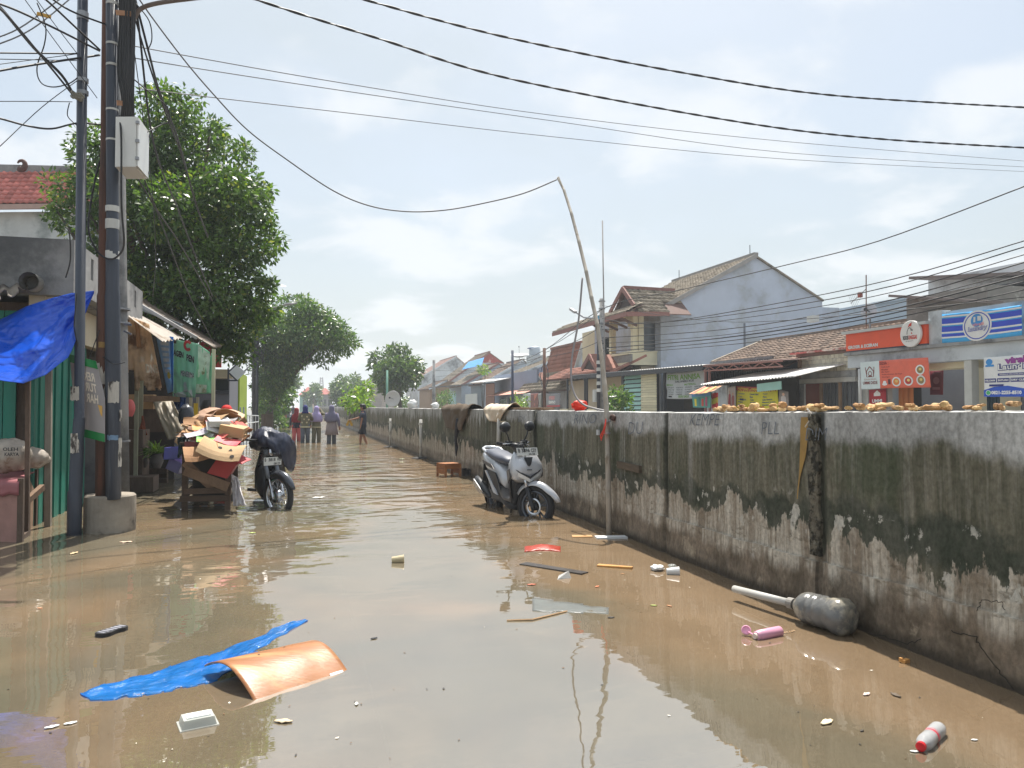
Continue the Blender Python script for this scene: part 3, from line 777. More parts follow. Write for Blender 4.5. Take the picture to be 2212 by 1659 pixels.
# blue tarpaulin gathered to the rusty pole
TARP = mat('blue_tarp', c(18, 92, 222), .3, .2, 2.5, .45, 11, spec=.6, transl=.15)
top = [(203, 628), (160, 632), (110, 645), (55, 662), (0, 690), (-70, 706)]
bot = [(203, 634), (170, 712), (148, 772), (108, 806), (56, 826), (-70, 806)]
def tarp(u, v):
    k = u * 5; i = min(4, int(k)); f = k - i
    t_ = V((*top[i], 0)).lerp(V((*top[i + 1], 0)), f); b2 = V((*bot[i], 0)).lerp(V((*bot[i + 1], 0)), f)
    q = t_.lerp(b2, v); D = 8.12 + .22 * min(1, u * 2) * (1 - v) - .62 * v * min(1, u * 1.6)
    p = P(q.x, q.y, D)
    fold = (.050 * math.sin(v * 15 + 1.8 * n3(u * 2, v)) * min(1, u * 5 + .1) * (1 - .55 * u) + .05 * n3(v * 5 + u * 2, u * 2.2, 4) + .05 * abs(n3(u * 4.5 + v * 3, v * 6 - u * 3, 8)) + .022 * abs(n3(u * 13 + v * 6, v * 15 - u * 5, 3)) + .012 * fbm(u * 11, v * 11, 3)) * min(1, .15 + u * 3)
    return p - V((.25, .95, .25)) * fold
b = MB(); b.sheet(tarp, 110, 80, .003)
solo(b, 'blue_tarpaulin', TARP, 'creased bright blue tarpaulin tied up to the rusty pole', 'tarpaulin', smooth=True)

# ================================================================ table with bags at the far left
PINK = mat('pink_plywood', c(168, 128, 118), .85, .3, 3, .2, col2=c(120, 90, 80), lo=.55, hi=.7)
tb = thing('market_table', 'wooden stall table with pink board front and rose cloth top at the flood edge', 'table', GZ(20, 1165))
f0, f1 = GZ(-40, 1168), GZ(37, 1172); bk = GZ(74, 1135)
dz = V((0, 0, 1))
b = MB(); b.prism([f0 - dz * .2, f1 - dz * .2, f1 + dz * .56, f0 + dz * .56], (bk - f1).normalized() * .03); b.build('front_board', PINK, tb)
for k, (t0, t1, hh) in enumerate(((.06, .34, .52), (.40, .60, .44), (.66, .92, .54))):
    a_, c2 = f1.lerp(bk, t0), f1.lerp(bk, t1)
    b = MB(); b.prism([a_ - dz * .2, c2 - dz * .2, c2 + dz * (hh - .06 * k), a_ + dz * hh], (-.02, 0, 0)); b.build('side_plank', WOODB, tb)
for p in (f1 + V((.02, .02, 0)), bk, f0 + V((0, .05, 0))):
    b = MB(); b.bar(p - dz * .2, p + dz * .62, .05, .05); b.build('leg', WOODD, tb)
b = MB(); b.bar(P(58, 1082, 7.9), P(92, 1052, 8.2), .05, .06); b.build('bracket', WOODB, tb)
b = MB(); b.bar(P(36, 1168, 7.5), P(60, 1150, 7.9), .05, .05); b.build('foot_rail', WOODD, tb)
b = MB(); b.bar(P(58, 1165, 7.85) - dz * .1, P(61, 815, 7.85), .04, .04); b.build('roof_post', WOODD, tb)
b = MB()
def cl(u, v):
    p = (f0 + (f0 - f1) * .3).lerp(f1, u * 1.02).lerp((bk + (f0 - f1) * 1.2).lerp(bk, u), min(1, max(0, (v - .25) / .75)))
    z = .60 - (max(0, .25 - v) / .25) * (.14 + .05 * n3(u * 4, 1)) + .008 * n3(u * 6, v * 6)
    return V((p.x, p.y - .02 * (v < .2), z))
b.sheet(cl, 24, 16, .006); b.build('tablecloth', mat('rose_cloth', c(166, 100, 104), .55, .2, 3, .2), tb, True)
def bag(name, cen, rx, ry, rz, m, label, cat='bag', seed=0, rough=.35, tie=None):
    cen = V(cen); mb = MB()
    def f(u, v):
        a, t = u * 2 * math.pi, (v - .5) * math.pi
        d = V((math.cos(a) * math.cos(t), math.sin(a) * math.cos(t), math.sin(t)))
        k = 1 + rough * (.6 * n3(d.x * 2.2 + seed, d.y * 2.2, d.z * 2.2) + .4 * abs(n3(d.x * 5, d.y * 5 + seed, d.z * 5)))
        if tie and d.z > .75: k *= 1 + .5 * (d.z - .75)
        return cen + V((d.x * rx * k, d.y * ry * k, max(-.93, d.z) * rz * k + rz * .93))
    mb.grid(f, 22, 14)
    return solo(mb, name, m, label, cat, smooth=True)
CLEARBAG = mat('cloudy_plastic', c(206, 196, 182), .3, .25, 7, .5, 11, transl=.3, col2=c(150, 122, 100), lo=.5, hi=.65)
o = bag('plastic_sack', P(18, 1018, 7.9), .20, .16, .17, CLEARBAG, 'bulging clear plastic sack of goods on the rose table cloth', seed=3)
p0 = P(3, 985, 7.66)
b = MB(); Face(lambda u, v: p0 + RGT * (.19 * u) + V((0, -.012 * math.sin(u * 3), .09 * v)), (-.2, -1, 0)).word(b, 'OLEH', 0.1, .55, .9, .95); Face(lambda u, v: p0 + RGT * (.19 * u) + V((0, -.012 * math.sin(u * 3), .09 * v)), (-.2, -1, 0)).word(b, 'KARYA', .2, 0, .95, .4)
b.build('lettering', mat('black_print', (.03, .03, .03), .6, .1, bump=0), o)
bag('plastic_bag', P(75, 1010, 8.35), .13, .12, .11, CLEARBAG, 'smaller crumpled clear bag beside the grey corner post', seed=9)

# ================================================================ utility poles at the left
def ring(p, r, h_=.05): b = MB(); b.lathe(p, (0, 0, 1), [(r, 0), (r, h_)], 14); return b
def patch(mb, p, r, a0, a1, h_, seed=0):               # paper pasted round a pole; angles measured from the side facing the eye
    e = (EYE - V(p)); base = math.atan2(e.y, e.x); n = 8
    def f(u, v):
        a = base + a0 + (a1 - a0) * u
        return V(p) + V((math.cos(a) * (r + .004), math.sin(a) * (r + .004), h_ * v + (.018 * n3(u * 6, seed) if v in (0, 1) else 0)))
    mb.grid(f, n, 2)
BLK = mat('black_pole_paint', c(60, 66, 78), .5, .35, 3, .2, 18, stretch=(3, 3, .25), col2=c(112, 118, 126), lo=.58, hi=.78, spec=.5)
RUST = mat('rusty_steel', c(104, 70, 56), .75, .4, 3, .3, 18, stretch=(3, 3, .3), col2=c(64, 52, 48), lo=.45, hi=.62)
WHT = mat('white_paint', c(214, 214, 210), .6, .2, 4, .1, col2=c(120, 118, 114), lo=.6, hi=.72)
PAPER = mat('peeling_paper', c(200, 194, 184), .8, .25, 14, .2, col2=c(70, 64, 60), lo=.5, hi=.6, stretch=(1, 1, .3), sc2=16)
STEEL = mat('galvanised_steel', c(150, 152, 156), .45, .25, 4, .1, metal=.5)
def pole(name, label, pts, rs, m, n=14, group='utility poles clustered beside the concrete drum'):
    t = thing(name, label, 'pole', pts[0], group)
    b = MB(); b.tube(pts, rs, n); b.build('shaft', m, t, True)
    return t
D1 = 7.92
p1 = pole('steel_pole', 'slim blue black steel pole standing alone in the water, leftmost of the poles',
          [GZ(160, 1155) - dz * .25, P(162, 1062, D1), P(163, 1061, D1), P(167, 972, D1), P(168, 955, D1), P(171, 905, D1), P(171, 903, D1), P(180, -160, D1)],
          [.070, .070, .066, .064, .058, .056, .049, .049], BLK)
b = MB(); patch(b, P(165, 865, D1), .066, -.9, .35, .14); b.build('poster', PAPER, p1)
b = MB(); patch(b, P(164, 940, D1) - dz * .18, .066, -.75, .75, .20, 3); b.build('poster', PAPER, p1)
for y in (35, 43, 178, 205):
    ring(P(178.5, y, D1), .056, .04).build('clamp', STEEL, p1)
p2 = pole('rusty_pole', 'brown rusty steel pole rising from the concrete drum beside the black banded pole',
          [P(222, 1076, 8.1), P(222, 905, 8.1), P(225, 640, 8.1), P(225, 632, 8.1), P(227, 370, 8.1), P(228, 362, 8.1), P(234, -160, 8.1)], [.072, .072, .071, .060, .058, .052, .052], RUST)
b = MB(); patch(b, P(222, 830, 8.1), .073, -.8, .9, .22, 2); b.build('poster', PAPER, p2); b = MB(); patch(b, P(222, 875, 8.1), .073, -.2, .9, .35, 5); b.build('poster', PAPER, p2)
b = MB(); patch(b, P(224, 752, 8.1), .073, -.7, .9, .06, 7); b.build('ochre_stain', mat('ochre_scrape', c(150, 120, 70), .8, .4, 12), p2)
p3 = pole('banded_pole', 'black steel pole with white bands carrying the white junction box',
          [P(245, 1078, 8.05), P(244, 900, 8.05), P(243, 640, 8.05), P(243, 628, 8.05), P(243, 525, 8.05), P(243, 520, 8.05), P(241, -160, 8.05)], [.076, .076, .074, .066, .065, .060, .058], BLK)
for y, h_ in ((560, .085), (495, .10), (458, .06), (305, .02), (240, .02), (144, .025), (98, .022), (12, .03)):
    ring(P(242.5, y, 8.05), .068 if y > 400 else .062, h_).build('white_band', WHT, p3)
b = MB(); patch(b, P(245, 870, 8.05), .077, -.7, .7, .22, 8); b.build('poster', PAPER, p3); b = MB(); patch(b, P(245, 910, 8.05), .077, .75, 1.3, .12, 4); b.build('poster', PAPER, p3); b = MB(); patch(b, P(244, 1008, 8.05), .077, .6, 1.4, .3, 9); b.build('poster', PAPER, p3)
b = MB(); patch(b, P(246, 950, 8.05), .078, -.9, .5, .05, 1); b.build('sticker', mat('blue_sticker', c(120, 150, 180), .6, .4, 30, 0), p3)
p4 = pole('concrete_pole', 'square edged grey concrete pole standing behind the black banded pole',
          [P(256, 1090, 8.8), P(254, 700, 8.8), P(252, 380, 8.8), P(250, -160, 8.8)], [.118, .105, .095, .085], CON, 4)
for y in (955, 700, 670): ring(P(256, y, 8.8), .125, .02).build('wire_band', STEEL, p4)
b = MB(); b.bar(P(268, 700, 8.6), P(284, 702, 8.6), .02, .02); b.bar(P(268, 715, 8.6), P(284, 722, 8.6), .02, .02); b.build('bracket', STEEL, p4)
b = MB()
dc = P(237, 1155, 8.2); dc.z = 0
b.lathe(dc, (0, 0, 1), [(.245, -.25), (.25, .0), (.252, .18), (.25, .37), (.235, .385)], 32)
DRUM = mat('drum_concrete', c(156, 146, 132), .9, .35, 3, .35, 20, col2=c(84, 76, 66), lo=.5, hi=.65)
solo(b, 'concrete_drum', DRUM, 'round concrete footing drum holding the poles above the flood', 'concrete base', smooth=False)
# white junction box
ja, jb, jc = P(250, 252, 7.86), P(295, 252, 7.86), P(318, 284, 8.27)
jb_ = thing('junction_box', 'white metal junction box hung on the black banded pole', 'junction box', (ja + jc) / 2 - dz * .52)
WB = mat('white_enamel', c(226, 228, 226), .4, .08, 2, .04)
b = MB(); b.prism([ja, jb, jc, ja + (jc - jb)], (0, 0, -.515)); b.build('case', WB, jb_)
b = MB(); nf = (jc - jb).normalized().cross(dz).normalized(); nf = nf if nf.x > 0 else -nf
b.prism([jb + nf * .004 - dz * .008, jc + nf * .004 - dz * .008, jc + nf * .02 - dz * .008, jb + nf * .02 - dz * .008], (0, 0, -.5)); b.build('door', WB, jb_)
for t_ in (.12, .5, .86):
    b = MB(); b.box(jb + nf * .012 - dz * .5 * t_, (.035, .03, .03)); b.build('hinge', STEEL, jb_)
for t_ in (.1, .9):
    b = MB(); b.box(jc + nf * .02 - dz * .5 * t_, (.02, .02, .03)); b.build('latch', BLK, jb_)
# blown banner tied between the slim and rusty poles, printed side away
bn = cloth(P(158, 958, 8.02), P(214, 1006 - 13, 7.92), P(209, 783, 7.95), P(150, 768, 8.06), .03, 2.5, 0, 4, (0, -1, 0))
def ban(u, v):
    q = [(150, 768), (205, 778), (210, 795), (228, 845), (228, 935), (227, 952)]
    lx = 150 + 12 * v * 0 + (1 - v) * 16; ly = 940 - 175 * v
    ry = 955 - 175 * v; rx = 227 if v < .55 else 227 - (v - .55) / .45 * 19
    return P(lx + (rx - lx) * u, ly + (ry - ly) * u, 8.0 + .02 * math.sin(u * 5 + v * 3) - .05 * u)
b = MB(); b.sheet(ban, 22, 22, .002)
o = solo(b, 'mesh_banner', mat('thin_white_vinyl', c(196, 190, 190), .5, .12, 3, .08, transl=.35), 'white vinyl banner with green hems and mirrored letters tied between poles', 'banner', smooth=True)
FB = Face(ban, (-.3, -1, 0))
b = MB(); FB.rect(b, 0, .0, 1, .10, .006, 10, 2); b.build('green_hem', mat('green_vinyl', c(20, 130, 64), .5, .1, bump=0), o)
b = MB(); FB.rect(b, 0, .90, 1, 1., .006, 10, 2); b.build('green_hem', mat('green_vinyl', c(20, 130, 64)), o)
b = MB(); FB.poly(b, [(.78, .44), (.92, .44), (.92, .30), (.86, .33)], .006); b.build('yellow_patch', mat('yellow_print', c(216, 170, 90), .6, .1, bump=0), o)
b = MB()
for i, wd in enumerate(('REK', 'TUR', 'HAR')):
    FB.word(b, wd, .42, .72 - .135 * i, .80, .83 - .135 * i, .03, .007, mirror=True)
b.build('lettering', mat('showing_through', c(236, 224, 206), .6, .1, bump=0), o)

# ================================================================ roadside stall with torn banners
st = thing('roadside_stall', 'makeshift food stall under rusty corrugated roofs hung with torn banners', 'stall', (-2.1, 13, 0))
CORW = mat('white_corrugated', c(218, 210, 200), .6, .2, 3, .2, transl=.5, col2=c(176, 156, 136), lo=.55, hi=.7)
CORR = mat('rusty_corrugated', c(128, 116, 104), .7, .35, 3, .25, col2=c(96, 70, 54), lo=.48, hi=.62)
b = MB(); b.sheet(corr_f(P(268, 676, 11.5), P(352, 738, 11.3), P(399, 729, 13.4), P(290, 674, 13.4), 7, .014, 'v'), 8, 56, .006); b.build('awning_sheet', CORW, st)
b = MB(); b.sheet(corr_f(P(298, 654, 13.3), P(459, 748, 13.1), P(484, 748, 17.5), P(306, 634, 17.5), 20, .020, 'v'), 6, 160, .008); b.build('roof_sheet', CORR, st)
for k in range(9):
    q0, q1 = P(298, 654, 13.3), P(459, 748, 13.1)
b = MB(); b.bar(P(300, 657, 13.2), P(425, 706 + 24, 13.05), .05, .05); b.build('eave_beam', STEEL, st)
b = MB(); b.bar(P(305, 668, 13.3), P(395, 703, 13.3), .04, .04); b.bar(P(392, 701, 13.2), P(352, 718, 13.2), .03, .03); b.build('roof_frame', mat('grey_steel', c(120, 128, 132), .5, .2), st)
for px, py, D, zt in ((293, 1012, 11.9, 2.5), (460, 905, 13.1, 2.3), (303, 1002, 12.6, 2.5)):
    b = MB(); p = P(px, py, D); p.z = -.2; b.bar(p, V((p.x, p.y, zt)), .055, .055); b.build('post', mat('pale_green_post', c(150, 150, 128), .8, .3) if px != 460 else CREAM, st)
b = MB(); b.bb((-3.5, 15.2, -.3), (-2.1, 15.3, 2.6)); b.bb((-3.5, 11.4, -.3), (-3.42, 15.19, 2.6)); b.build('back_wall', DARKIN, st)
KR0 = mat('kraft_card_0', c(196, 160, 118), .85, .15, 3, .15, 30)
b = MB(); b.bb((-3.0, 13.3, -.2), (-2.3, 13.9, .95)); b.build('cupboard', WOODD, st)
for k in range(3):                                      # low slatted bench front under the plants
    b = MB(); b.bar(P(281, 1018 + 11 * k, 12.9), P(362, 1016 + 11 * k, 12.6), .03, .07); b.build('slat', WOODD, st)
b = MB(); b.bb((-2.75, 12.75, .02), (-2.05, 13.25, .25)); b.build('bench_top', WOODD, st)
def banner(name, label, f, m, nu=14, nv=18, drop=None, front=(0, -1, 0), th=.003, group=None):
    b = MB(); b.sheet(f, nu, nv, th, None, drop)
    return solo(b, name, m, label, 'banner', group, smooth=True), Face(f, front)
BEIGE = mat('dirty_beige_cloth', c(220, 200, 174), .85, .3, 4, .3, col2=c(146, 116, 88), lo=.5, hi=.66, transl=.68)
o, F_ = banner('torn_banner', 'ragged beige cloth banner hanging under the white awning', cloth(P(274, 850, 11.6), P(352, 848, 11.7), P(322, 700, 11.7), P(270, 680, 11.6), .06, 4, 0, 3), BEIGE, 26, 30,
               lambda u, v: v < .03 + .16 * abs(n3(u * 3.2, 3)) + (.24 * (u < .22)) or (v < .17 and .40 < u < .50))
b = MB(); F_.word(b, 'A', .80, .44, .92, .56, .03); F_.word(b, 'DNE', .62, .28, .98, .40, .03); F_.word(b, 'LIN', .42, .42, .60, .50, .0); b.build('lettering', mat('grey_print', c(226, 216, 200), .8, .1, bump=0), o)
b = MB(); F_.rect(b, .38, .62, .56, .96, .012, 4, 4); b.build('patch', mat('tan_patch', c(176, 132, 92), .8, .2, 4), o)
o, F_ = banner('blue_banner', 'narrow light blue printed banner twisted beside the green agency banner', cloth(P(362, 850, 12.4), P(374, 846, 12.2), P(375, 728, 12.2), P(336, 722, 12.4), .04, 3, 0, 8),
               mat('pale_blue_vinyl', c(160, 198, 232), .5, .2, 6, .1, transl=.45), 10, 20)
b = MB(); F_.rect(b, .80, .02, 1, 1., .008, 2, 12); b.build('blue_edge', mat('strong_blue', c(24, 116, 216), .5, .1, bump=0), o)
b = MB()
for k in range(6): F_.rect(b, .2, .35 + .095 * k, .72, .41 + .095 * k, .008, 3, 1)
b.build('print_block', mat('pale_print', c(206, 222, 238), .6, .2, 20, bump=0), o)
b = MB(); F_.oval(b, .55, .30, .2, .06, .012); b.build('yellow_spot', mat('yellow_vinyl', c(226, 206, 60), .6, .1, bump=0), o)
GV = mat('green_agency_vinyl', c(150, 204, 176), .5, .15, 3, .08, transl=.3, col2=c(140, 186, 160), lo=.58, hi=.75)
o, F_ = banner('agency_banner', 'green agency banner with black lettering and a red emblem', cloth(P(373, 857, 12.7), P(421, 859, 12.5), P(428, 742, 12.5), P(374, 733, 12.7), .045, 3.5, 0, 6), GV, 24, 30,
               lambda u, v: (v > .93 and u < .12) or (v < .06 and abs(n3(u * 6, 1)) > .3))
BP = mat('black_print', (.03, .03, .03), .6, .1, bump=0); WP = mat('white_print', (.75, .75, .74), .6, .08, bump=0)
for wd, q in (('AGEN', (.02, .72, .44, .83)), ('PEN', (.56, .66, .88, .78)), ('MENERIMA', (.34, .38, .92, .48))):
    b = MB(); F_.word(b, wd, *q, .07, .009, rise=-.03); b.build('lettering_edge', WP, o)
    b = MB(); F_.word(b, wd, *q, .045 if wd != 'MENERIMA' else .0, .014, rise=-.03); b.build('lettering', BP, o)
b = MB(); F_.oval(b, .60, .93, .17, .10, .010, 20, .45, .6, 5.6); b.build('red_emblem', mat('red_print', c(190, 50, 50), .5, .1, bump=0), o)
b = MB(); F_.poly(b, [(.02, .0), (.9, .0), (.85, .14), (.7, .12), (.6, .22), (.45, .10), (.2, .08)], .010); F_.oval(b, .55, .22, .08, .06, .012); b.build('pale_print', mat('washed_print', c(186, 196, 190), .7, .3, 20, bump=0), o)
o, F_ = banner('faded_banner', 'washed out white and green banner peeling at the stall end', cloth(P(421, 851, 12.9), P(456, 850, 12.8), P(458, 764, 12.8), P(427, 742, 12.9), .04, 4, 0, 2), GV, 20, 26, lambda u, v: v > .93 and abs(n3(u * 5, 7)) > .2)
b = MB(); F_.poly(b, [(.12, .34), (.82, .32), (.90, .95), (.04, .97)], .010); F_.rect(b, .04, .02, .72, .2, .010, 6, 2); b.build('peeled_print', mat('peeled_white', c(214, 212, 206), .8, .3, 9, .2, col2=c(150, 140, 110), lo=.56, hi=.66), o)
for px, y0_, y1_, D_ in ((412, 858, 935, 14.0), (427, 858, 930, 14.6), (437, 872, 930, 15.0)):
    b = MB(); b.bar(P(px, y1_, D_), P(px, y0_, D_), .05, .05); b.build('post', CREAM, st)
for i, (px, py, w_, h_, D_, m) in enumerate(((300, 868, .5, .25, 13.2, KR0), (352, 862, .55, .10, 13.0, WOODB), (330, 902, .7, .5, 13.6, WOODD), (420, 900, .35, .35, 14.8, CREAM))):
    b = MB(); b.box(P(px, py, D_), (w_, .3, h_)); b.build('shelf_box', m, st)
b = MB(); b.box(P(423, 884, 14.0), (.07, .05, .22)); solo(b, 'oil_pack', mat('yellow_pack', c(226, 190, 50), .5, .1), 'small yellow pack on a stall post beneath the agency banner', 'pack')
# cloths, bags and plants at the stall
def drape(name, label, pts, m, cat='cloth', th=.006, amp=.05, fr=4, seed=0, nu=20, nv=22):
    b = MB(); b.sheet(cloth(*pts, amp, fr, 0, seed), nu, nv, th)
    return solo(b, name, m, label, cat, smooth=True)
drape('grey_tarp', 'grey brown plastic sheet draped over the stall goods', (P(362, 950, 11.4), P(408, 940, 11.2), P(372, 866, 11.8), P(330, 868, 11.8)), mat('grey_plastic_sheet', c(184, 174, 156), .5, .25, 3, .3, transl=.35), 'plastic sheet', seed=5, amp=.09)
drape('blue_cloth', 'dark blue cloth hanging below the green agency banner', (P(372, 885, 13), P(402, 885, 13), P(400, 852, 13), P(376, 852, 13)), mat('navy_cloth', c(20, 60, 120), .85, .2), seed=6)
drape('orange_cloth', 'rust orange cloth hung in a cone inside the dark stall', (P(299, 940, 12.4), P(318, 940, 12.4), P(309, 898, 12.5), P(307, 898, 12.5)), mat('rust_cloth', c(150, 84, 60), .85, .2), seed=7)
bag('black_bag', P(402, 918, 11.3), .11, .10, .15, mat('black_plastic', c(60, 64, 72), .3, .3, 8, .3), 'black rubbish bag slumped beside the grey brown plastic sheet', seed=2)
bag('pink_bag', P(281, 900, 11.2), .065, .05, .13, mat('pink_plastic', c(240, 130, 126), .35, .15, 6, .2, transl=.4), 'pink plastic bag hanging by the grey concrete pole', seed=4, rough=.15)
def spiky(name, label, base, nleaf, ln, wd, m, pot_r, pot_h, pot_m, droop=.7, cat='potted plant', broad=False):
    t = thing(name, label, cat, base); base = V(base)
    b = MB(); b.lathe(base, (0, 0, 1), [(pot_r * .6, 0), (pot_r * 1.05, pot_h * .5), (pot_r * .8, pot_h * .85), (pot_r * .9, pot_h), (pot_r * .8, pot_h * .98), (pot_r * .7, pot_h * .9)], 16); b.build('pot', pot_m, t, True)
    for k in range(nleaf):
        a = rnd.uniform(0, 6.28); e = rnd.uniform(.25, 1.35); l = ln * rnd.uniform(.65, 1.1); b = MB()
        d = V((math.cos(a) * math.cos(e), math.sin(a) * math.cos(e), math.sin(e))); s_ = V((-math.sin(a), math.cos(a), 0))
        pts = []
        for i in range(5):
            q = i / 4; p = base + V((0, 0, pot_h * .95)) + d * (l * q) - V((0, 0, droop * l * q * q * .6))
            wq = wd * (math.sin(math.pi * (.12 + .88 * q)) if broad else (1 - q) ** .6 * (.5 + q)) * .5
            pts.append((p - s_ * wq, p + V((0, 0, -wq * .3)), p + s_ * wq))
        b.add([x for r_ in pts for x in r_], [(3 * i + k2, 3 * i + k2 + 1, 3 * i + k2 + 4, 3 * i + k2 + 3) for i in range(4) for k2 in range(2)])
        b.build('leaf', m, t)
    return t
CLAY = mat('grey_clay_pot', c(96, 92, 92), .8, .3, 5)
spiky('spider_plant', 'bright green spider plant arching from a grey clay pot on the bench', P(338, 1012, 12.2), 70, .44, .036, LM4, .10, .24, CLAY)
spiky('broadleaf_plant', 'dark broad leafed pot plant left of the spider plant', P(308, 1010, 12.3), 22, .30, .13, LM2, .09, .16, CLAY, .4, broad=True)
def crate(name, label, o, a, bdir, up, m, wall=.012, group=None):
    """open crate: corner o, edges a (long), bdir (short), up (height)."""
    t = thing(name, label, 'crate', o, group); o, a, bdir, up = V(o), V(a), V(bdir), V(up)
    b = MB(); tk = lambda d: d.normalized() * wall
    b.prism([o, o + a, o + a + bdir, o + bdir], tk(up)); b.build('base', m, t)
    for nm, p, e, q in (('side', o, a, bdir), ('side', o + bdir - tk(bdir), a, bdir), ('end', o, bdir, a), ('end', o + a - tk(a), bdir, a)):
        b = MB(); b.prism([p, p + e, p + e + up, p + up], tk(q)); b.build(nm, m, t)
    return t
LAV = mat('lavender_plastic', c(150, 146, 226), .4, .12, 3, .05, transl=.25)
LAVC = mat('clear_lavender_plastic', c(190, 180, 222), .25, .12, 3, .05, transl=.5)
o0 = P(353, 993, 11.0); crate('plastic_crate', 'lavender plastic crate, the upper of two by the cart', o0, P(388, 992, 10.9) - o0, V((.05, .25, 0)), V((.01, 0, .17)), LAV)
o0 = P(357, 1012, 11.0); crate('clear_crate', 'tilted clear lavender crate beneath the upper lavender crate', o0, P(384, 1024, 10.9) - o0, V((.05, .25, 0)), V((.06, 0, .15)), LAVC)

# ================================================================ cart of cardboard
CARTW = mat('old_cart_wood', c(98, 80, 66), .88, .4, 4, .4, stretch=(1, 1, 3), rn=.2)
ct = thing('cardboard_cart', 'rough timber cart standing in the flood heaped with flattened cardboard', 'cart', GZ(445, 1095))
cf0, cf1 = GZ(399, 1104), GZ(492, 1102); cb0, cb1 = GZ(425, 1078), GZ(508, 1076)
for p in (cf0, cf1, cb0, cb1):
    b = MB(); b.bar(p - dz * .25, p + dz * .80, .07, .07); b.build('leg', CARTW, ct)
def rail(pa, pb, za, zb, wd=.04, th=.07, nm='rail', m=CARTW): b = MB(); b.bar(pa + dz * za, pb + dz * zb, wd, th); b.build(nm, m, ct)
fo = V((0, -.05, 0))
rail(cf0 + fo - (cf1 - cf0) * .1, cf1 + fo + (cf1 - cf0) * .03, .16, .16); rail(cf0 + fo, cf1 + fo, .25, .26)
rail(cf1, cb1, .2, .2); rail(cf0, cb0, .2, .2); rail(cb0, cb1, .22, .22)
rail(cf0 + fo * 1.6, cf1 + fo * 1.6 + (cf1 - cf0) * .02, .52, .30, .02, .12, 'loose_plank', WOODB); rail(cf0 + fo, cf1 - (cf1 - cf0) * .35, .62, .28, .02, .10, 'loose_plank', WOODB)
b = MB(); b.prism([cf0 + fo * 2 + dz * .72, cf1 + fo * 2 + (cf1 - cf0) * .12 + dz * .70, cf1 + fo * 2 + (cf1 - cf0) * .12 + dz * .86, cf0 + fo * 2 + dz * .88], (0, .03, 0))
b.build('apron_board', mat('faded_red_board', c(132, 74, 74), .8, .3, 3), ct)
b = MB(); b.prism([cf0 + V((-.06, -.08, .84)), cf1 + V((.10, -.08, .84)), cb1 + V((.12, .5, .84)), cb0 + V((-.1, .5, .84))], (0, 0, .03)); b.build('deck', CARTW, ct)
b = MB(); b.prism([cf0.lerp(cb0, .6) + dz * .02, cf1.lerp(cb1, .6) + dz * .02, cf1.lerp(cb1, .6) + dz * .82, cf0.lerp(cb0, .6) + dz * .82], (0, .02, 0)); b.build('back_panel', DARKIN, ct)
q0 = P(447, 1022, 9.68); rb = thing('red_box', 'red plastic lidded box wedged aslant in the cart', 'box', q0)
RP = mat('red_plastic', c(176, 52, 48), .45, .15, 3, .06)
b = MB(); ua, ub = (P(490, 1034, 9.7) - q0), (P(468, 992, 9.7) - q0); b.prism([q0, q0 + ua, q0 + ua + ub, q0 + ub], (.02, .26, 0)); b.build('tub', RP, rb)
b = MB(); b.prism([q0 + ub - ua * .03, q0 + ua * 1.03 + ub, q0 + ua * 1.03 + ub * 1.2, q0 + ub * 1.2 - ua * .03], (.02, .28, 0)); b.build('lid', RP, rb)
KR = [mat('kraft_card_%d' % i, col, .85, .15, 3, .15, 30) for i, col in enumerate((c(196, 160, 118), c(196, 164, 124), c(172, 130, 92), c(204, 176, 150), c(184, 148, 124)))]
def card(cen, sx, sy, rot, tilt, m, label, curl=.05, name='cardboard_sheet', seed=0, group='flattened cardboard heaped on the cart', box=False):
    Mx = Matrix.Rotation(rot, 3, 'Z') @ Matrix.Rotation(tilt[0], 3, 'X') @ Matrix.Rotation(tilt[1], 3, 'Y'); cen = V(cen); b = MB()
    f = lambda u, v: cen + Mx @ V(((u - .5) * sx, (v - .5) * sy, curl * ((u - .5) ** 2 * 2 - (v - .5) ** 2) + .012 * n3(u * 2 + seed, v * 2)))
    if box: b.box(cen, (sx, sy, box), Mx)
    else: b.sheet(f, 6, 6, .006)
    return solo(b, name, m, label, 'cardboard', group), f, Mx @ V((0, 0, 1))
cc = (cf0 + cf1 + cb0 + cb1) / 4 + V((.03, .12, .90))
words = ['tan flattened carton low in the cart heap', 'pale kraft sheet sagging over the cart edge']
items = []
kinds = ['torn', 'folded', 'creased', 'curled', 'bent', 'frayed', 'flat', 'doubled']
hues = ['tan', 'cream', 'brown', 'pinkish kraft', 'dull kraft']
spots = ['in the lowest layer at the left', 'in the lowest layer at the middle', 'in the lowest layer at the right', 'half way up at the left', 'half way up in the middle', 'half way up at the right', 'near the top of the heap', 'on the crest of the heap']
k = 0
for lay in range(8):
    z = .012 + lay * .036; wdt = .42 * (1 - lay * .075)
    for j in range(4 if lay < 5 else 3):
        a = rnd.uniform(0, 6.28); rr_ = wdt * (.35 + .5 * rnd.random())
        off = V((math.cos(a) * rr_ * 1.05, math.sin(a) * rr_ * .8, z + rnd.uniform(0, .02)))
        px_ = 'left' if off.x < -.12 else ('right' if off.x > .12 else 'middle')
        lv = 'low' if lay < 3 else ('midway' if lay < 6 else 'high')
        card(cc + off, rnd.uniform(.28, .46), rnd.uniform(.2, .34), rnd.uniform(0, 3.14), (-off.y * .5 + rnd.uniform(-.22, .22), off.x * .75 + rnd.uniform(-.2, .2)), KR[k % 5],
             '%s %s cardboard sheet lying %s in the %s of the cart heap' % (kinds[k % 8], hues[k % 5], lv, px_), rnd.uniform(-.12, .16), seed=k)
        k += 1
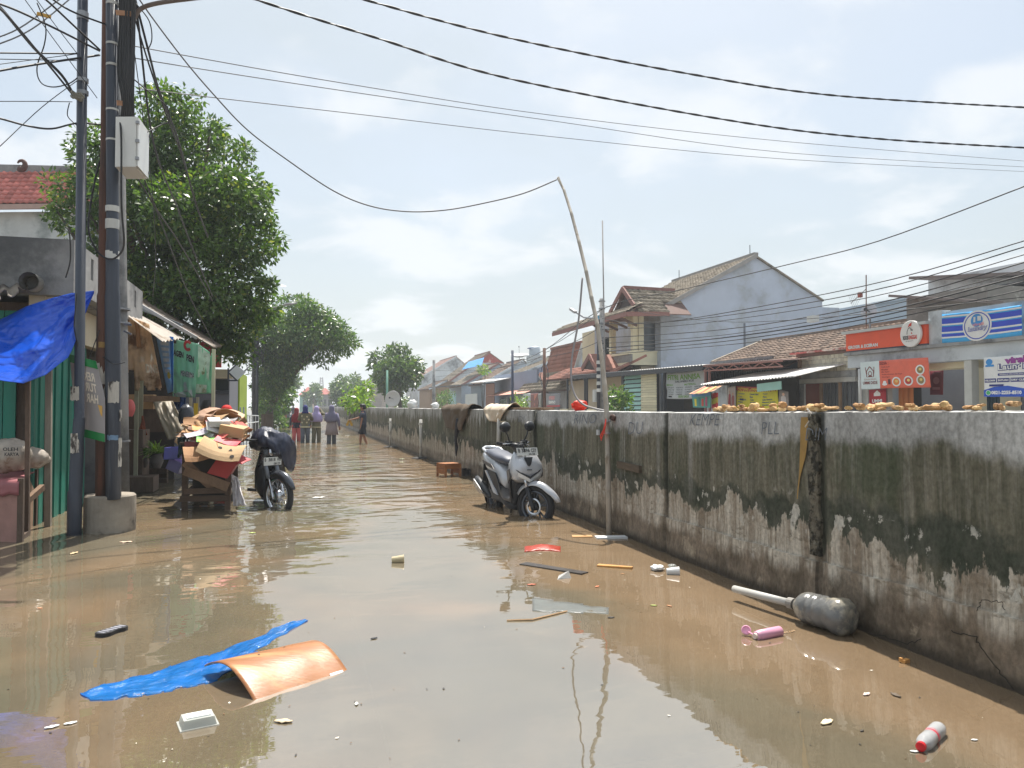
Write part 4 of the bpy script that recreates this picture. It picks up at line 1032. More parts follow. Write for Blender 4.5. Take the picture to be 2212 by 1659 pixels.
wk = ['narrow', 'ragged', 'small', 'slim', 'stiff', 'limp', 'ripped', 'crushed', 'soggy', 'split']
PRT = [KR[0], KR[2], mat('grey_card', c(196, 192, 190), .8, .12, 4, .1), KR[4], KR[3], mat('yellow_card', c(220, 150, 146), .7, .15, 4, .05), KR[1], mat('white_print_card', c(216, 214, 210), .7, .1, 4, .05), KR[2], mat('rust_card', c(196, 96, 84), .8, .2, 4, .1)]
for i in range(34):                                     # smaller pieces poking out of the near face of the heap
    u = (i * .618) % 1; v = i / 34; px = 398 + 132 * u; py = 958 - 66 * v * (1 - .35 * abs(u - .5) * 2)
    lv = ('low', 'midway', 'high')[min(2, int(v * 3))]; sd2 = ('at the far left', 'left of the middle', 'right of the middle', 'at the far right')[min(3, int(u * 4))]
    card(P(px, py, 9.72 + .42 * v + .25 * abs(u - .5)), rnd.uniform(.14, .30), rnd.uniform(.08, .20), rnd.uniform(-.9, .9), (rnd.uniform(.05, .75), rnd.uniform(-.45, .45)), PRT[i % 10],
         '%s %s cardboard piece poking out %s %s of the cart heap' % ((wk + ['thumb worn', 'torn', 'notched', 'tiny', 'taped', 'faded', 'square', 'crooked', 'dented', 'folded'])[(i * 3 + i // 10) % 20], ('tan', 'brown', 'grey', 'dull', 'pinkish', 'pink', 'cream', 'white printed', 'dark brown', 'red')[i % 10], lv, sd2), rnd.uniform(-.08, .12), 'cardboard_piece', 80 + i)
crest = cc + V((.02, .1, .315))
for i, (dx, rz_, s) in enumerate(((-.05, .2, .58), (.08, -.1, .50), (0, .4, .42))):
    card(crest + V((dx, 0, .022 * i)), s, .34, rz_, (.05, .08 * (i - 1)), KR[(0, 3, 4)[i]], ('widest flat tan sheet spread across the top of the cart heap', 'pinkish sheet second from the top of the cart heap', 'topmost cardboard sheet crowning the cart heap')[i], -.16, seed=40 + i)
p = P(455, 968, 9.5)
o, f, nn = card(P(478, 972, 9.52), .52, .34, -.25, (.55, .28), KR[1], 'large kraft carton flap with cut holes hanging over the cart front', .12, seed=60)
F_ = Face(f, nn); b = MB(); F_.oval(b, .45, .62, .05, .07, .006); b.build('cut_hole', DARKIN, o); b = MB(); F_.poly(b, [(.66, .5), (.76, .5), (.70, .66)], .006); b.build('cut_hole', DARKIN, o); b = MB(); F_.oval(b, .8, .2, .05, .07, .006); b.build('cut_hole', DARKIN, o)
o, f, nn = card(P(435, 975, 9.55), .40, .30, .25, (.6, -.3), KR[2], 'brown carton flap drooping over the left front of the cart', .1, seed=61)
o, f, nn = card(P(452, 950, 9.7), .30, .22, .1, (.28, .05), mat('green_yellow_carton', c(96, 176, 60), .6, .1, 3, .05), 'green and yellow printed carton lying on the cart heap', .02, 'printed_carton')
F_ = Face(f, nn); b = MB(); F_.rect(b, .05, .05, .95, .4, .004, 3, 1); b.build('yellow_band', mat('yellow_band', c(226, 214, 70), .6, .1, bump=0), o)
card(P(492, 952, 9.75), .30, .20, -.3, (.3, .25), mat('red_pink_carton', c(214, 84, 92), .6, .2, 4, .05), 'red and pink printed carton near the right of the cart heap', .03, 'printed_carton')
card(P(512, 985, 9.9), .30, .22, -.5, (.2, .6), mat('red_flat_carton', c(206, 70, 78), .6, .2, 5, .05), 'red flattened carton sliding off the right end of the cart', .05, 'printed_carton')
card(P(425, 935, 9.8), .30, .14, .5, (.35, -.3), mat('lilac_grey_carton', c(190, 184, 196), .6, .15, 4, .05), 'pale lilac grey carton strip at the left of the cart heap', .03, 'printed_carton')
card(P(435, 922, 9.95), .22, .16, .2, (.4, -.2), mat('orange_carton', c(226, 146, 50), .6, .15, 4, .05), 'orange carton propped at the left of the cart heap', .05, 'printed_carton')
card(P(505, 930, 10.0), .30, .26, -.2, (.1, .2), KR[1], 'upright cream carton box at the right of the cart heap', name='carton', box=.13)
card(P(472, 912, 10.0), .26, .16, .3, (.3, 0), mat('white_carton', c(216, 216, 220), .6, .1, 4, .05), 'white carton with grey faces near the cart heap crest', name='carton', box=.08)
drape('dark_cloth', 'dark green black plastic hanging off the left end of the cart', (P(385, 990, 9.7), P(398, 975, 9.6), P(412, 940, 9.8), P(384, 945, 9.8)), mat('dark_green_plastic', c(30, 46, 48), .4, .3), 'plastic sheet', seed=11)
drape('white_sack', 'white woven sack trailing from the cart into the water', (P(504, 1094, 9.6), P(532, 1092, 9.5), P(512, 1030, 9.7), P(500, 1034, 9.7)), mat('white_woven_sack', c(212, 206, 206), .5, .2, 12, .4, 20), 'sack', seed=12, amp=.10, fr=5)
drape('foam_sheet', 'white foam sheet piece leaning by the right cart leg', (P(500, 1042, 9.75), P(520, 1052, 9.7), P(514, 1032, 9.8), P(500, 1024, 9.8)), mat('white_foam', c(232, 232, 228), .7, .05), 'foam piece', .02, .02, 3, 13)

# ================================================================ left frontages and street furniture further down
s2 = thing('grey_shop', 'low grey fronted shop with a red fascia behind the stall', 'shop', (-2.6, 21, 0))
GW = mat('slate_wall', c(112, 114, 124), .8, .12, 2, .1)
x0 = GY(462, 900, 20).x; x1 = GY(495, 900, 20).x
b = MB(); b.bb((x0 - 2.5, 20, -.3), (x1, 25, 2.1)); b.build('wall', GW, s2)
b = MB(); b.bb((x0 - .3, 19.5, 2.25), (x1 - .15, 19.56, 2.85)); b.build('fascia_sign', mat('red_fascia', c(190, 60, 66), .55, .12), s2)
b = MB(); b.bb((x0 - .3, 19.42, 2.0), (x1 + .1, 19.95, 2.2)); b.build('lintel', CREAM, s2)
b = MB(); b.bb((x0 + .02, 19.96, 1.72), (x1 - .02, 19.99, 1.98)); b.build('window', mat('dark_glass', (.03, .04, .05), .15, .2, bump=0), s2)
b = MB(); b.bb((x0, 19.95, 1.62), (x1, 19.985, 1.70)); b.build('window_frame', BLK, s2)
s3 = thing('lime_house', 'lime green fronted house beside the grey shop on the left', 'house', (-2.4, 24, 0))
x0, x1 = GY(495, 900, 23).x, GY(517, 900, 23).x
b = MB(); b.bb((x0, 23, .9), (x1, 26.5, 2.3)); b.build('wall', mat('lime_wall', c(150, 172, 40), .8, .15, 2), s3)
for k in range(4):
    b = MB(); xx = x0 + .1 + .09 * k; b.bb((xx, 22.9, -.3), (xx + .04, 22.95, 1.3)); b.build('gate_bar', mat('pale_gate_bar', c(196, 206, 210), .5, .1), s3)
b = MB(); b.bb((x0, 22.85, .95), (x1, 22.93, 1.2)); b.build('gate_beam', WOODB, s3)
lh = thing('left_houses', 'shaded low house half hidden behind trees on the left verge', 'house', (-4, 33, 0))
b = MB(); b.bb((-9, 30, -.3), (-3.2, 40, 2.6)); b.build('wall', mat('shaded_wall', c(130, 124, 116), .85, .25, 1), lh)
b = MB(); b.prism([V((-9.2, 29.7, 2.6)), V((-2.9, 29.7, 2.6)), V((-6, 29.7, 4.2))], (0, 10.5, 0)); b.build('roof', mat('dull_roof', c(120, 92, 80), .85, .25, 3), lh)
bd = [P(511, 789, 16), P(531, 804, 16), P(513, 821, 16), P(495, 804, 16)]
b = MB(); b.prism(bd, (0, .03, 0)); o = solo(b, 'tilted_board', mat('white_board', c(214, 220, 222), .5, .08), 'white board hung cornerwise on a dark frame beside the road', 'sign')
b = MB()
for i, j in ((3, 2), (3, 0)): b.bar(bd[i] + V((-.02, .04, 0)), bd[j] + V((-.02, .04, 0)), .03, .03)
b.bar(P(492, 822, 16.05), P(514, 822, 16.05), .03, .03); b.bar(P(493, 795, 16.05), P(493, 822, 16.05), .03, .03); b.build('frame', BLK, o)
rl = thing('handrail', 'pale steel ramp handrail by the road near the dark pole', 'railing', GZ(548, 930))
RS = mat('pale_steel_rail', c(196, 200, 204), .35, .1, metal=.3)
for k in range(5):
    b = MB(); p = P(533 + 7 * k * .9, 925, 26 + 2.2 * k); p.z = -.2; b.tube([p, V((p.x, p.y, 1.0 - .03 * k))], .022, 6); b.build('post', RS, rl)
for zz_ in (1.02, .75):
    b = MB(); p, q = P(533, 925, 26), P(533 + 6.3 * 4, 925, 34.8); p.z = zz_; q.z = zz_ - .12; b.tube([p, q], .025, 6); b.build('rail', RS, rl)
p5 = pole('dark_pole', 'dark twin pole carrying a street lamp arm before the mango tree', [GZ(549, 930) - dz * .3, P(549, 660, 41)], [.13, .10], mat('dark_grey_pole', c(70, 72, 78), .7, .25, 3), 10, None)
b = MB(); b.tube([GZ(555, 931) - dz * .3, P(556, 735, 41)], .07, 8); b.build('second_shaft', BLK, p5, True)
b = MB(); b.tube([P(549, 690, 41), P(575, 668, 40), P(610, 660, 39)], .05, 6); b.build('lamp_arm', STEEL, p5, True)
b = MB(); b.tube([P(608, 661, 39), P(622, 657, 38.7), P(641, 655, 38.5)], [.05, .16, .06], 8, flat=.45); b.build('lamp_head', STEEL, p5, True)
b = MB()
for k in range(14):
    a0 = rnd.uniform(0, 6.28); pts = [P(535 + rnd.uniform(-14, 20), 760 + rnd.uniform(-28, 28), 40.6) + V((.5 * math.cos(a0 + i * .7), .2, .45 * math.sin(a0 + i * .8))) for i in range(6)]
    b.tube(pts, .018, 4)
b.build('cable_tangle', mat('dark_cable', (.03, .03, .035), .6, .2, bump=0), p5, True)
b = MB(); p = GZ(577, 931); b.tube([p - dz * .2, p + dz * .9], .32, 12); solo(b, 'waste_drum', mat('brown_drum', c(92, 74, 58), .8, .3, 3, .2), 'brown drum standing in the flood left of the walking women', 'drum')
# low planting at the foot of the mango tree
hedge = [(GZ(555 + 5 * k, 926) + V((rnd.uniform(-.3, .5), rnd.uniform(0, 5), rnd.uniform(.2, 2.6))), rnd.uniform(.35, .7)) for k in range(12) for _ in range(3)]
o = leaves_obj('climbing_ivy', leaf_cloud(hedge, 5200, .26), LM2, None, (0, 0, 0)); tag(o, 'dark ivy and shrubs clothing the mango trunk beside the pole', 'ivy', kind='stuff')

# ================================================================ across the canal: shops and houses
GRD = .10
def bxn(parent, name, a, b_, m): b = MB(); b.bb(a, b_); return b.build(name, m, parent)
def plane(X):                                           # reads a spot on a frontage standing at x = X
    return lambda px, py: GX(px, py, X)
def yz(X, px, py): p = GX(px, py, X); return p.y, p.z
def flatF(p00, p10, p11, p01, amp=0., fr=3, sag=0, seed=0, front=(-1, 0, 0)): return cloth(p00, p10, p11, p01, amp, fr, sag, seed, front)
def pm(name, r, g, b_, rough=.55): return mat('print_' + name, c(r, g, b_), rough, .08, 6, 0, bump=0) if False else mat('print_' + name, c(r, g, b_), rough, .08, 6, 0.)
WPR, BPR = pm('white', 232, 232, 230), pm('black', 30, 30, 34)
GREYW = mat('grey_render', c(206, 212, 216), .85, .22, .9, .2, 12, col2=c(112, 114, 118), lo=.48, hi=.7)
BLUEG = mat('blue_grey_render', c(184, 192, 206), .85, .16, .5, .15, 10, col2=c(160, 164, 168), lo=.46, hi=.66, sc2=.5)
BLUE2 = mat('slate_blue_wall', c(148, 158, 180), .85, .12, .6, .1, 10)
OLDT = mat('old_brown_tile', c(132, 112, 98), .88, .35, 2, .3, 16, rn=.28, col2=c(86, 74, 66), lo=.5, hi=.7)
GREYT = mat('mossy_grey_tile', c(150, 138, 122), .88, .3, 2, .3, 16, rn=.25, col2=c(96, 92, 78), lo=.5, hi=.7)
BRT = mat('reddish_brown_tile', c(164, 112, 96), .8, .3, 2, .25, 16, rn=.22, col2=c(104, 78, 68), lo=.52, hi=.7)
REDW = mat('red_oxide_paint', c(146, 104, 96), .75, .2, 2, .15)
CRM = mat('cream_wall', c(232, 222, 190), .85, .12, 1, .1, 12)
BEIW = mat('beige_wall', c(200, 184, 160), .85, .15, 1, .1, 12)
GLS = mat('window_glass', (.04, .05, .06), .08, .15, 2, 0)
WHF = mat('white_frame', c(206, 208, 206), .5, .1, 3, 0.05)
BRW = mat('brown_timber', c(108, 84, 76), .75, .25, 4, .2)
DKSTL = mat('dark_steel', c(48, 50, 58), .55, .2, 3, .1)
CORDK = mat('dark_corrugated', c(98, 100, 104), .6, .3, 3, .15, stretch=(3, 3, .5), col2=c(70, 60, 54), lo=.55, hi=.7)
# ---- shop with the orange sign, and the laundry beside it: one concrete block under a long canopy beam
XF = 16.0
sh = thing('corner_shops', 'grey concrete shop block with canopy beam carrying an orange sign and a blue laundry banner', 'shop', (XF, 14, GRD))
bxn(sh, 'canopy_beam', (XF, 8, 2.47), (XF + .25, 19.5, 2.84), GREYW)
bxn(sh, 'cornice', (XF - .10, 8, 2.843), (XF + .3, 19.55, 2.93), CON)
bxn(sh, 'canopy_slab', (XF + .253, 8, 2.62), (XF + 1.4, 19.4, 2.80), GREYW)
bxn(sh, 'parapet', (XF + .05, 8, 2.933), (XF + .25, 15.9, 3.75), GREYW)
bxn(sh, 'sign_wall', (XF + .05, 16.4, 2.933), (XF + .25, 19.3, 3.42), CON)
y_, z_ = yz(XF, 2011, 690); bxn(sh, 'parapet_post', (XF - .04, 15.95, 2.933), (XF + .25, 16.38, z_ + .2), GREYW)
bxn(sh, 'back_wall', (XF + 2.6, 8, GRD), (XF + 2.75, 19.4, 2.8), mat('shop_inner_wall', c(150, 152, 158), .85, .15, 1))
bxn(sh, 'floor', (XF - .2, 8, GRD - .3), (XF + 2.59, 19.4, GRD + .12), CON)
for px, w_ in ((2090, .22), (1868, .2), (2240, .2)):
    y_ = GX(px, 850, XF).y; bxn(sh, 'column', (XF + .02, y_ - w_ / 2, GRD), (XF + .24, y_ + w_ / 2, 2.465), mat('pale_column', c(188, 188, 182), .8, .15, 2))
y0, y1 = GX(2086, 850, XF).y, GX(2066, 850, XF).y
bxn(sh, 'partition', (XF + .9, GX(2092, 850, XF + .9).y - .05, GRD), (XF + 2.58, GX(2092, 850, XF + .9).y + .05, 2.6), CRM)
bxn(sh, 'soffit_board', (XF + .26, y0, 2.30), (XF + .9, 18.6, 2.46), CRM)
ORS = mat('orange_shutter', c(188, 116, 62), .6, .2, 2, .1, stretch=(2, 2, .3)); 
for k in range(7):
    a = y0 + .03 + (y1 - y0) * k / 7
    bxn(sh, 'shutter_slat', (XF + .30 + .02 * (k % 2), a, .75), (XF + .33 + .02 * (k % 2), a + (y1 - y0) / 7 - .01, 2.28), ORS)
    bxn(sh, 'shutter_foot', (XF + .30 + .02 * (k % 2), a, GRD), (XF + .33 + .02 * (k % 2), a + (y1 - y0) / 7 - .01, .745), CORDK)
y2, y3 = GX(1952, 850, XF).y, GX(1920, 850, XF).y
for k in range(6):
    a = y2 + (y3 - y2) * k / 6
    bxn(sh, 'shutter_slat', (XF + .30 + .02 * (k % 2), a, GRD), (XF + .33 + .02 * (k % 2), a + (y3 - y2) / 6 - .01, 2.3), ORS)
y2, y3 = GX(2126, 850, XF).y, GX(2098, 850, XF).y
TEAL = mat('dark_teal_shutter', c(60, 76, 84), .6, .2, 2, .1, stretch=(2, 2, .3))
for k in range(8):
    a = y2 + (y3 - y2) * k / 8
    bxn(sh, 'shutter_slat', (XF + .45 + .02 * (k % 2), a, GRD), (XF + .48 + .02 * (k % 2), a + (y3 - y2) / 8 - .008, 2.26), TEAL)
bxn(sh, 'shutter_head', (XF + .42, y2, 2.265), (XF + .6, y3, 2.46), CRM)
bxn(sh, 'wall_pier', (XF + .05, GX(1915, 850, XF).y, GRD), (XF + .2, GX(1873, 850, XF).y, 2.46), mat('pale_column', c(188, 188, 182)))
b = MB(); b.tube([GX(1859, 885, XF - .1), GX(1858, 797, XF - .1)], .055, 10); b.build('drain_pipe', WHF, sh, True)
# orange fascia sign
sg = thing('orange_sign', 'orange shop sign reading GROSIR & ECERAN with a round hen emblem', 'sign', (XF - .1, 17.9, 2.96))
ya, yb_ = 19.42, 16.37
bxn(sg, 'panel', (XF - .12, yb_, 2.97), (XF + .02, ya, 3.47), mat('orange_acrylic', c(244, 92, 48), .4, .08, 3, 0))
bxn(sg, 'top_trim', (XF - .2, yb_ - .05, 3.473), (XF + .06, ya + .1, 3.55), WHF); bxn(sg, 'bottom_trim', (XF - .1, yb_, 2.92), (XF + .02, ya, 2.967), BLK)
SF = Face(lambda u, v: V((XF - .12, ya + (yb_ - ya) * u, 2.97 + .5 * v)), (-1, 0, 0))
b = MB(); SF.word(b, 'GROSIR & ECERAN', .03, .10, .43, .30, .05); b.build('lettering', WPR, sg)
cp = GX(1967, 721, XF - .2)
b = MB(); b.lathe(cp + V((.06, 0, 0)), (-1, 0, 0), [(.345, 0), (.355, .01), (.355, .07), (.34, .08)], 36); b.build('emblem_disc', mat('emblem_white', c(232, 230, 226), .45, .05, 2, 0), sg)
EF = Face(lambda u, v: V((cp.x - .022, cp.y + .355 - .71 * u, cp.z - .355 + .71 * v)), (-1, 0, 0))
b = MB(); EF.word(b, 'KIOS', .16, .28, .42, .44, .04, .004); EF.line(b, [(.36, .48), (.37, .60), (.42, .70), (.50, .73), (.57, .68), (.60, .60)], .012, .004); EF.oval(b, .54, .64, .02, .02, .004, 10); EF.poly(b, [(.60, .66), (.66, .63), (.61, .60)], .004); EF.word(b, 'Ayam Segar Setiap Hari', .30, .20, .66, .245, .0, .004); b.build('lettering', BPR, sg)
b = MB(); EF.word(b, 'UNGGAS', .43, .28, .84, .44, .04, .004); EF.poly(b, [(.40, .74), (.46, .86), (.60, .92), (.57, .78), (.50, .78)], .004); EF.poly(b, [(.58, .56), (.62, .50), (.57, .48), (.55, .52)], .004); b.build('red_lettering', pm('red', 206, 60, 44), sg)
# blue laundry banner
c0 = [GX(*q, XF - .10) for q in ((2035, 741), (2208, 724), (2207, 658), (2035, 679))]
f = cloth(*c0, .015, 3, .02, 3, (-1, 0, 0))
o, F_ = banner('laundry_banner', 'blue and white striped banner with a round Laundry emblem', f, pm('sky_blue', 62, 170, 232), 24, 10, None, (-1, 0, 0))
b = MB(); [F_.rect(b, 0, v0, 1, v1, .005, 12, 2) for v0, v1 in ((.66, .84), (.38, .56), (.20, .30))]; b.build('dark_stripe', pm('deep_blue', 46, 74, 196), o)
b = MB(); [F_.rect(b, 0, v, 1, v + .055, .008, 12, 1) for v in (.88, .60, .32, .15)]; b.build('white_stripe', WPR, o)
rr_ = .165
b = MB(); F_.oval(b, .47, .5, rr_ * 1.12, .52, .012, 32); b.build('emblem_rim', pm('white', 232, 232, 230), o)
b = MB(); F_.oval(b, .47, .5, rr_, .46, .016, 32, .93); b.build('emblem_ring', pm('deep_blue', 46, 74, 196), o)
b = MB(); F_.oval(b, .47, .68, .075, .22, .02, 24); b.build('emblem_centre', pm('cyan', 60, 150, 220), o)
b = MB(); F_.rect(b, .43, .62, .455, .80, .024, 1, 1); F_.rect(b, .48, .66, .525, .82, .024, 1, 1); b.build('emblem_mark', WPR, o)
b = MB(); F_.word(b, 'Viralii', .42, .47, .56, .57, .02, .026, rise=.04); b.build('pink_lettering', pm('pink', 240, 150, 150), o)
b = MB(); F_.word(b, 'Laundry', .355, .26, .60, .47, .055, .024, rise=.05, slant=.01); b.build('lettering', pm('deep_blue', 46, 74, 196), o)
b = MB(); F_.word(b, 'Laundry', .362, .275, .594, .46, .0, .030, rise=.05, slant=.01); b.build('lettering_face', WPR, o)
# laundry price banner
c0 = [GX(*q, XF - .25) for q in ((2126, 857), (2232, 857), (2232, 764), (2125, 773))]
o, F_ = banner('price_banner', 'white and blue laundry price banner with a phone number under the canopy', cloth(*c0, .01, 3, 0, 5, (-1, 0, 0)), pm('white', 232, 232, 230), 14, 12, None, (-1, 0, 0))
DB = pm('navy', 44, 52, 130); MB_ = pm('mid_blue', 40, 90, 200)
b = MB(); F_.poly(b, [(0, 0), (1, 0), (1, .16), (.5, .27), (.22, .25), (0, .17)], .006); b.build('blue_field', MB_, o)
b = MB(); F_.word(b, '0821-2255-8510', .16, .06, .78, .15, .05, .010); b.build('phone_lettering', WPR, o)
b = MB(); F_.oval(b, .10, .10, .055, .065, .010, 18); b.build('phone_mark', pm('phone_green', 70, 180, 110), o)
b = MB(); F_.oval(b, .10, .10, .055, .065, .014, 18, .82); b.build('phone_ring', WPR, o)
b = MB()
for u0, u1 in ((.02, .26), (.28, .54), (.56, .95)): F_.rect(b, u0, .36, u1, .46, .006, 2, 1)
F_.rect(b, .12, .26, .42, .31, .012, 2, 1); b.build('pill', DB, o)
b = MB()
for wd, u0, u1 in (('KILOAN', .04, .24), ('SATUAN', .30, .52), ('DRY CLEAN', .58, .93)): F_.word(b, wd, u0, .385, u1, .435, .05, .010)
b.build('lettering', WPR, o)
b = MB(); F_.word(b, 'Laundry', .30, .60, 1.0, .82, .11, .008, rise=.02); b.build('lettering_edge', DB, o)
b = MB(); F_.rect(b, .30, .52, 1., .58, .007, 2, 1); b.build('lettering_bar', DB, o)
b = MB(); F_.word(b, 'Laundry', .31, .615, .99, .805, .02, .014, rise=.02); F_.word(b, 'SPESIALIS PENGHILANG NODA', .34, .535, .98, .565, .02, .014); b.build('lettering_face', WPR, o)
b = MB(); F_.word(b, 'virali', .44, .80, .92, .97, .07, .012, rise=.02); b.build('purple_lettering', pm('purple', 150, 60, 150), o)
b = MB(); F_.oval(b, .12, .88, .07, .08, .008, 18); F_.rect(b, .04, .76, .22, .81, .008, 1, 1); b.build('round_mark', pm('cyan', 60, 150, 220), o)
# food banner
c0 = [GX(*q, XF - .3) for q in ((1861, 841), (2011, 837), (2004, 772), (1859, 783))]
f = cloth(*c0, .02, 3, -.01, 9, (-1, 0, 0))
o, F_ = banner('menu_banner', 'salmon and white food stall banner with a house emblem and printed dishes', f, pm('salmon', 232, 110, 84), 20, 10, None, (-1, 0, 0))
b = MB(); F_.rect(b, 0, 0, .295, 1, .005, 6, 6); b.build('white_field', pm('bluish_white', 214, 226, 226), o)
BR = pm('brown', 130, 64, 60)
b = MB(); F_.word(b, 'UMMI DEDE', .03, .17, .255, .28, .03, .010); F_.line(b, [(.08, .62), (.145, .82), (.21, .62)], .008, .010); F_.line(b, [(.09, .62), (.09, .44), (.20, .44), (.20, .62)], .006, .010); F_.oval(b, .145, .56, .03, .09, .010, 16, .7); F_.poly(b, [(.11, .44), (.18, .44), (.165, .5), (.125, .5)], .011); F_.line(b, [(.075, .80), (.085, .55)], .005, .010); F_.line(b, [(.215, .80), (.205, .55)], .005, .010); b.build('brown_lettering', BR, o)
b = MB(); F_.word(b, 'RUMAH MAKAN', .05, .32, .24, .38, .0, .010); b.build('small_lettering', pm('tan', 170, 130, 120), o)
b = MB(); F_.word(b, 'SEDIA :', .30, .84, .44, .96, .03, .008)
for i, (wd, l) in enumerate((('Lauk pauk', .13), ('Minuman', .10), ('Mie Ayam', .12), ('Aneka minuman dan kopi', .30), ('Gorengan', .12))): F_.word(b, wd, .33, .73 - .09 * i, .33 + l, .79 - .09 * i, .01, .008)
b.build('lettering', pm('dark_red', 150, 50, 50), o)
for u, v, food in ((.88, .60, (150, 130, 80)), (.88, .25, (150, 170, 90)), (.71, .24, (190, 60, 50)), (.545, .22, (220, 130, 60))):
    b = MB(); F_.oval(b, u, v, .062, .17, .008, 22); b.build('plate_print', WPR, o)
    b = MB(); F_.oval(b, u, v, .044, .12, .012, 16); b.build('dish_print', pm('dish%d' % food[0], *food), o)
    b = MB(); F_.oval(b, u + .006, v + .02, .02, .05, .016, 12); b.build('garnish_print', pm('garnish', 236, 206, 120), o)
b = MB(); F_.oval(b, .37, .15, .04, .05, .010, 14); F_.oval(b, .37, .22, .025, .05, .012, 14); b.build('cup_print', WPR, o)
b = MB(); F_.rect(b, .425, .14, .46, .32, .010, 1, 1); b.build('glass_print', pm('cola', 90, 30, 30), o)
# red board below it
c0 = [GX(*q, XF - .05) for q in ((1878, 884), (1913, 883), (1913, 840), (1877, 842))]
o, F_ = banner('red_board', 'red upright board with white lettering beside the white drain pipe', cloth(*c0, 0, 1, 0, 0, (-1, 0, 0)), pm('board_red', 184, 40, 54), 4, 4, None, (-1, 0, 0), .03)
b = MB(); F_.word(b, 'UMMI', .2, .32, .8, .50, .04); F_.word(b, 'DEDE', .22, .06, .78, .24, .04); F_.poly(b, [(.3, .66), (.7, .66), (.7, .8), (.5, .95), (.3, .8)]); b.build('lettering', WPR, o)
c0 = [GX(*q, XF + 1.6) for q in ((2009, 853), (2036, 853), (2037, 797), (2009, 797))]
o, F_ = banner('dark_red_poster', 'dark maroon poster hanging inside the open food stall', cloth(*c0, 0, 1, 0, 0, (-1, 0, 0)), pm('maroon', 110, 30, 44), 3, 4, None, (-1, 0, 0), .02)
b = MB(); F_.oval(b, .5, .55, .25, .14); F_.rect(b, .2, .2, .8, .3); b.build('print', pm('dim_pink', 150, 90, 96), o)
bxn(sh, 'counter', (XF + .7, GX(2181, 870, XF + .7).y, GRD), (XF + 1.2, GX(2143, 870, XF + .7).y, .95), mat('pale_counter', c(186, 190, 200), .6, .1))
b = MB(); q = GX(1975, 872, XF + 1.2); b.box(V((q.x, q.y, .85)), (.5, .7, .25)); solo(b, 'blue_tub', pm('tub_blue', 30, 60, 120), 'dark blue tub standing inside the open food stall', 'tub')

# ---- unfinished block house
XB = 16.35
ub = thing('block_house', 'unfinished bare block fronted house with brown door and grey corrugated shutters', 'house', (XB, 22.5, GRD))
yL, yR = GX(1724, 800, XB).y, 19.56
zb0, zb1 = yz(XB, 1790, 803)[1], yz(XB, 1790, 766)[1]
BLOCK = mat('hollow_block', c(206, 200, 182), .92, .2, 3, .35, 20, rn=.14, col2=c(150, 146, 134), lo=.52, hi=.7)
ncol, nrow = 15, 4
bw, bh = (yL - .2 - yR) / ncol, (zb1 - zb0) / nrow
for j in range(nrow):
    for i in range(ncol + (j % 2)):
        a = yR + bw * (i - .5 * (j % 2)); a0, a1 = max(yR, a), min(yL - .2, a + bw)
        if a1 - a0 < .05: continue
        xo = rnd.uniform(0, .012)
        bxn(ub, 'block', (XB - xo, a0 + .006, zb0 + bh * j + .006), (XB + .1, a1 - .006, zb0 + bh * (j + 1) - .006), BLOCK)
bxn(ub, 'mortar_wall', (XB + .012, yR, GRD), (XB + .13, yL - .2, zb1), CON) if False else bxn(ub, 'mortar_core', (XB + .012, yR, zb0), (XB + .13, yL - .2, zb1), CON)
zl = yz(XB, 1790, 815)[1]
bxn(ub, 'ring_beam', (XB - .02, yR, zl - .02), (XB + .13, yL - .1, zb0 - .003), CON)
bxn(ub, 'lintel_board', (XB - .05, yR, zl - .17), (XB + .05, yL + .6, zl - .025), mat('pale_lintel', c(196, 194, 188), .8, .2, 3))
bxn(ub, 'eave_sheet', (XB - .25, yR - .05, zb1 + .10), (XB + .8, yL + .1, zb1 + .15), mat('rusted_red_sheet', c(160, 84, 80), .7, .35, 4, .2, col2=c(200, 186, 176), lo=.5, hi=.6))
bxn(ub, 'eave_beam', (XB - .08, yR, zb1 + .003), (XB + .1, yL, zb1 + .09), BRW)
bxn(ub, 'timber_post', (XB - .06, yL - .19, zl), (XB + .06, yL - .06, zb1), WOODB)
bxn(ub, 'corner_pier', (XB - .03, GX(1737, 850, XB).y, GRD), (XB + .15, GX(1724, 850, XB).y, zl - .18), CON)
d0, d1 = GX(1770, 850, XB).y, GX(1739, 850, XB).y
bxn(ub, 'door', (XB + .03, d0, GRD), (XB + .07, d1, zl - .18), mat('brown_door', c(124, 70, 56), .7, .15, 3, .1))
bxn(ub, 'door_frame', (XB, d1 + .003, GRD), (XB + .06, d1 + .07, zl - .18), WHF); bxn(ub, 'door_frame', (XB, d0 - .09, GRD), (XB + .06, d0 - .003, zl - .18), WOODB)
for pa, pb, n in ((1809, 1776, 9), (1853, 1819, 8)):
    a, e = GX(pa, 850, XB).y, GX(pb, 850, XB).y
    for k in range(n): bxn(ub, 'shutter_slat', (XB + .04 + .03 * (k % 2), a + (e - a) * k / n, GRD), (XB + .07 + .03 * (k % 2), a + (e - a) * (k + 1) / n - .012, zl - .18), CORDK)
for px in (1814, 1773): y_ = GX(px, 850, XB).y; bxn(ub, 'shutter_post', (XB - .01, y_ - .05, GRD), (XB + .05, y_ + .05, zl - .18), WOODB)
bxn(ub, 'back_wall', (XB + 3, yR, GRD), (XB + 3.1, yL, 2.9), DARKIN)

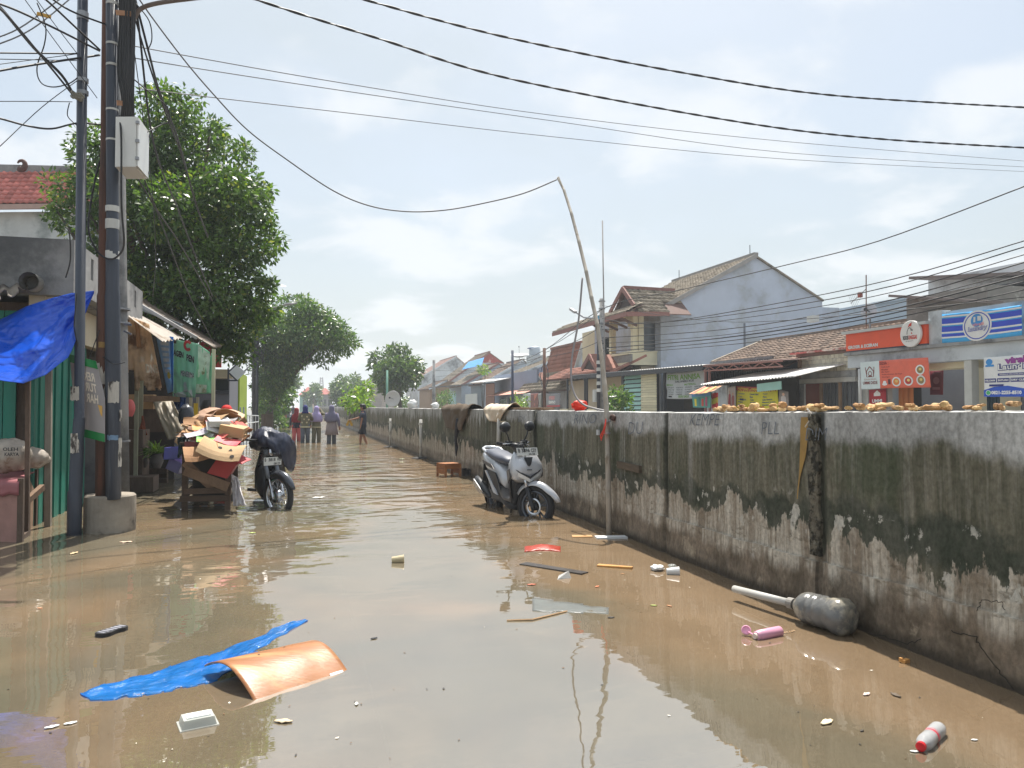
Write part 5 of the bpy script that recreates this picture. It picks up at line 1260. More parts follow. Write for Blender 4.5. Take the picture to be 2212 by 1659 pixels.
# ---- old tiled roof house in front of the grey gable
th = thing('tiled_house', 'low house with a worn brown tiled roof in front of the big grey gable', 'house', (18, 27, GRD))
e0, e1 = GX(1545, 782, 18), GX(1752, 765, 18); r1, r0 = GX(1850, 719, 20.6), GX(1626, 738, 20.6)
e0 = V((18, 30.6, 3.28)); e1 = V((18, 21.0, 3.28)); r0 = V((20.6, 30.6, 4.28))
tiled(th, e1, e0 - e1, r0 - e0, 9.6, (r0 - e0).length, .27, .30, OLDT, amp=.026, th=.03)
b = MB(); b.prism([e0 - dz * .06, e1 - dz * .06, e1 + (r0 - e0) - dz * .06, r0 - dz * .06], (0, 0, -.05)); b.build('roof', BRW, th)
b = MB(); b.bar(r0 + dz * .03, r0 + (e1 - e0) + dz * .03, .24, .14); b.build('ridge_cap', OLDT, th)
b = MB(); b.bar(e0 + V((0, .1, .05)), r0 + V((0, .1, .05)), .2, .07); b.build('verge_cap', GREYT, th)
bxn(th, 'wall', (18.3, 21, GRD), (23, 30.5, 3.2), GREYW)
# ---- long canopy with truss, and what stands beneath it
XC = 15.2
cn = thing('long_canopy', 'long dark street canopy with white roof edge and red oxide truss', 'canopy', (XC, 34, 2.8))
ka, kb, kc = GX(1236, 811, XC), GX(1520, 788, XC), GX(1690, 775.5, XC)
b = MB(); b.sheet(corr_f(ka, kb, kb + V((2.6, 0, .12)), ka + V((2.6, 0, .12)), 60, .02), 240, 2, .006); b.build('roof_sheet', mat('white_roof_sheet', c(206, 204, 200), .6, .15, 3, .1), cn)
b = MB(); b.sheet(corr_f(kb, kc, kc + V((2.6, 0, .12)), kb + V((2.6, 0, .12)), 4, .005), 16, 2, .02); b.build('roof_sheet', mat('pinkish_roof_sheet', c(206, 180, 174), .6, .2, 3, .1), cn)
b = MB(); b.bar(ka - dz * .12, kb - dz * .12, .06, .20); b.build('fascia', DKSTL, cn)
b = MB(); b.bar(kb - dz * .06, kc - dz * .06, .05, .05); b.build('truss_chord', REDW, cn)
b = MB(); b.bar(kb - dz * .24, kc - dz * .24, .05, .05); b.build('truss_chord', REDW, cn)
for k in range(12):
    p, q = kb.lerp(kc, k / 12), kb.lerp(kc, (k + 1) / 12)
    b = MB(); b.bar((p if k % 2 else q) - dz * .08, (q if k % 2 else p) - dz * .23, .03, .03); b.build('truss_web', REDW, cn)
for px in (1524, 1533): p = GX(px, 850, XC); b = MB(); b.bar(V((p.x, p.y, GRD)), V((p.x, p.y, 2.75)), .07, .07); b.build('post', REDW, cn)
for px, xx in ((1226, XC), (1264, XC), (1268, XC), (1421, XC + .5), (1436, XC + .5), (1345, XC + .4)):
    p = GX(px, 850, xx); b = MB(); b.bar(V((p.x, p.y, GRD)), V((p.x, p.y, 2.9)), .10, .10); b.build('post', DKSTL, cn)
fh = thing('cake_shop', 'dark open shop front behind the green lettered banner and mint louvres', 'shop', (16, 33, GRD))
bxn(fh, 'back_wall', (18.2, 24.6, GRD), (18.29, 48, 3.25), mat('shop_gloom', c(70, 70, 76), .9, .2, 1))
bxn(fh, 'upper_grille_wall', (17.0, 24.8, 2.0), (17.1, 29.2, 3.2), CORDK)
for k in range(26): bxn(fh, 'grille_bar', (16.9, 24.9 + .165 * k, 1.9), (16.93, 24.95 + .165 * k, 3.1), DKSTL)
for k in range(22):
    y_ = GX(1520, 876, 15.9).y + (GX(1440, 876, 15.9).y - GX(1520, 876, 15.9).y) * k / 21
    bxn(fh, 'gate_bar', (15.9, y_, GRD), (15.93, y_ + .05, 1.05), DKSTL)
bxn(fh, 'gate_rail', (15.86, GX(1520, 876, 15.9).y, 1.053), (15.95, GX(1440, 876, 15.9).y, 1.12), DKSTL)
MINT = mat('mint_louvre', c(160, 206, 196), .5, .1, 2, .05); XL = 15.5
yl0, yl1 = GX(1383, 850, XL).y, GX(1347, 850, XL).y; zt0 = yz(XL, 1365, 809)[1]
for k in range(13):
    z_ = GRD + .05 + (zt0 - GRD - .05) * k / 13
    b = MB(); b.prism([V((XL, yl0, z_)), V((XL, yl1, z_)), V((XL + .07, yl1, z_ + .16)), V((XL + .07, yl0, z_ + .16))], (.012, 0, 0)); b.build('louvre', MINT, fh)
bxn(fh, 'louvre_backing', (XL + .12, yl0, GRD), (XL + .15, yl1, zt0), DKSTL)
bxn(fh, 'louvre_post', (XL - .02, yl1 + .003, GRD), (XL + .08, yl1 + .12, zt0), DKSTL)
yc0, yc1 = GX(1417, 850, XL).y, GX(1384, 850, XL).y
for k in range(24):
    z_ = GRD + (zt0 + .05 - GRD) * k / 24
    bxn(fh, 'roller_slat', (XL + .01 + .006 * (k % 2), yc0, z_), (XL + .04 + .006 * (k % 2), yc1, z_ + (zt0 + .05 - GRD) / 24 - .012), CRM)
p = GX(1436, 880, 15.3); bxn(fh, 'brick_pillar', (p.x, p.y - .3, GRD), (p.x + .4, p.y + .5, .95), mat('pillar_stucco', c(196, 176, 160), .8, .2))
bxn(fh, 'beige_wall', (16.6, GX(1344, 850, 16.6).y, GRD), (16.7, GX(1225, 850, 16.6).y, 2.9), BEIW)
for px in (1222, 1282, 1295):
    p = GX(px, 880, 14.6); b = MB(); b.lathe(V((p.x, p.y, GRD)), (0, 0, 1), [(.26, 0), (.26, .8), (.30, .85), (.36, .98), (.36, 1.08)], 4); b.build('pedestal', CRM, fh)
c0 = [GX(*q, 15.75) for q in ((1440, 861), (1521, 860), (1522, 797.5), (1438, 806.5))]
o, F_ = banner('cake_banner', 'white fabric banner lettered in green hung in the dark shop', cloth(*c0, .05, 4, .03, 2, (-1, 0, 0)), mat('white_fabric', c(216, 220, 224), .7, .08, 2, .05, transl=.1), 26, 18, lambda u, v: v < .10 and .02 < u < .14 and v > .05, (-1, 0, 0))
b = MB(); F_.word(b, 'FITRI ANNISA', .06, .73, .90, .93, .03, .012, rise=-.03); F_.word(b, 'MENU:', .03, .50, .20, .57, .02, .012); F_.word(b, 'MATERIAL', .50, .50, .80, .57, .02, .012); F_.word(b, '0838 0459', .34, .05, .62, .14, .02, .012); b.build('green_lettering', pm('leaf_green', 120, 170, 80), o)
b = MB(); F_.word(b, 'JUAL ANEKA KUE', .24, .60, .74, .70, .02, .012)
for i in range(4):
    for u0, wd in ((.05, ('RISOL MAYO', 'PASTEL AYAM', 'BOLU KUKUS', 'KUE LAPIS')[i]), (.29, ('SOSIS SOLO', 'TAHU ISI', 'DADAR GULUNG', 'LEMPER')[i]), (.53, ('KROKET', 'DONAT', 'LUMPIA', 'PUDING')[i]), (.76, ('NASI BOX', 'TUMPENG', 'SNACK', 'AQUA')[i])): F_.word(b, wd, u0, .41 - .085 * i, u0 + .17, .455 - .085 * i, .01, .012)
b.build('lettering', pm('slate', 70, 76, 90), o)
# ---- stall with the yellow barber banner
ys = thing('awning_stall', 'stall under a white corrugated awning with a yellow banner front', 'stall', (15.2, 26, GRD))
a0, a1 = GX(1512, 831, 14.5), GX(1716, 813, 14.5)
b = MB(); b.sheet(corr_f(a0, a1, a1 + V((1.9, 0, .42)), a0 + V((1.9, -.6, .42)), 34, .022), 200, 2, .006); b.build('awning_sheet', mat('white_awning_sheet', c(214, 212, 208), .55, .18, 2, .12, col2=c(160, 140, 124), lo=.58, hi=.7), ys)
bxn(ys, 'side_wall', (15.35, GX(1571, 860, 15.35).y, GRD), (15.45, GX(1524, 860, 15.35).y, 2.1), GREYW)
for px in (1536, 1545): p = GX(px, 850, 15.34); bxn(ys, 'vent_slot', (15.33, p.y - .06, 1.65), (15.352, p.y + .06, 1.85), DARKIN)
bxn(ys, 'back_wall', (16.2, GX(1722, 860, 16.2).y, GRD), (16.28, 30, 2.3), DARKIN)
p = GX(1660, 833, 14.9); b = MB(); b.bar(GX(1636, 838, 14.7), GX(1688, 832, 14.7), .03, .26); b.build('mint_board', MINT, ys)
t0, t1 = V((16.3, 25.6, 2.75)), V((16.3, 23.2, 2.75))
tiled(ys, t1, t0 - t1, V((1.7, 0, .62)), 2.4, 1.8, .26, .30, OLDT, amp=.03, th=.04)
b = MB(); b.prism([t0 - dz * .06, t1 - dz * .06, t1 + V((1.7, 0, .56)), t0 + V((1.7, 0, .56))], (0, 0, -.05)); b.build('roof', BRW, ys)
c0 = [GX(*q, 15.0) for q in ((1590, 886), (1681, 886), (1680, 834), (1590, 834))]
o, F_ = banner('barber_banner', 'yellow hair salon banner with red heading and blue service list', cloth(*c0, .04, 3, .03, 7, (-1, 0, 0)), pm('lemon', 226, 216, 50), 22, 12, lambda u, v: .10 < u < .18 and .42 < v < .52, (-1, 0, 0))
b = MB(); F_.rect(b, 0, .84, 1, 1, .007, 10, 2)
for k in range(18): F_.poly(b, [(.02 + .054 * k, .85), (.05 + .054 * k, .85), (.045 + .054 * k, .76 + .05 * rnd.random()), (.025 + .054 * k, .8)], .007)
b.build('red_heading', pm('heading_red', 176, 60, 50), o)
b = MB(); F_.word(b, 'POTONG & PANGKAS RAMBUT', .04, .85, .96, .95, .03, .011); b.build('heading_lettering', pm('lemon', 226, 216, 50), o)
b = MB()
for i, (a, d_, e) in enumerate((('Gunting', 'Catok Ikal', 'Toning'), ('Cuci', 'Blow', 'Warna'), ('Creambath', 'Cukur', 'Lulur Rambut'), ('Pijat', 'Keriting', 'Menyemir Rambut'), ('Masker', 'Toning', 'Keriting dan Anak'))):
    F_.word(b, a, .06, .66 - .115 * i, .06 + .022 * len(a), .73 - .115 * i, .03, .011); F_.word(b, d_, .36, .66 - .115 * i, .36 + .020 * len(d_), .73 - .115 * i, .03, .011); F_.word(b, e, .66, .66 - .115 * i, .66 + .019 * len(e), .73 - .115 * i, .03, .011)
b.build('lettering', pm('slate_blue', 60, 84, 130), o)
b = MB(); F_.word(b, '0821', .26, .04, .42, .14, .02, .011); F_.word(b, '1745', .54, .10, .70, .20, .02, .011); b.build('red_lettering', pm('red', 206, 60, 44), o)
b = MB(); F_.oval(b, .19, .09, .03, .06, .011, 14); b.build('phone_mark', pm('phone_green', 70, 180, 110), o)
def figure_print(F_, o, u, v0, v1, robe, skin, w_=.16):
    b = MB(); F_.poly(b, [(u - w_, v0), (u + w_, v0), (u + w_ * .8, v0 + (v1 - v0) * .75), (u, v0 + (v1 - v0) * .85), (u - w_ * .8, v0 + (v1 - v0) * .75)], .006); b.build('robe_print', robe, o)
    b = MB(); F_.oval(b, u, v0 + (v1 - v0) * .9, w_ * .5, (v1 - v0) * .09, .010, 14); b.build('face_print', skin, o)
SKN = pm('skin', 214, 176, 150)
c0 = [GX(*q, 14.95) for q in ((1569, 886), (1589, 886), (1589, 834), (1573, 836))]
o, F_ = banner('red_figure_banner', 'narrow pale banner with two red robed printed figures', cloth(*c0, .02, 3, 0, 1, (-1, 0, 0)), pm('dusty_white', 206, 196, 190), 8, 10, None, (-1, 0, 0))
figure_print(F_, o, .3, .05, .85, pm('robe_red', 170, 50, 60), SKN); figure_print(F_, o, .7, .05, .75, pm('robe_rose', 190, 110, 110), SKN)
c0 = [GX(*q, 14.95) for q in ((1681, 886), (1704, 886), (1703, 846), (1683, 842))]
o, F_ = banner('grey_figure_banner', 'narrow grey banner with a long haired printed figure', cloth(*c0, .02, 3, 0, 4, (-1, 0, 0)), pm('dust', 150, 140, 136), 8, 10, None, (-1, 0, 0))
figure_print(F_, o, .5, .02, .9, pm('pale_robe', 196, 188, 186), SKN, .3)
# ---- small painted kiosk
kx = 13.9
ks = thing('painted_kiosk', 'small kiosk with colourful painted front and striped cloth awning', 'kiosk', (kx, GX(1515, 880, kx).y, GRD))
c0 = [GX(*q, kx) for q in ((1497, 880), (1534, 881), (1535, 847), (1494, 850))]
f = cloth(*c0, .01, 3, 0, 2, (-1, 0, 0)); b = MB(); b.sheet(f, 10, 8, .02); fr_ = b.build('front_panel', pm('teal', 80, 160, 150), ks); F_ = Face(f, (-1, 0, 0))
for k, (u, col) in enumerate(((.2, (220, 206, 60)), (.42, (60, 130, 130)), (.6, (200, 70, 60)), (.8, (180, 80, 120)))):
    b = MB(); F_.rect(b, u - .07, .1, u + .05, .6 + .1 * (k % 2), .008, 2, 2); b.build('painted_figure', pm('k%d' % k, *col), fr_)
b = MB(); F_.rect(b, 0, .75, 1, 1, .008, 6, 1); b.build('painted_band', pm('kiosk_blue', 70, 130, 180), fr_)
c0 = [GX(1487, 851, kx - .3), GX(1540, 845, kx - .3), GX(1562, 832, kx + .5), GX(1518, 836, kx + .5)]
f = cloth(*c0, .03, 5, .03, 5, (0, 0, 1)); b = MB(); b.sheet(f, 18, 8, .006); aw = b.build('cloth_awning', mat('striped_cloth', c(226, 190, 150), .8, .2, 5, .1, transl=.3), ks); F_ = Face(f, (-.4, 0, 1))
for k in range(5):
    b = MB(); F_.rect(b, .1 + .18 * k, .0, .17 + .18 * k, 1, .012, 1, 6); b.build('stripe', pm(('stripe_red', 'stripe_yellow')[k % 2], *((200, 80, 60), (230, 200, 90))[k % 2]), aw)
bxn(ks, 'counter', (kx + .05, GX(1535, 875, kx).y, GRD), (kx + .6, GX(1497, 875, kx).y, .95), DKSTL)
c0 = [GX(*q, kx + .2) for q in ((1537, 882), (1551, 882), (1551, 848), (1537, 850))]
o, F_ = banner('snack_banner', 'small red and yellow snack banner at the side of the painted kiosk', cloth(*c0, .01, 3, 0, 6, (-1, 0, 0)), pm('snack_red', 200, 50, 50), 4, 8, None, (-1, 0, 0))
b = MB(); F_.poly(b, [(0, .25), (1, .35), (1, .72), (0, .6)]); b.build('yellow_band', pm('snack_yellow', 214, 206, 60), o)

# ---- gable houses with the ridge along the street
def row_house(name, label, Xf, eave, peak, back, ylen, wallm, roofm, gablem=None, tiles=True, single=0, pitch=.32, over=.25, tl=.34, verge=None):
    e = GX(*eave, Xf); y0 = e.y; pk = GY(*peak, y0); bk = GY(*back, y0)
    t = thing(name, label, 'house', (Xf, y0 + ylen / 2, GRD))
    b = MB(); b.prism([V((Xf + over, y0, GRD - .4)), V((Xf + over, y0, e.z - .02)), V((pk.x, y0, pk.z - .05)), V((bk.x, y0, bk.z - .05)), V((bk.x, y0, GRD - .4))], (0, ylen, 0)); b.build('wall', wallm, t)
    if gablem:
        b = MB(); zz_ = max(e.z, bk.z); kx_ = Xf + over + (pk.x - Xf - over) * (zz_ - e.z) / max(.1, pk.z - e.z)
        b.prism([V((kx_, y0 - .03, zz_)), V((pk.x, y0 - .03, pk.z - .06)), V((bk.x, y0 - .03, bk.z - .05))], (0, .025, 0)); b.build('gable_panel', gablem, t)
    E = V((Xf, y0 - .15, e.z)); Rg = V((pk.x, y0 - .15, pk.z)); Bk = V((bk.x, y0 - .15, bk.z)); yl = V((0, ylen + .3, 0)); dn = V((0, 0, -.06))
    b = MB(); b.prism([E, Rg, Rg + dn * 1.5, E + dn * 1.5], yl); b.build('roof', roofm if not tiles else BRW, t)
    b = MB(); b.prism([Rg + V((.02, 0, 0)), Bk, Bk + dn * 1.5, Rg + dn * 1.5 + V((.02, 0, 0))], yl); b.build('rear_roof', roofm, t)
    if tiles: tiled(t, E + V((0, 0, .012)), yl, Rg - E, ylen + .3, (Rg - E).length, pitch, tl, roofm, single=single, amp=.03, th=.035)
    b = MB(); b.bar(Rg + V((0, 0, .06)), Rg + yl + V((0, 0, .06)), .26, .16); b.build('ridge_cap', verge or roofm, t)
    b = MB(); b.bar(E + V((0, -.03, -.03)), Rg + V((0, -.03, -.03)), .05, .22, V((0, 0, 1))); b.build('verge_board', verge or GREYW, t)
    return t, y0, e, pk, bk
gh, gy, ge, gp, gb = row_house('grey_gable_house', 'tall two storey house with a huge bare blue grey gable wall', 18, (1427, 665), (1630, 552), (1776, 648), 9.0, BLUEG, GREYT, single=300, pitch=.30, tl=.36, verge=mat('grey_verge', c(150, 146, 142), .8, .2), over=.0)
q0, q1 = GY(1770, 662, gy), GY(1815, 800, gy); bxn(gh, 'rear_wall', (q0.x, gy + .02, GRD), (q1.x, gy + 8.5, GY(1815, 665, gy).z), BLUEG)
b = MB(); p = GY(1630, 715, gy - .02); b.bar(V((p.x - .6, gy - .012, p.z + .4)), V((p.x - .6, gy - .012, p.z - 2.4)), .12, .01, V((0, 1, 0))); b.build('damp_crack', mat('dark_damp', c(110, 116, 126), .9, .2), gh)
for px, py, hh in ((1467, 607, 26), (1620, 552, 22)):
    p = GX(px, py, gp.x); b = MB(); b.tube([V((gp.x, p.y, gp.z)), V((gp.x, p.y, gp.z + .65))], .022, 5); b.build('lightning_rod', DKSTL, gh)
# balcony front
bh_ = thing('balcony_house', 'cream balcony front with stepped arch and tiled porch gable beside the grey gable', 'house', (17, 39, GRD))
bxn(bh_, 'wall', (18.05, 35.9, GRD), (18.2, 47, 6.1), CRM); bxn(bh_, 'ground_wall', (17.2, 36.4, GRD), (18.03, 46, 3.4), BEIW)
bxn(bh_, 'balcony_slab', (16.5, 36.15, 3.45), (18.02, 39.4, 3.6), CRM)
STN = mat('stone_cladding', c(150, 146, 140), .85, .3, 9, .5, 12)
bxn(bh_, 'balcony_front', (16.5, 36.15, 3.603), (16.62, 39.4, 4.0), STN); bxn(bh_, 'balcony_side', (16.623, 36.15, 3.603), (18.02, 36.27, 4.1), CRM)
bxn(bh_, 'balcony_coping', (16.44, 36.1, 4.003), (16.66, 39.45, 4.14), CRM); bxn(bh_, 'side_coping', (16.663, 36.1, 4.103), (18.02, 36.32, 4.18), CRM)
for px_, yy in ((16.75, 36.35), (16.75, 39.2)):
    bxn(bh_, 'column', (px_, yy, 4.19), (px_ + .28, yy + .3, 6.0), CRM)
for k, (h0, w0) in enumerate(((5.75, 0), (5.5, .35), (5.28, .7))):
    bxn(bh_, 'arch_step', (16.78, 36.66 + .0, h0 - .001 * k), (16.98, 37.35 - w0 * .8, h0 + .24 + (.05 if k == 0 else 0)), CRM)
    bxn(bh_, 'arch_step', (16.78, 38.5 + w0 * .8, h0 - .001 * k), (16.98, 39.19, h0 + .24 + (.05 if k == 0 else 0)), CRM)
bxn(bh_, 'arch_beam', (16.78, 36.66, 6.042), (16.98, 39.19, 6.3), CRM)
for zz_ in (4.35, 4.5):
    b = MB(); b.tube([V((16.55, 36.5, zz_)), V((16.55, 39.3, zz_))], .025, 6); b.build('handrail', RS, bh_)
bxn(bh_, 'door', (17.98, 38.2, 3.61), (18.03, 39.2, 5.6), BRW); bxn(bh_, 'window', (18.0, 36.9, 4.3), (18.04, 37.7, 5.6), GLS); bxn(bh_, 'dark_opening', (17.3, 36.28, 4.2), (17.95, 36.31, 5.7), GLS)
bxn(bh_, 'side_pier', (17.02, 36.2, 4.19), (17.28, 36.3, 6.05), CRM)
bxn(bh_, 'window', (18.0, 41.5, 4.2), (18.04, 43.2, 5.4), GLS)
# porch gable roof, ridge pointing to the street
ap = V((16.4, 36.55, 7.42)); rbk = V((19.2, 36.55, 7.38)); ey0, ey1, ez = 34.75, 38.35, 6.02
sl = V((0, 36.55 - ey0, 7.42 - ez)).normalized()
for nm, o_, ev_ in (('near', V((16.3, ey0, ez)), V((0, 36.55 - ey0, 7.40 - ez))), ('far', V((16.3, ey1, ez)), V((0, 36.55 - ey1, 7.40 - ez)))):
    b = MB(); b.prism([o_ - dz * .07, o_ + V((2.9, 0, -.07)), o_ + V((2.9, 0, -.07)) + ev_, o_ - dz * .07 + ev_], (0, 0, -.05)); b.build('porch_roof', BRW, bh_)
    if nm == 'near': tiled(bh_, o_, V((1, 0, 0)), ev_, 1.7, ev_.length, .29, .33, GREYT, amp=.032, th=.04); tiled(bh_, o_ + V((1.7, 0, 0)) + ev_ * .45, V((1, 0, 0)), ev_, 1.1, ev_.length * .55, .29, .33, GREYT, amp=.032, th=.04)
b = MB(); b.bar(ap + V((-.1, 0, .05)), rbk + dz * .05, .24, .16); b.build('ridge_cap', REDW, bh_)
for yy in (ey0 + .45, ey1 - .05):
    b = MB(); b.bar(V((16.28, yy, ez + .32)), ap + V((-.14, 0, -.02)), .08, .24); b.build('verge_board', REDW, bh_)
b = MB(); b.prism([V((16.5, ey0 + .6, ez + .42)), V((16.5, ey1 - .3, ez + .42)), V((16.5, 36.55, 7.25))], (.04, 0, 0)); b.build('gable_panel', mat('dark_gable', c(74, 62, 60), .8, .2), bh_)
s0, s1_ = V((15.65, 34.75, 5.98)), V((15.65, 46, 5.98)); sv = V((.95, 0, .5))
b = MB(); b.prism([s0 - dz * .07, s1_ - dz * .07, s1_ + sv - dz * .07, s0 + sv - dz * .07], (0, 0, -.05)); b.build('skirt_roof', BRW, bh_)
tiled(bh_, s0, s1_ - s0, sv, 11.2, sv.length, .29, .36, GREYT, single=0, amp=.03, th=.035)
b = MB(); b.bar(s0 - dz * .12, s1_ - dz * .12, .06, .22); b.build('fascia', REDW, bh_)
b = MB(); b.bar(s0 + V((0, 0, -.12)), V((18, 34.78, 5.95)), .06, .22); b.build('fascia', REDW, bh_)
for k in range(4):
    b = MB(); b.bar(V((15.8, 36 + 1.2 * k, 5.85)), V((16.8, 36 + 1.2 * k, 5.45)), .08, .12); b.build('rafter_bracket', BRW, bh_)
# lower porch roofs in reddish brown tile
u0, u1, uv = V((15.6, 36.3, 3.0)), V((15.6, 48, 3.0)), V((1.7, 0, .75))
b = MB(); b.prism([u0 - dz * .06, u1 - dz * .06, u1 + uv - dz * .06, u0 + uv - dz * .06], (0, 0, -.05)); b.build('lower_roof', BRW, bh_)
tiled(bh_, u0, u1 - u0, uv, 11.7, uv.length, .3, .33, BRT, single=0, amp=.03, th=.035)
b = MB(); b.bar(V((15.6, 36.3, 3.1)), V((17.4, 36.3, 3.95)), .35, .12); b.build('hip_cap', BRT, bh_)
g0 = GX(1259, 797, 15.3); g1 = GX(1292, 800, 15.3); gt = GX(1275, 771, 15.3)
b = MB(); b.prism([g0, gt, g1], (.05, 0, 0)); b.build('dormer_gable', mat('dark_gable', c(74, 62, 60), .8, .2), bh_)
for q in (g0, g1):
    b = MB(); b.bar(q + V((-.05, 0, 0)), gt + V((-.05, 0, .06)), .08, .25); b.build('dormer_verge', REDW, bh_)
b = MB(); b.prism([g1 + V((-.1, -.2, 0)), gt + V((-.1, 0, .12)), gt + V((2.2, 0, .12)), g1 + V((2.2, -.2, 0))], (0, 0, .05)); b.build('dormer_roof', BRT, bh_)
# house with the white gable just beyond
wg, *_ = row_house('white_gable_house', 'house with brown tiles and a small white gable beyond the balcony front', 17.6, (1240, 800), (1257, 741), (1300, 762), 6, GREYW, BRT, mat('pale_gable', c(196, 206, 206), .7, .1), single=0, pitch=.3)
# porch house with brown gable
ph, py0, pe, pp, pb = row_house('porch_house', 'low porch house with grey tiles and a brown triangular gable behind two vinyl banners', 16.4, (1224, 841), (1262, 800), (1290, 806), 11, BEIW, GREYT, None, single=260, pitch=.3, over=1.6)
b = MB(); a_, t_, d_ = GX(1142, 822, 17.2), GX(1164, 806, 17.2), GX(1178, 823, 17.2); a_, t_, d_ = GX(1144, 835, 17.2), GX(1163, 809, 17.2), GX(1178, 830, 17.2)
b.prism([a_, t_, d_], (.08, 0, 0)); b.build('brown_gable', mat('brown_gable_board', c(150, 104, 94), .8, .15), ph)
for q in (a_, d_): b = MB(); b.bar(q - V((.05, 0, 0)), t_ + V((-.05, 0, .05)), .06, .18); b.build('gable_trim', WHF, ph)
b = MB(); b.prism([d_ + V((-.1, -.1, 0)), t_ + V((-.1, 0, .1)), t_ + V((3, -3.5, .1)), d_ + V((2.4, -3.6, 0))], (0, 0, .05)); b.build('gable_roof', BRT, ph)
for i, (pa, pb_, lab, bgc) in enumerate(((1130, 1146, 'white vinyl banner with a dark standing figure', (206, 210, 212)), (1146, 1163, 'maroon and brown vinyl banner between the other two', (128, 78, 72)), (1163, 1169, 'narrow grey banner strip beside the rusty pole', (160, 156, 152)), (1176, 1210, 'grey music banner with white block lettering by the rusty pole', (136, 134, 140)))):
    c0 = [GX(*q, 15.9) for q in ((pa, 882 if i < 3 else 879), (pb_, 882 if i < 3 else 879), (pb_, 849), (pa, 850))]
    o, F_ = banner('vinyl_banner', lab, cloth(*c0, .05, 3, .02, i, (-1, 0, 0)), pm('vinyl%d' % i, *bgc), 12, 10, None, (-1, 0, 0))
    if i == 0: b = MB(); F_.poly(b, [(.3, .1), (.75, .1), (.72, .42), (.5, .52), (.32, .42)], .012); F_.oval(b, .52, .68, .08, .1, .012, 12); b.build('figure_print', BPR, o)
    if i == 1: b = MB(); F_.poly(b, [(.5, .5), (.95, .95), (.5, .9)], .012); F_.word(b, 'D', .45, .2, .6, .35, .05, .012); b.build('print', pm('coral', 200, 120, 100), o)
    if i == 3:
        b = MB(); F_.word(b, 'SEMINO', .28, .25, .74, .48, .05, .014); b.build('lettering', WPR, o)
        b = MB(); F_.rect(b, .3, .55, .68, .82, .012, 2, 2); b.build('photo_print', pm('rose_print', 190, 130, 130), o)
        b = MB(); F_.rect(b, .0, .02, 1, .14, .012, 4, 1); b.build('red_strip', pm('strip_red', 190, 60, 70), o)
# slate blue wall house
sb, sy0, se, sp_, sbk = row_house('slate_house', 'slate blue walled house with long grey tile slope in the far row', 17.6, (1112, 812), (1226, 765), (1262, 800), 5, BLUE2, GREYT, single=0, pitch=.32)
q0, q1 = GX(1068, 812, 17.0), GX(1160, 812, 17.0)
bxn(sb, 'front_wall', (17.0, q1.y, GRD), (17.2, q0.y, q0.z), BLUE2)
a0, a1 = GX(1050, 856, 15.8), GX(1130, 850, 15.8)
b = MB(); b.sheet(corr_f(a1, a0, a0 + V((1.2, 0, .4)), a1 + V((1.2, 0, .4)), 30, .02), 90, 2, .01); b.build('awning', mat('orange_tin', c(206, 150, 130), .6, .2, 3, .1), sb)
for k in range(4):
    y_ = a1.y + (a0.y - a1.y) * (k + .1) / 4; y2_ = a1.y + (a0.y - a1.y) * (k + .92) / 4
    bxn(sb, 'window', (16.96, y_, .7), (16.99, y2_, 1.95), GLS); bxn(sb, 'window_frame', (16.92, y_ - .12, .55), (16.98, y_ - .02, 2.1), WHF)
# far row behind
rb_, *_ = row_house('red_gable_house', 'far house with a red oxide gable streaked white above the tiled row', 18.5, (958, 832), (1057, 761), (1089, 784), 8, GREYW, GREYT, mat('red_gable', c(176, 78, 68), .8, .2, 2, .1, col2=c(206, 170, 166), lo=.58, hi=.64), single=0, pitch=.4, tl=.45, verge=REDW)
mb_, *_ = row_house('middle_house', 'pale grey gabled house nearer than the red gable house', 18.0, (992, 834), (1076, 785), (1112, 806), 7, mat('pale_blue_wall', c(176, 186, 196), .85, .12), GREYT, None, single=0, pitch=.4, tl=.45, verge=REDW)
nb_, *_ = row_house('brown_roof_house', 'house with a worn brown roof edge between the pale grey and slate houses', 18.4, (1040, 830), (1130, 778), (1160, 800), 6, mat('pale_blue_wall', c(176, 186, 196)), OLDT, None, single=0, pitch=.4, tl=.45)
tp0 = GX(997, 800, 19.6); tpv = [GX(998, 799, 19.2), GX(1012, 782, 20.6), GX(1046, 772, 20.6), GX(1040, 789, 19.2)]
b = MB(); b.sheet(cloth(*tpv, .05, 3, 0, 3, (-.4, -.2, 1)), 10, 6, .02); solo(b, 'roof_tarp', mat('sky_blue_tarp', c(70, 150, 220), .5, .12, 3, .1), 'bright blue tarpaulin patch on a far tiled roof', 'tarpaulin')
lb_, *_ = row_house('long_tiled_house', 'far house with pinkish clay tiles beside the grey green tree', 19.0, (900, 820), (985, 770), (1010, 790), 14, GREYW, mat('pink_clay_tile', c(168, 136, 126), .85, .25, 2, .2, rn=.2), None, single=0, pitch=.45, tl=.5)
lc_, *_ = row_house('carport_house', 'low far house with a dark carport edge and timber front', 16.2, (926, 840), (965, 822), (1000, 830), 9, mat('timber_front', c(150, 122, 96), .8, .2, 2), OLDT, None, single=0, pitch=.4, tl=.45)
q0, q1 = GX(926, 838, 15.4), GX(1022, 831, 15.4)
b = MB(); b.prism([q0, q1, q1 + V((2.4, 0, .15)), q0 + V((2.4, 0, .15))], (0, 0, .10)); b.build('carport_roof', DKSTL, lc_)
for px0, px1, m, nm in ((1005, 1030, WHF, 'white_panel'), (1049, 1067, mat('timber_slats', c(140, 96, 74), .8, .2), 'slat_door'), (968, 984, mat('pale_window', c(150, 190, 196), .4, .1), 'window')):
    a, e = GX(px0, 870, 15.9), GX(px1, 870, 15.9); bxn(lc_, nm, (15.9, e.y, GRD), (15.96, a.y, GX(px1, 850 if nm != 'slat_door' else 828, 15.9).z), m)
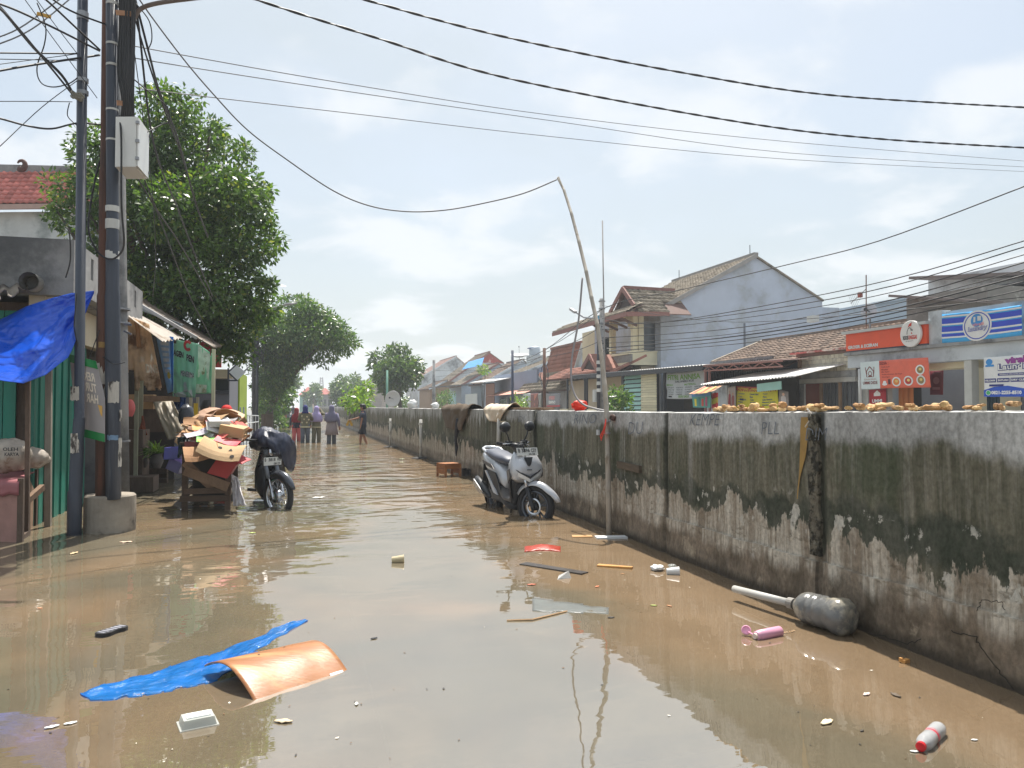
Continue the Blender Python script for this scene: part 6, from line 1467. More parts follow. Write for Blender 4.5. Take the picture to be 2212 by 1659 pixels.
a, e = GX(1013, 828, 15.6), GX(1068, 824, 15.6)
b = MB(); b.prism([a, e, e + V((1.5, 0, .3)), a + V((1.5, 0, .3))], (0, 0, .06)); b.build('white_awning', WHF, lc_)
ff, *_ = row_house('shed_house', 'small dark roofed house at the end of the far row behind the round tree', 15, (800, 822), (812, 808), (832, 818), 12, mat('weathered_wall', c(150, 140, 130), .85, .2), mat('slate_roof', c(96, 100, 112), .8, .2), None, tiles=False)
ff2, *_ = row_house('orange_roof_house', 'little house with a bright orange tile patch behind the grey green tree', 14, (834, 838), (845, 828), (862, 832), 8, mat('weathered_wall', c(150, 140, 130)), mat('orange_tile', c(206, 120, 80), .8, .2), None, tiles=False)
# houses closing the far end of the road
def end_house(name, label, px0, px1, py, Y, roof_py, wallm, roofm, deep=10):
    a, e = GY(px0, py, Y), GY(px1, py, Y); t = thing(name, label, 'house', ((a.x + e.x) / 2, Y, 0))
    bxn(t, 'wall', (a.x, Y, -.3), (e.x, Y + deep, a.z), wallm)
    r_ = GY((px0 + px1) / 2, roof_py, Y + 2); ov = (e.x - a.x) * .08
    b = MB(); b.add([V((a.x - ov, Y - .5, a.z)), V((e.x + ov, Y - .5, a.z)), V((e.x + ov, Y + deep, a.z)), V((a.x - ov, Y + deep, a.z)), V((a.x * .6 + e.x * .4, Y + deep * .4, r_.z)), V((a.x * .4 + e.x * .6, Y + deep * .4, r_.z))], [(0, 1, 5, 4), (1, 2, 5), (2, 3, 4, 5), (3, 0, 4), (3, 2, 1, 0)])
    b.build('roof', roofm, t)
    for k in range(3):
        xx = a.x + (e.x - a.x) * (.15 + .28 * k); bxn(t, 'window', (xx, Y - .05, a.z * .35), (xx + (e.x - a.x) * .16, Y - .01, a.z * .72), GLS)
    return t
FR = mat('far_red_roof', c(150, 80, 72), .85, .2); FG = mat('far_grey_roof', c(110, 112, 120), .85, .2)
end_house('mint_house', 'far mint green house under a broad dull red roof at the road end', 648, 690, 853, 165, 836, mat('mint_wall', c(130, 176, 166), .85, .12), FR)
end_house('peak_house', 'far grey house with white peaked trim at the road end', 686, 718, 852, 172, 838, mat('far_grey_wall', c(150, 150, 154), .85, .12), FR)
end_house('dark_roof_house', 'far low house with dark grey roof behind the mint house', 672, 705, 846, 195, 832, mat('far_grey_wall', c(150, 150, 154)), FG)
b = MB(); p = GY(694, 880, 240)
for sx, sy in ((-1, -1), (1, -1), (1, 1), (-1, 1)): b.tube([V((p.x + sx * 1.2, 240 + sy * 1.2, 0)), V((p.x + sx * .3, 240 + sy * .3, GY(694, 815, 240).z))], .12, 4)
for k in range(14): z_ = GY(694, 815, 240).z * k / 14; w_ = 1.2 - .9 * k / 14; b.tube([V((p.x - w_, 240 - w_, z_)), V((p.x + w_, 240 - w_, z_ + .6))], .08, 4); b.tube([V((p.x + w_, 240 - w_, z_)), V((p.x - w_, 240 - w_, z_ + .6))], .08, 4)
solo(b, 'lattice_mast', mat('mast_steel', c(170, 172, 178), .6, .1), 'thin lattice mast rising over the far houses', 'mast')
# upper buildings at the right
ug = thing('upper_brick_house', 'grey streaked brick upper storey above the orange sign', 'house', (19, 16.5, 3))
a, e = GX(1958, 645, 19), GX(2132, 640, 19)
bxn(ug, 'wall', (19, e.y, 2.9), (22.5, a.y, a.z), mat('streaked_brick', c(140, 136, 130), .9, .3, 2, .3, 10, col2=c(196, 192, 184), lo=.55, hi=.68))
b = MB(); b.bar(GX(1944, 640, 18.8), GX(2140, 652, 18.8), .9, .08); b.build('lean_roof', mat('dark_tin', c(120, 108, 104), .6, .2), ug)
uu = thing('upper_grey_house', 'plain grey top storey with a tin roof edge at the upper right', 'house', (22, 18, 3))
a, e = GX(2005, 606, 22.6), GX(2290, 600, 22.6)
bxn(uu, 'wall', (22.6, e.y, 2.9), (29, a.y, a.z), GREYW)
b = MB(); b.bar(GX(1992, 602, 22.2), GX(2300, 590, 22.2), 1.2, .10); b.build('roof_edge', mat('dark_tin', c(120, 108, 104)), uu)
bxn(uu, 'canopy', (21.2, e.y, GX(2150, 617, 21.2).z - .08), (22.58, GX(2110, 615, 21.2).y, GX(2150, 617, 21.2).z), DKSTL)
fb = thing('pale_block', 'pale blue white block rising behind the tiled roof and antenna', 'building', (30, 30, 0))
a, e = GX(1812, 672, 30), GX(1960, 678, 30); bxn(fb, 'wall', (30, e.y, GRD), (40, a.y, a.z), mat('pale_blue_white', c(186, 200, 212), .85, .08))
bxn(fb, 'parapet_cap', (29.9, e.y, a.z), (40, a.y, a.z + .12), mat('pale_blue_white', c(186, 200, 212)))
rr = thing('right_tiled_roof', 'red brown tiled roof corner beyond the laundry banner', 'house', (19, 9, 3))
e0 = V((17.2, 13.2, 3.9)); tiled(rr, V((17.2, 9.4, 3.9)), V((0, 1, 0)), V((1.8, 0, .9)), 3.8, 2.0, .25, .3, BRT, amp=.03, th=.03)
b = MB(); b.prism([V((17.2, 9.4, 3.84)), V((17.2, 13.2, 3.84)), V((19, 13.2, 4.74)), V((19, 9.4, 4.74))], (0, 0, -.06)); b.build('roof', BRW, rr); bxn(rr, 'wall', (17.6, 9.5, 2.95), (21, 13.1, 3.9), GREYW)
# rooftop fittings
an = thing('roof_antenna', 'rusty television aerial on a tall mast above the orange sign', 'antenna', GX(1871, 700, 17.5))
ab, at = GX(1871, 702, 17.5), GX(1871, 594, 17.5)
b = MB(); b.tube([ab - dz * .3, at], .018, 6); b.build('mast', mat('rust_mast', c(120, 84, 66), .7, .3), an)
p0, p1_ = GX(1871, 624, 17.5), GX(1838, 655, 17.5)
b = MB(); b.tube([p0, p1_], .012, 5)
for k in range(9): q = p0.lerp(p1_, .25 + .09 * k); l = .05 + .03 * k; b.tube([q + V((0, l * .5, l)), q - V((0, l * .5, l))], .006, 4)
b.build('boom', STEEL, an)
b = MB(); b.box(GX(1858, 637, 17.5), (.1, .12, .16)); b.build('amplifier', mat('red_brown_box', c(150, 80, 66), .6, .2), an)
def dish(name, label, cen, r, face, m, post):
    t = thing(name, label, 'satellite dish', V(cen) - dz * post); cen = V(cen); face = V(face).normalized()
    b = MB(); b.lathe(cen, face, [(.02, 0), (r * .4, r * .04), (r * .75, r * .15), (r, r * .28), (r * .98, r * .29), (r * .74, r * .18), (r * .4, r * .07), (.02, r * .03)], 22); b.build('reflector', m, t, True)
    b = MB(); b.tube([cen - face * .02, cen - dz * post], .03, 6); b.build('post', STEEL, t)
    b = MB(); b.tube([cen, cen + face * r * 1.1], .015, 5); b.lathe(cen + face * r * 1.1, face, [(.05, -.05), (.06, .05)], 8); b.build('feed_horn', DKSTL, t)
    return t
dish('small_dish', 'small pale satellite dish beside the rusty aerial mast', GX(1879, 674, 17.6), .26, (-1, -.5, .2), mat('dish_grey', c(186, 192, 200), .5, .08), .5)
dish('mesh_dish', 'wide upturned mesh satellite dish on a far roof', GX(1122, 772, 21), .95, (-.1, -.2, 1), mat('dish_mesh', c(170, 172, 174), .6, .2), .5)
dish('white_dish', 'white satellite dish on a green post before the grey green tree', GX(850, 862, 6.4), .55, (-.6, -1, .15), mat('dish_white', c(224, 222, 220), .5, .06), 1.)
wt = thing('water_tank', 'pale cylindrical water tank on a far roof', 'water tank', GX(1155, 768, 21))
p = GX(1155, 768, 21); hz = GX(1155, 748, 21).z - p.z
b = MB(); b.lathe(p, (0, 0, 1), [(.5, 0), (.52, hz * .1), (.52, hz * .85), (.42, hz * .93), (.15, hz)], 18); b.build('tank', mat('pale_steel_tank', c(196, 206, 216), .4, .08, metal=.2), wt, True)
b = MB(); b.bb(p + V((-.6, -.6, -1.4)), p + V((.6, .6, -.003))); b.build('stand', GREYW, wt)
b = MB(); b.bb(p + V((-.7, -.57, hz * .7)), p + V((-.53, .0, hz * .78))); b.build('blue_label', pm('tank_blue', 60, 80, 140), wt)

# ---- poles along the far street
XP = 12.0
def upole(name, label, px, ytop, r, m, X=XP, lean=0, n=8):
    p = GX(px, 880, X); tz = GX(px, ytop, X).z; t = thing(name, label, 'pole', V((p.x, p.y, GRD)), 'poles along the opposite street')
    b = MB(); b.tube([V((p.x, p.y, GRD - .5)), V((p.x, p.y + lean, tz))], [r, r * .8], n); b.build('shaft', m, t, True)
    return t, p, tz
t, p, tz = upole('utility_pole', 'concrete utility pole behind the leaning bamboo with a lamp arm', 1301, 645, .13, CON)
b = MB(); b.tube([p + dz * (GX(1290, 692, XP).z - p.z), GX(1262, 686, XP - .3), GX(1240, 672, XP - .5)], .04, 6); b.build('lamp_arm', STEEL, t)
b = MB(); b.box(GX(1238, 671, XP - .5), (.14, .62, .10), Matrix.Rotation(.35, 3, 'X')); b.build('lamp_head', mat('lamp_grey', c(176, 176, 178), .5, .1), t)
for y in (652, 668, 700, 740, 768): q = GX(1301, y, XP); b = MB(); b.lathe(V((p.x, p.y, q.z)), (0, 0, 1), [(.14, 0), (.14, .05)], 10); b.build('clamp', STEEL, t)
b = MB(); b.box(V((p.x - .16, p.y, GX(1301, 695, XP).z)), (.02, .16, .5)); b.build('blue_plate', pm('plate_blue', 50, 150, 190), t)
t, p, tz = upole('banded_steel_pole', 'black steel pole with white bands beside the concrete utility pole', 1293, 690, .08, DKSTL, XP - .25)
for k in range(5): b = MB(); b.lathe(V((p.x, p.y, 1.9 + .28 * k)), (0, 0, 1), [(.085, 0), (.085, .14)], 10); b.build('white_band', WHT, t)
b = MB(); b.box(V((p.x - .1, p.y + .15, 1.75)), (.12, .2, .5)); b.build('meter_box', WHF, t)
t, p, tz = upole('antenna_mast', 'thin tall grey bamboo mast rising above the utility pole', 1309, 472, .035, mat('grey_bamboo', c(150, 148, 146), .8, .2), XP - .1, .3, 6)
upole('green_topped_pole', 'thin dark blue pole with a green tip left of the rusty pole', 1107, 757, .09, mat('blue_black', c(60, 68, 90), .6, .2))
t, p, tz = upole('rusty_street_pole', 'rusty brown pole with a coil of cable behind the vinyl banners', 1176, 752, .10, RUST)
b = MB(); b.tube([V((p.x, p.y + .6 * math.cos(a), tz - 1.4 + .6 * math.sin(a))) for a in [k * .42 for k in range(16)]], .022, 5); b.build('cable_coil', BLK, t)
upole('grey_street_pole', 'grey concrete pole at the far end of the tiled row', 937, 778, .16, CON)
upole('far_street_pole', 'grey pole beside the round tree with a thin lamp arm', 799, 823, .16, CON, 7.5)
upole('green_pole', 'pale green thin pole standing before the grey green tree', 836, 800, .09, mat('pale_green_pole', c(110, 160, 140), .6, .15), 6.4)
# plants across the canal
def bush(name, label, px0, px1, y0, y1, X, n, size, m, r=.35, group=None, cat='bush', nl=14):
    lm = []
    for k in range(nl):
        q = GX(rnd.uniform(px0, px1), rnd.uniform(y0, y1), X + rnd.uniform(-.4, .4)); lm.append((q, r * rnd.uniform(.7, 1.2)))
    base = GX((px0 + px1) / 2, 884, X); base.z = GRD
    t = thing(name, label, cat, base, group)
    b = MB()
    for k in range(4): b.tube([base, lm[k][0]], [.04, .015], 5)
    b.build('stem', bark, t); o = leaves_obj('foliage', leaf_cloud(lm, n, size), m, t, base); o['kind'] = 'stuff'
    return t
bush('leafy_shrub', 'large leafed green shrub beside the mint louvres', 1312, 1352, 850, 882, 13.6, 520, .26, LM2, .35)
bush('yellow_green_plant', 'yellow green plant in front of the vinyl banners', 1112, 1132, 850, 880, 14.5, 420, .2, LM4, .35)
bush('dark_hedge_plant', 'dark creeping plant on a post in the far row', 945, 975, 845, 882, 14, 900, .22, LM2, .5)
bush('potted_palm', 'bright yellow green plant in a pot on top of the flood wall', 752, 790, 838, 876, WX + .1, 700, .30, LM4, .5, cat='plant')
bush('potted_shrub', 'low green plants in dark pots on the flood wall', 735, 765, 862, 878, WX + .1, 420, .22, LM4, .3, cat='plant')
bush('roof_plant', 'tuft of bright grass growing on a far balcony', 1036, 1052, 792, 804, 17, 200, .3, LM4, .35, cat='plant', nl=6)
bush('roadside_bush', 'small pale bush beyond the grey green tree', 850, 885, 860, 882, 9, 400, .3, LM3, .6, nl=8)

# ================================================================ motorcycles (built at the origin heading +x, then set down)
RUB = mat('tyre_rubber', (.018, .018, .02), .75, .3, 8, .2)
ALU = mat('grey_alloy', c(96, 100, 108), .35, .15, 4, .05, metal=.7)
CHR = mat('chrome', c(196, 198, 202), .18, .1, 4, 0, metal=1.)
SIL = mat('silver_panel', c(206, 209, 215), .30, .08, 3, .02, metal=.25, coat=.4)
BPL = mat('black_plastic_panel', c(40, 42, 46), .45, .2, 3, .06)
GPL = mat('grey_plastic_panel', c(96, 92, 90), .45, .15, 3, .05)
SEATM = mat('seat_vinyl', c(84, 88, 100), .5, .15, 5, .1)
LENS = mat('lamp_lens', c(214, 220, 224), .08, .1, 4, 0, metal=.3)
PLATE = mat('plate_white', c(226, 226, 220), .5, .08, 6, 0.03)
def sring(x, zc, hw, hh, n=16, p=.75, tilt=0.):
    r_ = []
    for k in range(n):
        a = 2 * math.pi * k / n; ca, sa = math.cos(a), math.sin(a)
        y, z = hw * math.copysign(abs(ca) ** p, ca), hh * math.copysign(abs(sa) ** p, sa)
        r_.append(V((x + z * tilt, y, zc + z)))
    return r_
def zring(z, x, hx, hy, n=18, p=.7):
    r_ = []
    for k in range(n):
        a = 2 * math.pi * k / n; ca, sa = math.cos(a), math.sin(a)
        r_.append(V((x + hx * math.copysign(abs(ca) ** p, ca), hy * math.copysign(abs(sa) ** p, sa), z)))
    return r_
def wheel(t, cen, r, tw, rimm, spoke=5, disc=True, T=Matrix.Identity(4), wire=False, parent=None):
    par = parent or t; cen = V(cen)
    def put(b, nm, m, sm=True):
        b.v = [T @ p for p in b.v]; return b.build(nm, m, par, sm, world=False)
    ty = MB(); prof = [(r - tw * .75, -.42), (r - tw * .35, -.5), (r - tw * .05, -.3), (r, 0), (r - tw * .05, .3), (r - tw * .35, .5), (r - tw * .75, .42), (r - tw * .8, 0)]
    n = 40; vs = [cen + V((math.cos(a) * q, w_ * tw, math.sin(a) * q)) for a in [2 * math.pi * i / n for i in range(n)] for q, w_ in prof]
    m_ = len(prof); ty.add(vs, [(i * m_ + k, i * m_ + (k + 1) % m_, ((i + 1) % n) * m_ + (k + 1) % m_, ((i + 1) % n) * m_ + k) for i in range(n) for k in range(m_)])
    wh = put(ty, 'wheel', RUB)
    sub = lambda b, nm, m, sm=True: (setattr(b, 'v', [T @ p for p in b.v]), b.build(nm, m, wh, sm, world=False))[1]
    rb_ = MB(); rr = r - tw * .78; prof = [(rr, -.40), (rr - .025, -.30), (rr - .025, .30), (rr, .40), (rr + .004, 0)]
    m_ = len(prof); vs = [cen + V((math.cos(a) * q, w_ * tw, math.sin(a) * q)) for a in [2 * math.pi * i / n for i in range(n)] for q, w_ in prof]
    rb_.add(vs, [(i * m_ + k, i * m_ + (k + 1) % m_, ((i + 1) % n) * m_ + (k + 1) % m_, ((i + 1) % n) * m_ + k) for i in range(n) for k in range(m_)])
    sub(rb_, 'rim', rimm)
    if wire:
        sp = MB()
        for k in range(28):
            a, s_ = 2 * math.pi * k / 28, (-1) ** k; a2 = a + .35 * (1 if k % 4 < 2 else -1)
            sp.tube([cen + V((math.cos(a2) * .055, s_ * .03, math.sin(a2) * .055)), cen + V((math.cos(a) * rr, 0, math.sin(a) * rr))], .0035, 4)
        o = sub(sp, 'spokes', CHR); o['kind'] = 'stuff'
        hb = MB(); hb.lathe(cen - V((0, .05, 0)), (0, 1, 0), [(.03, 0), (.085, .005), (.088, .07), (.05, .1)], 20); sub(hb, 'hub', CHR)
    else:
        for k in range(spoke):
            a = 2 * math.pi * k / spoke + .3; sp = MB()
            for da in (-.16, .16):
                sp.bar(cen + V((math.cos(a) * .04, 0, math.sin(a) * .04)), cen + V((math.cos(a + da) * (rr - .01), 0, math.sin(a + da) * (rr - .01))), .018, .016, V((0, 1, 0)))
            sub(sp, 'spoke', rimm, False)
        hb = MB(); hb.lathe(cen - V((0, .055, 0)), (0, 1, 0), [(.02, 0), (.045, .01), (.05, .05), (.045, .1), (.02, .11)], 16); sub(hb, 'hub', BPL)
        if disc:
            db = MB(); nn = 30
            vs = [cen + V((math.cos(a) * q, -.062 + dy, math.sin(a) * q)) for a in [2 * math.pi * i / nn for i in range(nn)] for q, dy in ((.072, 0), (.105, 0), (.105, .005), (.072, .005))]
            db.add(vs, [(i * 4 + k, i * 4 + (k + 1) % 4, ((i + 1) % nn) * 4 + (k + 1) % 4, ((i + 1) % nn) * 4 + k) for i in range(nn) for k in range(4)]); sub(db, 'brake_disc', CHR)
    return wh
def fender(r0, a0, a1, hw, cen, beak=0., n=14):
    b = MB()
    def f(u, v):
        a = R(a0 + (a1 - a0) * u); s_ = (v - .5) * 2; q = r0 - .05 * s_ * s_ + (beak * max(0, .25 - u) * 1.2)
        w_ = hw * (1 - .75 * max(0, .22 - u) / .22) * (1 - .3 * max(0, u - .8) / .2)
        return V(cen) + V((math.cos(a) * q, s_ * w_, math.sin(a) * q))
    b.sheet(f, n, 8, .006); return b
def plate_print(parent, f, front, rows, m):
    F_ = Face(f, front); b = MB()
    for body, u0, v0, u1, v1 in rows: F_.word(b, body, u0, v0, u1, v1, .02, .002)
    return b
def place_print(b, parent, m, nm='lettering'): return b.build(nm, m, parent, False, world=False)
# ---- silver scooter by the wall
sc = thing('scooter', 'silver and black scooter parked nose first in the flood against the mossy wall', 'scooter')
def part(b, nm, m, sm=True, par=None): return b.build(nm, m, par or sc, sm, world=False)
axf, axr = V((.63, 0, .25)), V((-.62, 0, .25))
ST = Matrix.Translation((.50, 0, 0)) @ Matrix.Rotation(R(36), 4, 'Z') @ Matrix.Translation((-.50, 0, 0))
def steer(b, nm, m, sm=True, par=None): b.v = [ST @ p for p in b.v]; return part(b, nm, m, sm, par)
wheel(sc, axf, .252, .085, ALU, 5, True, ST); wheel(sc, axr, .252, .095, ALU, 5, False)
steer(fender(.300, 12, 150, .062, axf, .16), 'front_fender', SIL)
for s in (-1, 1):
    b = MB(); b.tube([V((.51, s * .075, .62)), V((.555, s * .075, .46))], .020, 8); steer(b, 'fork_tube', CHR)
    b = MB(); b.tube([V((.555, s * .075, .47)), V((.63, s * .075, .25)), V((.637, s * .075, .22))], [.027, .027, .024], 10); steer(b, 'fork_leg', BPL)
b = MB(); b.loft([zring(z, x, hx, hy) for z, x, hx, hy in ((.24, .30, .05, .10), (.34, .33, .07, .14), (.50, .36, .09, .165), (.60, .39, .10, .17))]); part(b, 'leg_shield', BPL)
b = MB(); b.loft([zring(z, x, hx, hy) for z, x, hx, hy in ((.53, .44, .07, .12), (.58, .47, .10, .185), (.66, .475, .115, .21), (.75, .455, .12, .205), (.84, .43, .10, .16), (.90, .405, .06, .12))]); part(b, 'front_cowl', SIL)
for s in (-1, 1):
    b = MB(); b.loft([[V((.30, s * .165, .66)), V((.47, s * .205, .70)), V((.50, s * .20, .60)), V((.33, s * .16, .50))], [V((.30, s * .185, .655)), V((.47, s * .225, .69)), V((.50, s * .218, .60)), V((.33, s * .18, .51))]]); part(b, 'side_wing', GPL, False)
    b = MB(); b.prism([V((.33, s * .13, .52)), V((.40, s * .18, .55)), V((.42, s * .175, .42)), V((.36, s * .13, .27))], (0, s * .02, 0)); part(b, 'lower_wing', GPL, False)
b = MB()                                                # headlamp: dark V over clear lens
b.prism([V((.562, -.15, .66)), V((.60, 0, .575)), V((.562, .15, .66)), V((.555, .13, .60)), V((.585, 0, .535)), V((.555, -.13, .60))], (.018, 0, .005)); part(b, 'headlamp', LENS, False)
b = MB(); b.prism([V((.552, -.165, .685)), V((.60, 0, .60)), V((.552, .165, .685)), V((.566, .14, .655)), V((.612, 0, .575)), V((.566, -.14, .655))], (.012, 0, .008)); part(b, 'lamp_brow', BPL, False)
b = MB(); b.prism([V((.545, -.055, .83)), V((.545, .055, .83)), V((.575, .02, .74)), V((.578, 0, .725)), V((.575, -.02, .74))], (.016, 0, .006)); part(b, 'front_visor', BPL, False)
b = MB(); b.prism([V((.59, -.03, .69)), V((.59, .03, .69)), V((.592, .03, .682)), V((.592, -.03, .682))], (.008, 0, .003)); part(b, 'front_badge', BPL, False)
b = MB(); b.loft([sring(*q) for q in ((-.90, .83, .05, .03), (-.80, .78, .12, .06), (-.58, .70, .155, .11), (-.32, .64, .165, .13), (-.10, .56, .145, .13), (.02, .50, .12, .10))]); part(b, 'rear_body', SIL)
for s in (-1, 1):
    b = MB(); b.prism([V((-.52, s * .15, .62)), V((-.14, s * .162, .60)), V((-.02, s * .14, .40)), V((-.06, s * .13, .34)), V((-.30, s * .15, .36))], (0, s * .012, 0)); part(b, 'side_panel', BPL, False)
    b = MB(); b.prism([V((-.56, s * .155, .60)), V((-.50, s * .162, .60)), V((-.14, s * .155, .37)), V((-.10, s * .145, .32)), V((-.22, s * .155, .34))], (0, s * .018, 0)); part(b, 'side_trim', SIL, False)
    b = MB(); b.prism([V((-.72, s * .152, .73)), V((-.30, s * .168, .70)), V((-.20, s * .165, .64)), V((-.40, s * .170, .66)), V((-.68, s * .15, .69))], (0, s * .006, 0)); part(b, 'decal_stripe', GPL, False)
b = MB(); b.loft([sring(*q) for q in ((-.74, .845, .08, .022), (-.66, .835, .125, .045), (-.45, .805, .145, .06), (-.28, .775, .14, .065), (-.10, .765, .125, .06), (.02, .755, .10, .04), (.06, .745, .07, .02))]); part(b, 'seat', SEATM)
b = MB(); b.tube([V((-.62, -.13, .83)), V((-.78, -.12, .875)), V((-.88, -.05, .89)), V((-.88, .05, .89)), V((-.78, .12, .875)), V((-.62, .13, .83))], .018, 8); part(b, 'grab_rail', SIL)
b = MB(); b.loft([sring(*q) for q in ((-.03, .36, .15, .09), (.10, .30, .155, .04), (.28, .30, .155, .04), (.36, .36, .13, .08))]); part(b, 'floorboard', GPL)
b = MB(); b.loft([sring(*q) for q in ((-.10, .28, .12, .08), (.10, .22, .13, .06), (.30, .24, .12, .07))]); part(b, 'under_cowl', BPL)
b = MB(); b.loft([sring(*q) for q in ((-.68, .27, .07, .07), (-.45, .30, .10, .10), (-.2, .30, .11, .10), (-.08, .28, .08, .06))]); part(b, 'engine', mat('engine_grey', c(84, 84, 86), .6, .25, 6, .3))
b = MB(); b.loft([[V((x, -.155 + .03 * 0, 0)) + V((0, math.cos(a) * r_ * .8 - .02, z + math.sin(a) * r_)) for a in [k * math.pi / 6 for k in range(12)]] for x, z, r_ in ((-.32, .28, .02), (-.42, .30, .05), (-.55, .34, .065), (-.75, .41, .07), (-.86, .45, .055))]); part(b, 'muffler', BPL)
b = MB(); b.prism([V((-.44, -.235, .33)), V((-.78, -.245, .47)), V((-.82, -.24, .40)), V((-.56, -.235, .29))], (0, -.012, 0)); part(b, 'heat_shield', CHR, False)
part(fender(.31, 60, 205, .07, axr), 'rear_fender', BPL)
b = MB(); b.prism([V((-.86, -.08, .72)), V((-.86, .08, .72)), V((-.93, .07, .42)), V((-.93, -.07, .42))], (-.015, 0, 0)); part(b, 'mud_guard', BPL, False)
b = MB(); b.prism([V((-.88, -.09, .80)), V((-.88, .09, .80)), V((-.91, .06, .75)), V((-.91, -.06, .75))], (-.02, 0, 0)); part(b, 'tail_lamp', mat('red_lens', (.25, .01, .01), .2, .1), False)
b = MB(); b.loft([zring(z, x, hx, hy) for z, x, hx, hy in ((.89, .40, .05, .07), (.96, .37, .065, .10), (1.0, .36, .05, .09))]); steer(b, 'handlebar_cover', BPL)
b = MB(); b.tube([V((.30, -.31, 1.005)), V((.35, -.16, .99)), V((.38, 0, .97)), V((.35, .16, .99)), V((.30, .31, 1.005))], .014, 8); steer(b, 'handlebar', BPL)
for s in (-1, 1):
    b = MB(); b.tube([V((.345, s * .19, .992)), V((.295, s * .33, 1.007))], .021, 10); steer(b, 'grip', RUB)
    b = MB(); b.tube([V((.40, s * .18, 1.0)), V((.36, s * .31, 1.0))], .008, 6); steer(b, 'brake_lever', CHR)
    b = MB(); b.box((.355, s * .17, 1.0), (.06, .07, .06)); steer(b, 'switch_box', BPL, False)
    b = MB(); b.tube([V((.36, s * .16, 1.02)), V((.37, s * .22, 1.10)), V((.36, s * .26, 1.16))], .009, 6); m_ = steer(b, 'mirror_stalk', BPL)
    b = MB(); b.lathe(V((.37, s * .275, 1.20)), (1, 0, 0), [(.02, -.015), (.105, -.01), (.105, .008), (.075, .03), (.01, .04)], 16, (1.0, .6)); steer(b, 'mirror', BPL)
for pts in ([(.42, -.12, .98), (.49, -.08, .99), (.50, -.02, .88), (.48, 0, .78)], [(.40, .10, .99), (.50, .06, .97), (.49, 0, .85)], [(.38, -.05, 1.0), (.46, .02, 1.02), (.47, .06, .9)]):
    b = MB(); b.tube([V(p) for p in pts], .008, 6); steer(b, 'brake_cable', BPL)
b = MB(); b.box((.52, 0, .90), (.008, .27, .10), Matrix.Rotation(R(-24), 3, 'Y')); pl_ = part(b, 'number_plate', PLATE, False)
f = lambda u, v: V((.524 - .0 + (.5 - v) * .10 * math.sin(R(24)) * .98 + .003, -.13 + .26 * u, .90 + (v - .5) * .10 * math.cos(R(24))))
place_print(plate_print(sc, f, (1, 0, .4), (('B', .05, .42, .14, .9), ('3896', .22, .42, .62, .9), ('CSY', .68, .42, .95, .9), ('06·28', .55, .08, .85, .33)), BP), pl_, BP)
b = MB(); b.bar(V((-.30, .10, .22)), V((-.36, .16, .0)), .02, .02); b.bar(V((-.30, -.10, .22)), V((-.36, -.16, .0)), .02, .02); part(b, 'centre_stand', BPL, False)
pF, pR = GZ(1146, 1116), GZ(1062, 1088)
hd = math.atan2(-1, .09)
sc.location = V((2.66, 9.42, -.125)); sc.rotation_euler = (0, 0, hd)
# ---- covered motorcycle by the cart
mc = thing('covered_motorcycle', 'black motorcycle with wire wheel and white plate under a dark rain cover', 'motorcycle')
part2 = lambda b, nm, m, sm=True: b.build(nm, m, mc, sm, world=False)
ax2 = V((.62, 0, .285)); ST2 = Matrix.Translation((.45, 0, 0)) @ Matrix.Rotation(R(38), 4, 'Z') @ Matrix.Translation((-.45, 0, 0))
def st2(b, nm, m, sm=True): b.v = [ST2 @ p for p in b.v]; return part2(b, nm, m, sm)
wheel(mc, ax2, .285, .075, CHR, T=ST2, wire=True); wheel(mc, V((-.60, 0, .285)), .285, .08, CHR, wire=True)
st2(fender(.335, 18, 130, .06, ax2, .05), 'front_fender', mat('black_silver_paint', c(70, 74, 82), .25, .1, 3, 0, metal=.4, coat=.5))
for s in (-1, 1):
    b = MB(); b.tube([V((.44, s * .085, .75)), V((.53, s * .085, .52))], .026, 10); st2(b, 'fork_tube', mat('grey_fork', c(120, 126, 136), .4, .1))
    b = MB(); b.tube([V((.53, s * .085, .53)), V((.62, s * .085, .285)), V((.63, s * .085, .25))], [.022, .022, .02], 10); st2(b, 'fork_leg', CHR)
b = MB(); b.loft([zring(z, x, hx, hy) for z, x, hx, hy in ((.20, .16, .05, .10), (.36, .20, .05, .20), (.60, .30, .06, .20), (.80, .37, .09, .15), (.92, .36, .08, .12))]); part2(b, 'leg_shield', mat('gloss_black', c(26, 28, 34), .2, .15, 3, 0, coat=.5))
b = MB(); b.loft([sring(*q) for q in ((-.85, .74, .08, .04), (-.5, .72, .13, .08), (-.1, .66, .13, .09), (.15, .55, .08, .08))]); part2(b, 'body', BPL)
b = MB(); b.loft([sring(*q) for q in ((-.35, .32, .10, .10), (0, .30, .11, .11), (.14, .28, .08, .06))]); part2(b, 'engine', mat('engine_grey', c(84, 84, 86)))
for s in (-1, 1):
    b = MB(); b.tube([V((-.05, s * .10, .30)), V((-.05, s * .30, .32))], .022, 8); part2(b, 'footpeg', RUB)
    b = MB(); b.tube([V((.30, s * .05, 1.0)), V((.25, s * .34, 1.03))], .015, 8); st2(b, 'handlebar', BPL)
b = MB(); b.lathe(V((.45, 0, .85)), (1, 0, .15), [(.055, 0), (.055, .02), (.045, .028)], 18, (.62, 1)); bd_ = st2(b, 'oval_badge', CHR)
b = MB(); b.box((.50, 0, .735), (.006, .275, .105)); pl_ = st2(b, 'number_plate', PLATE, False)
f = lambda u, v: ST2 @ V((.504, -.1375 + .275 * u, .6825 + .105 * v))
place_print(plate_print(mc, f, ST2.to_3x3() @ V((1, 0, 0)), (('B', .04, .5, .12, .92), ('3818', .25, .5, .65, .92), ('WB', .74, .5, .96, .92), ('08·29', .55, .06, .93, .34)), BP), pl_, BP)
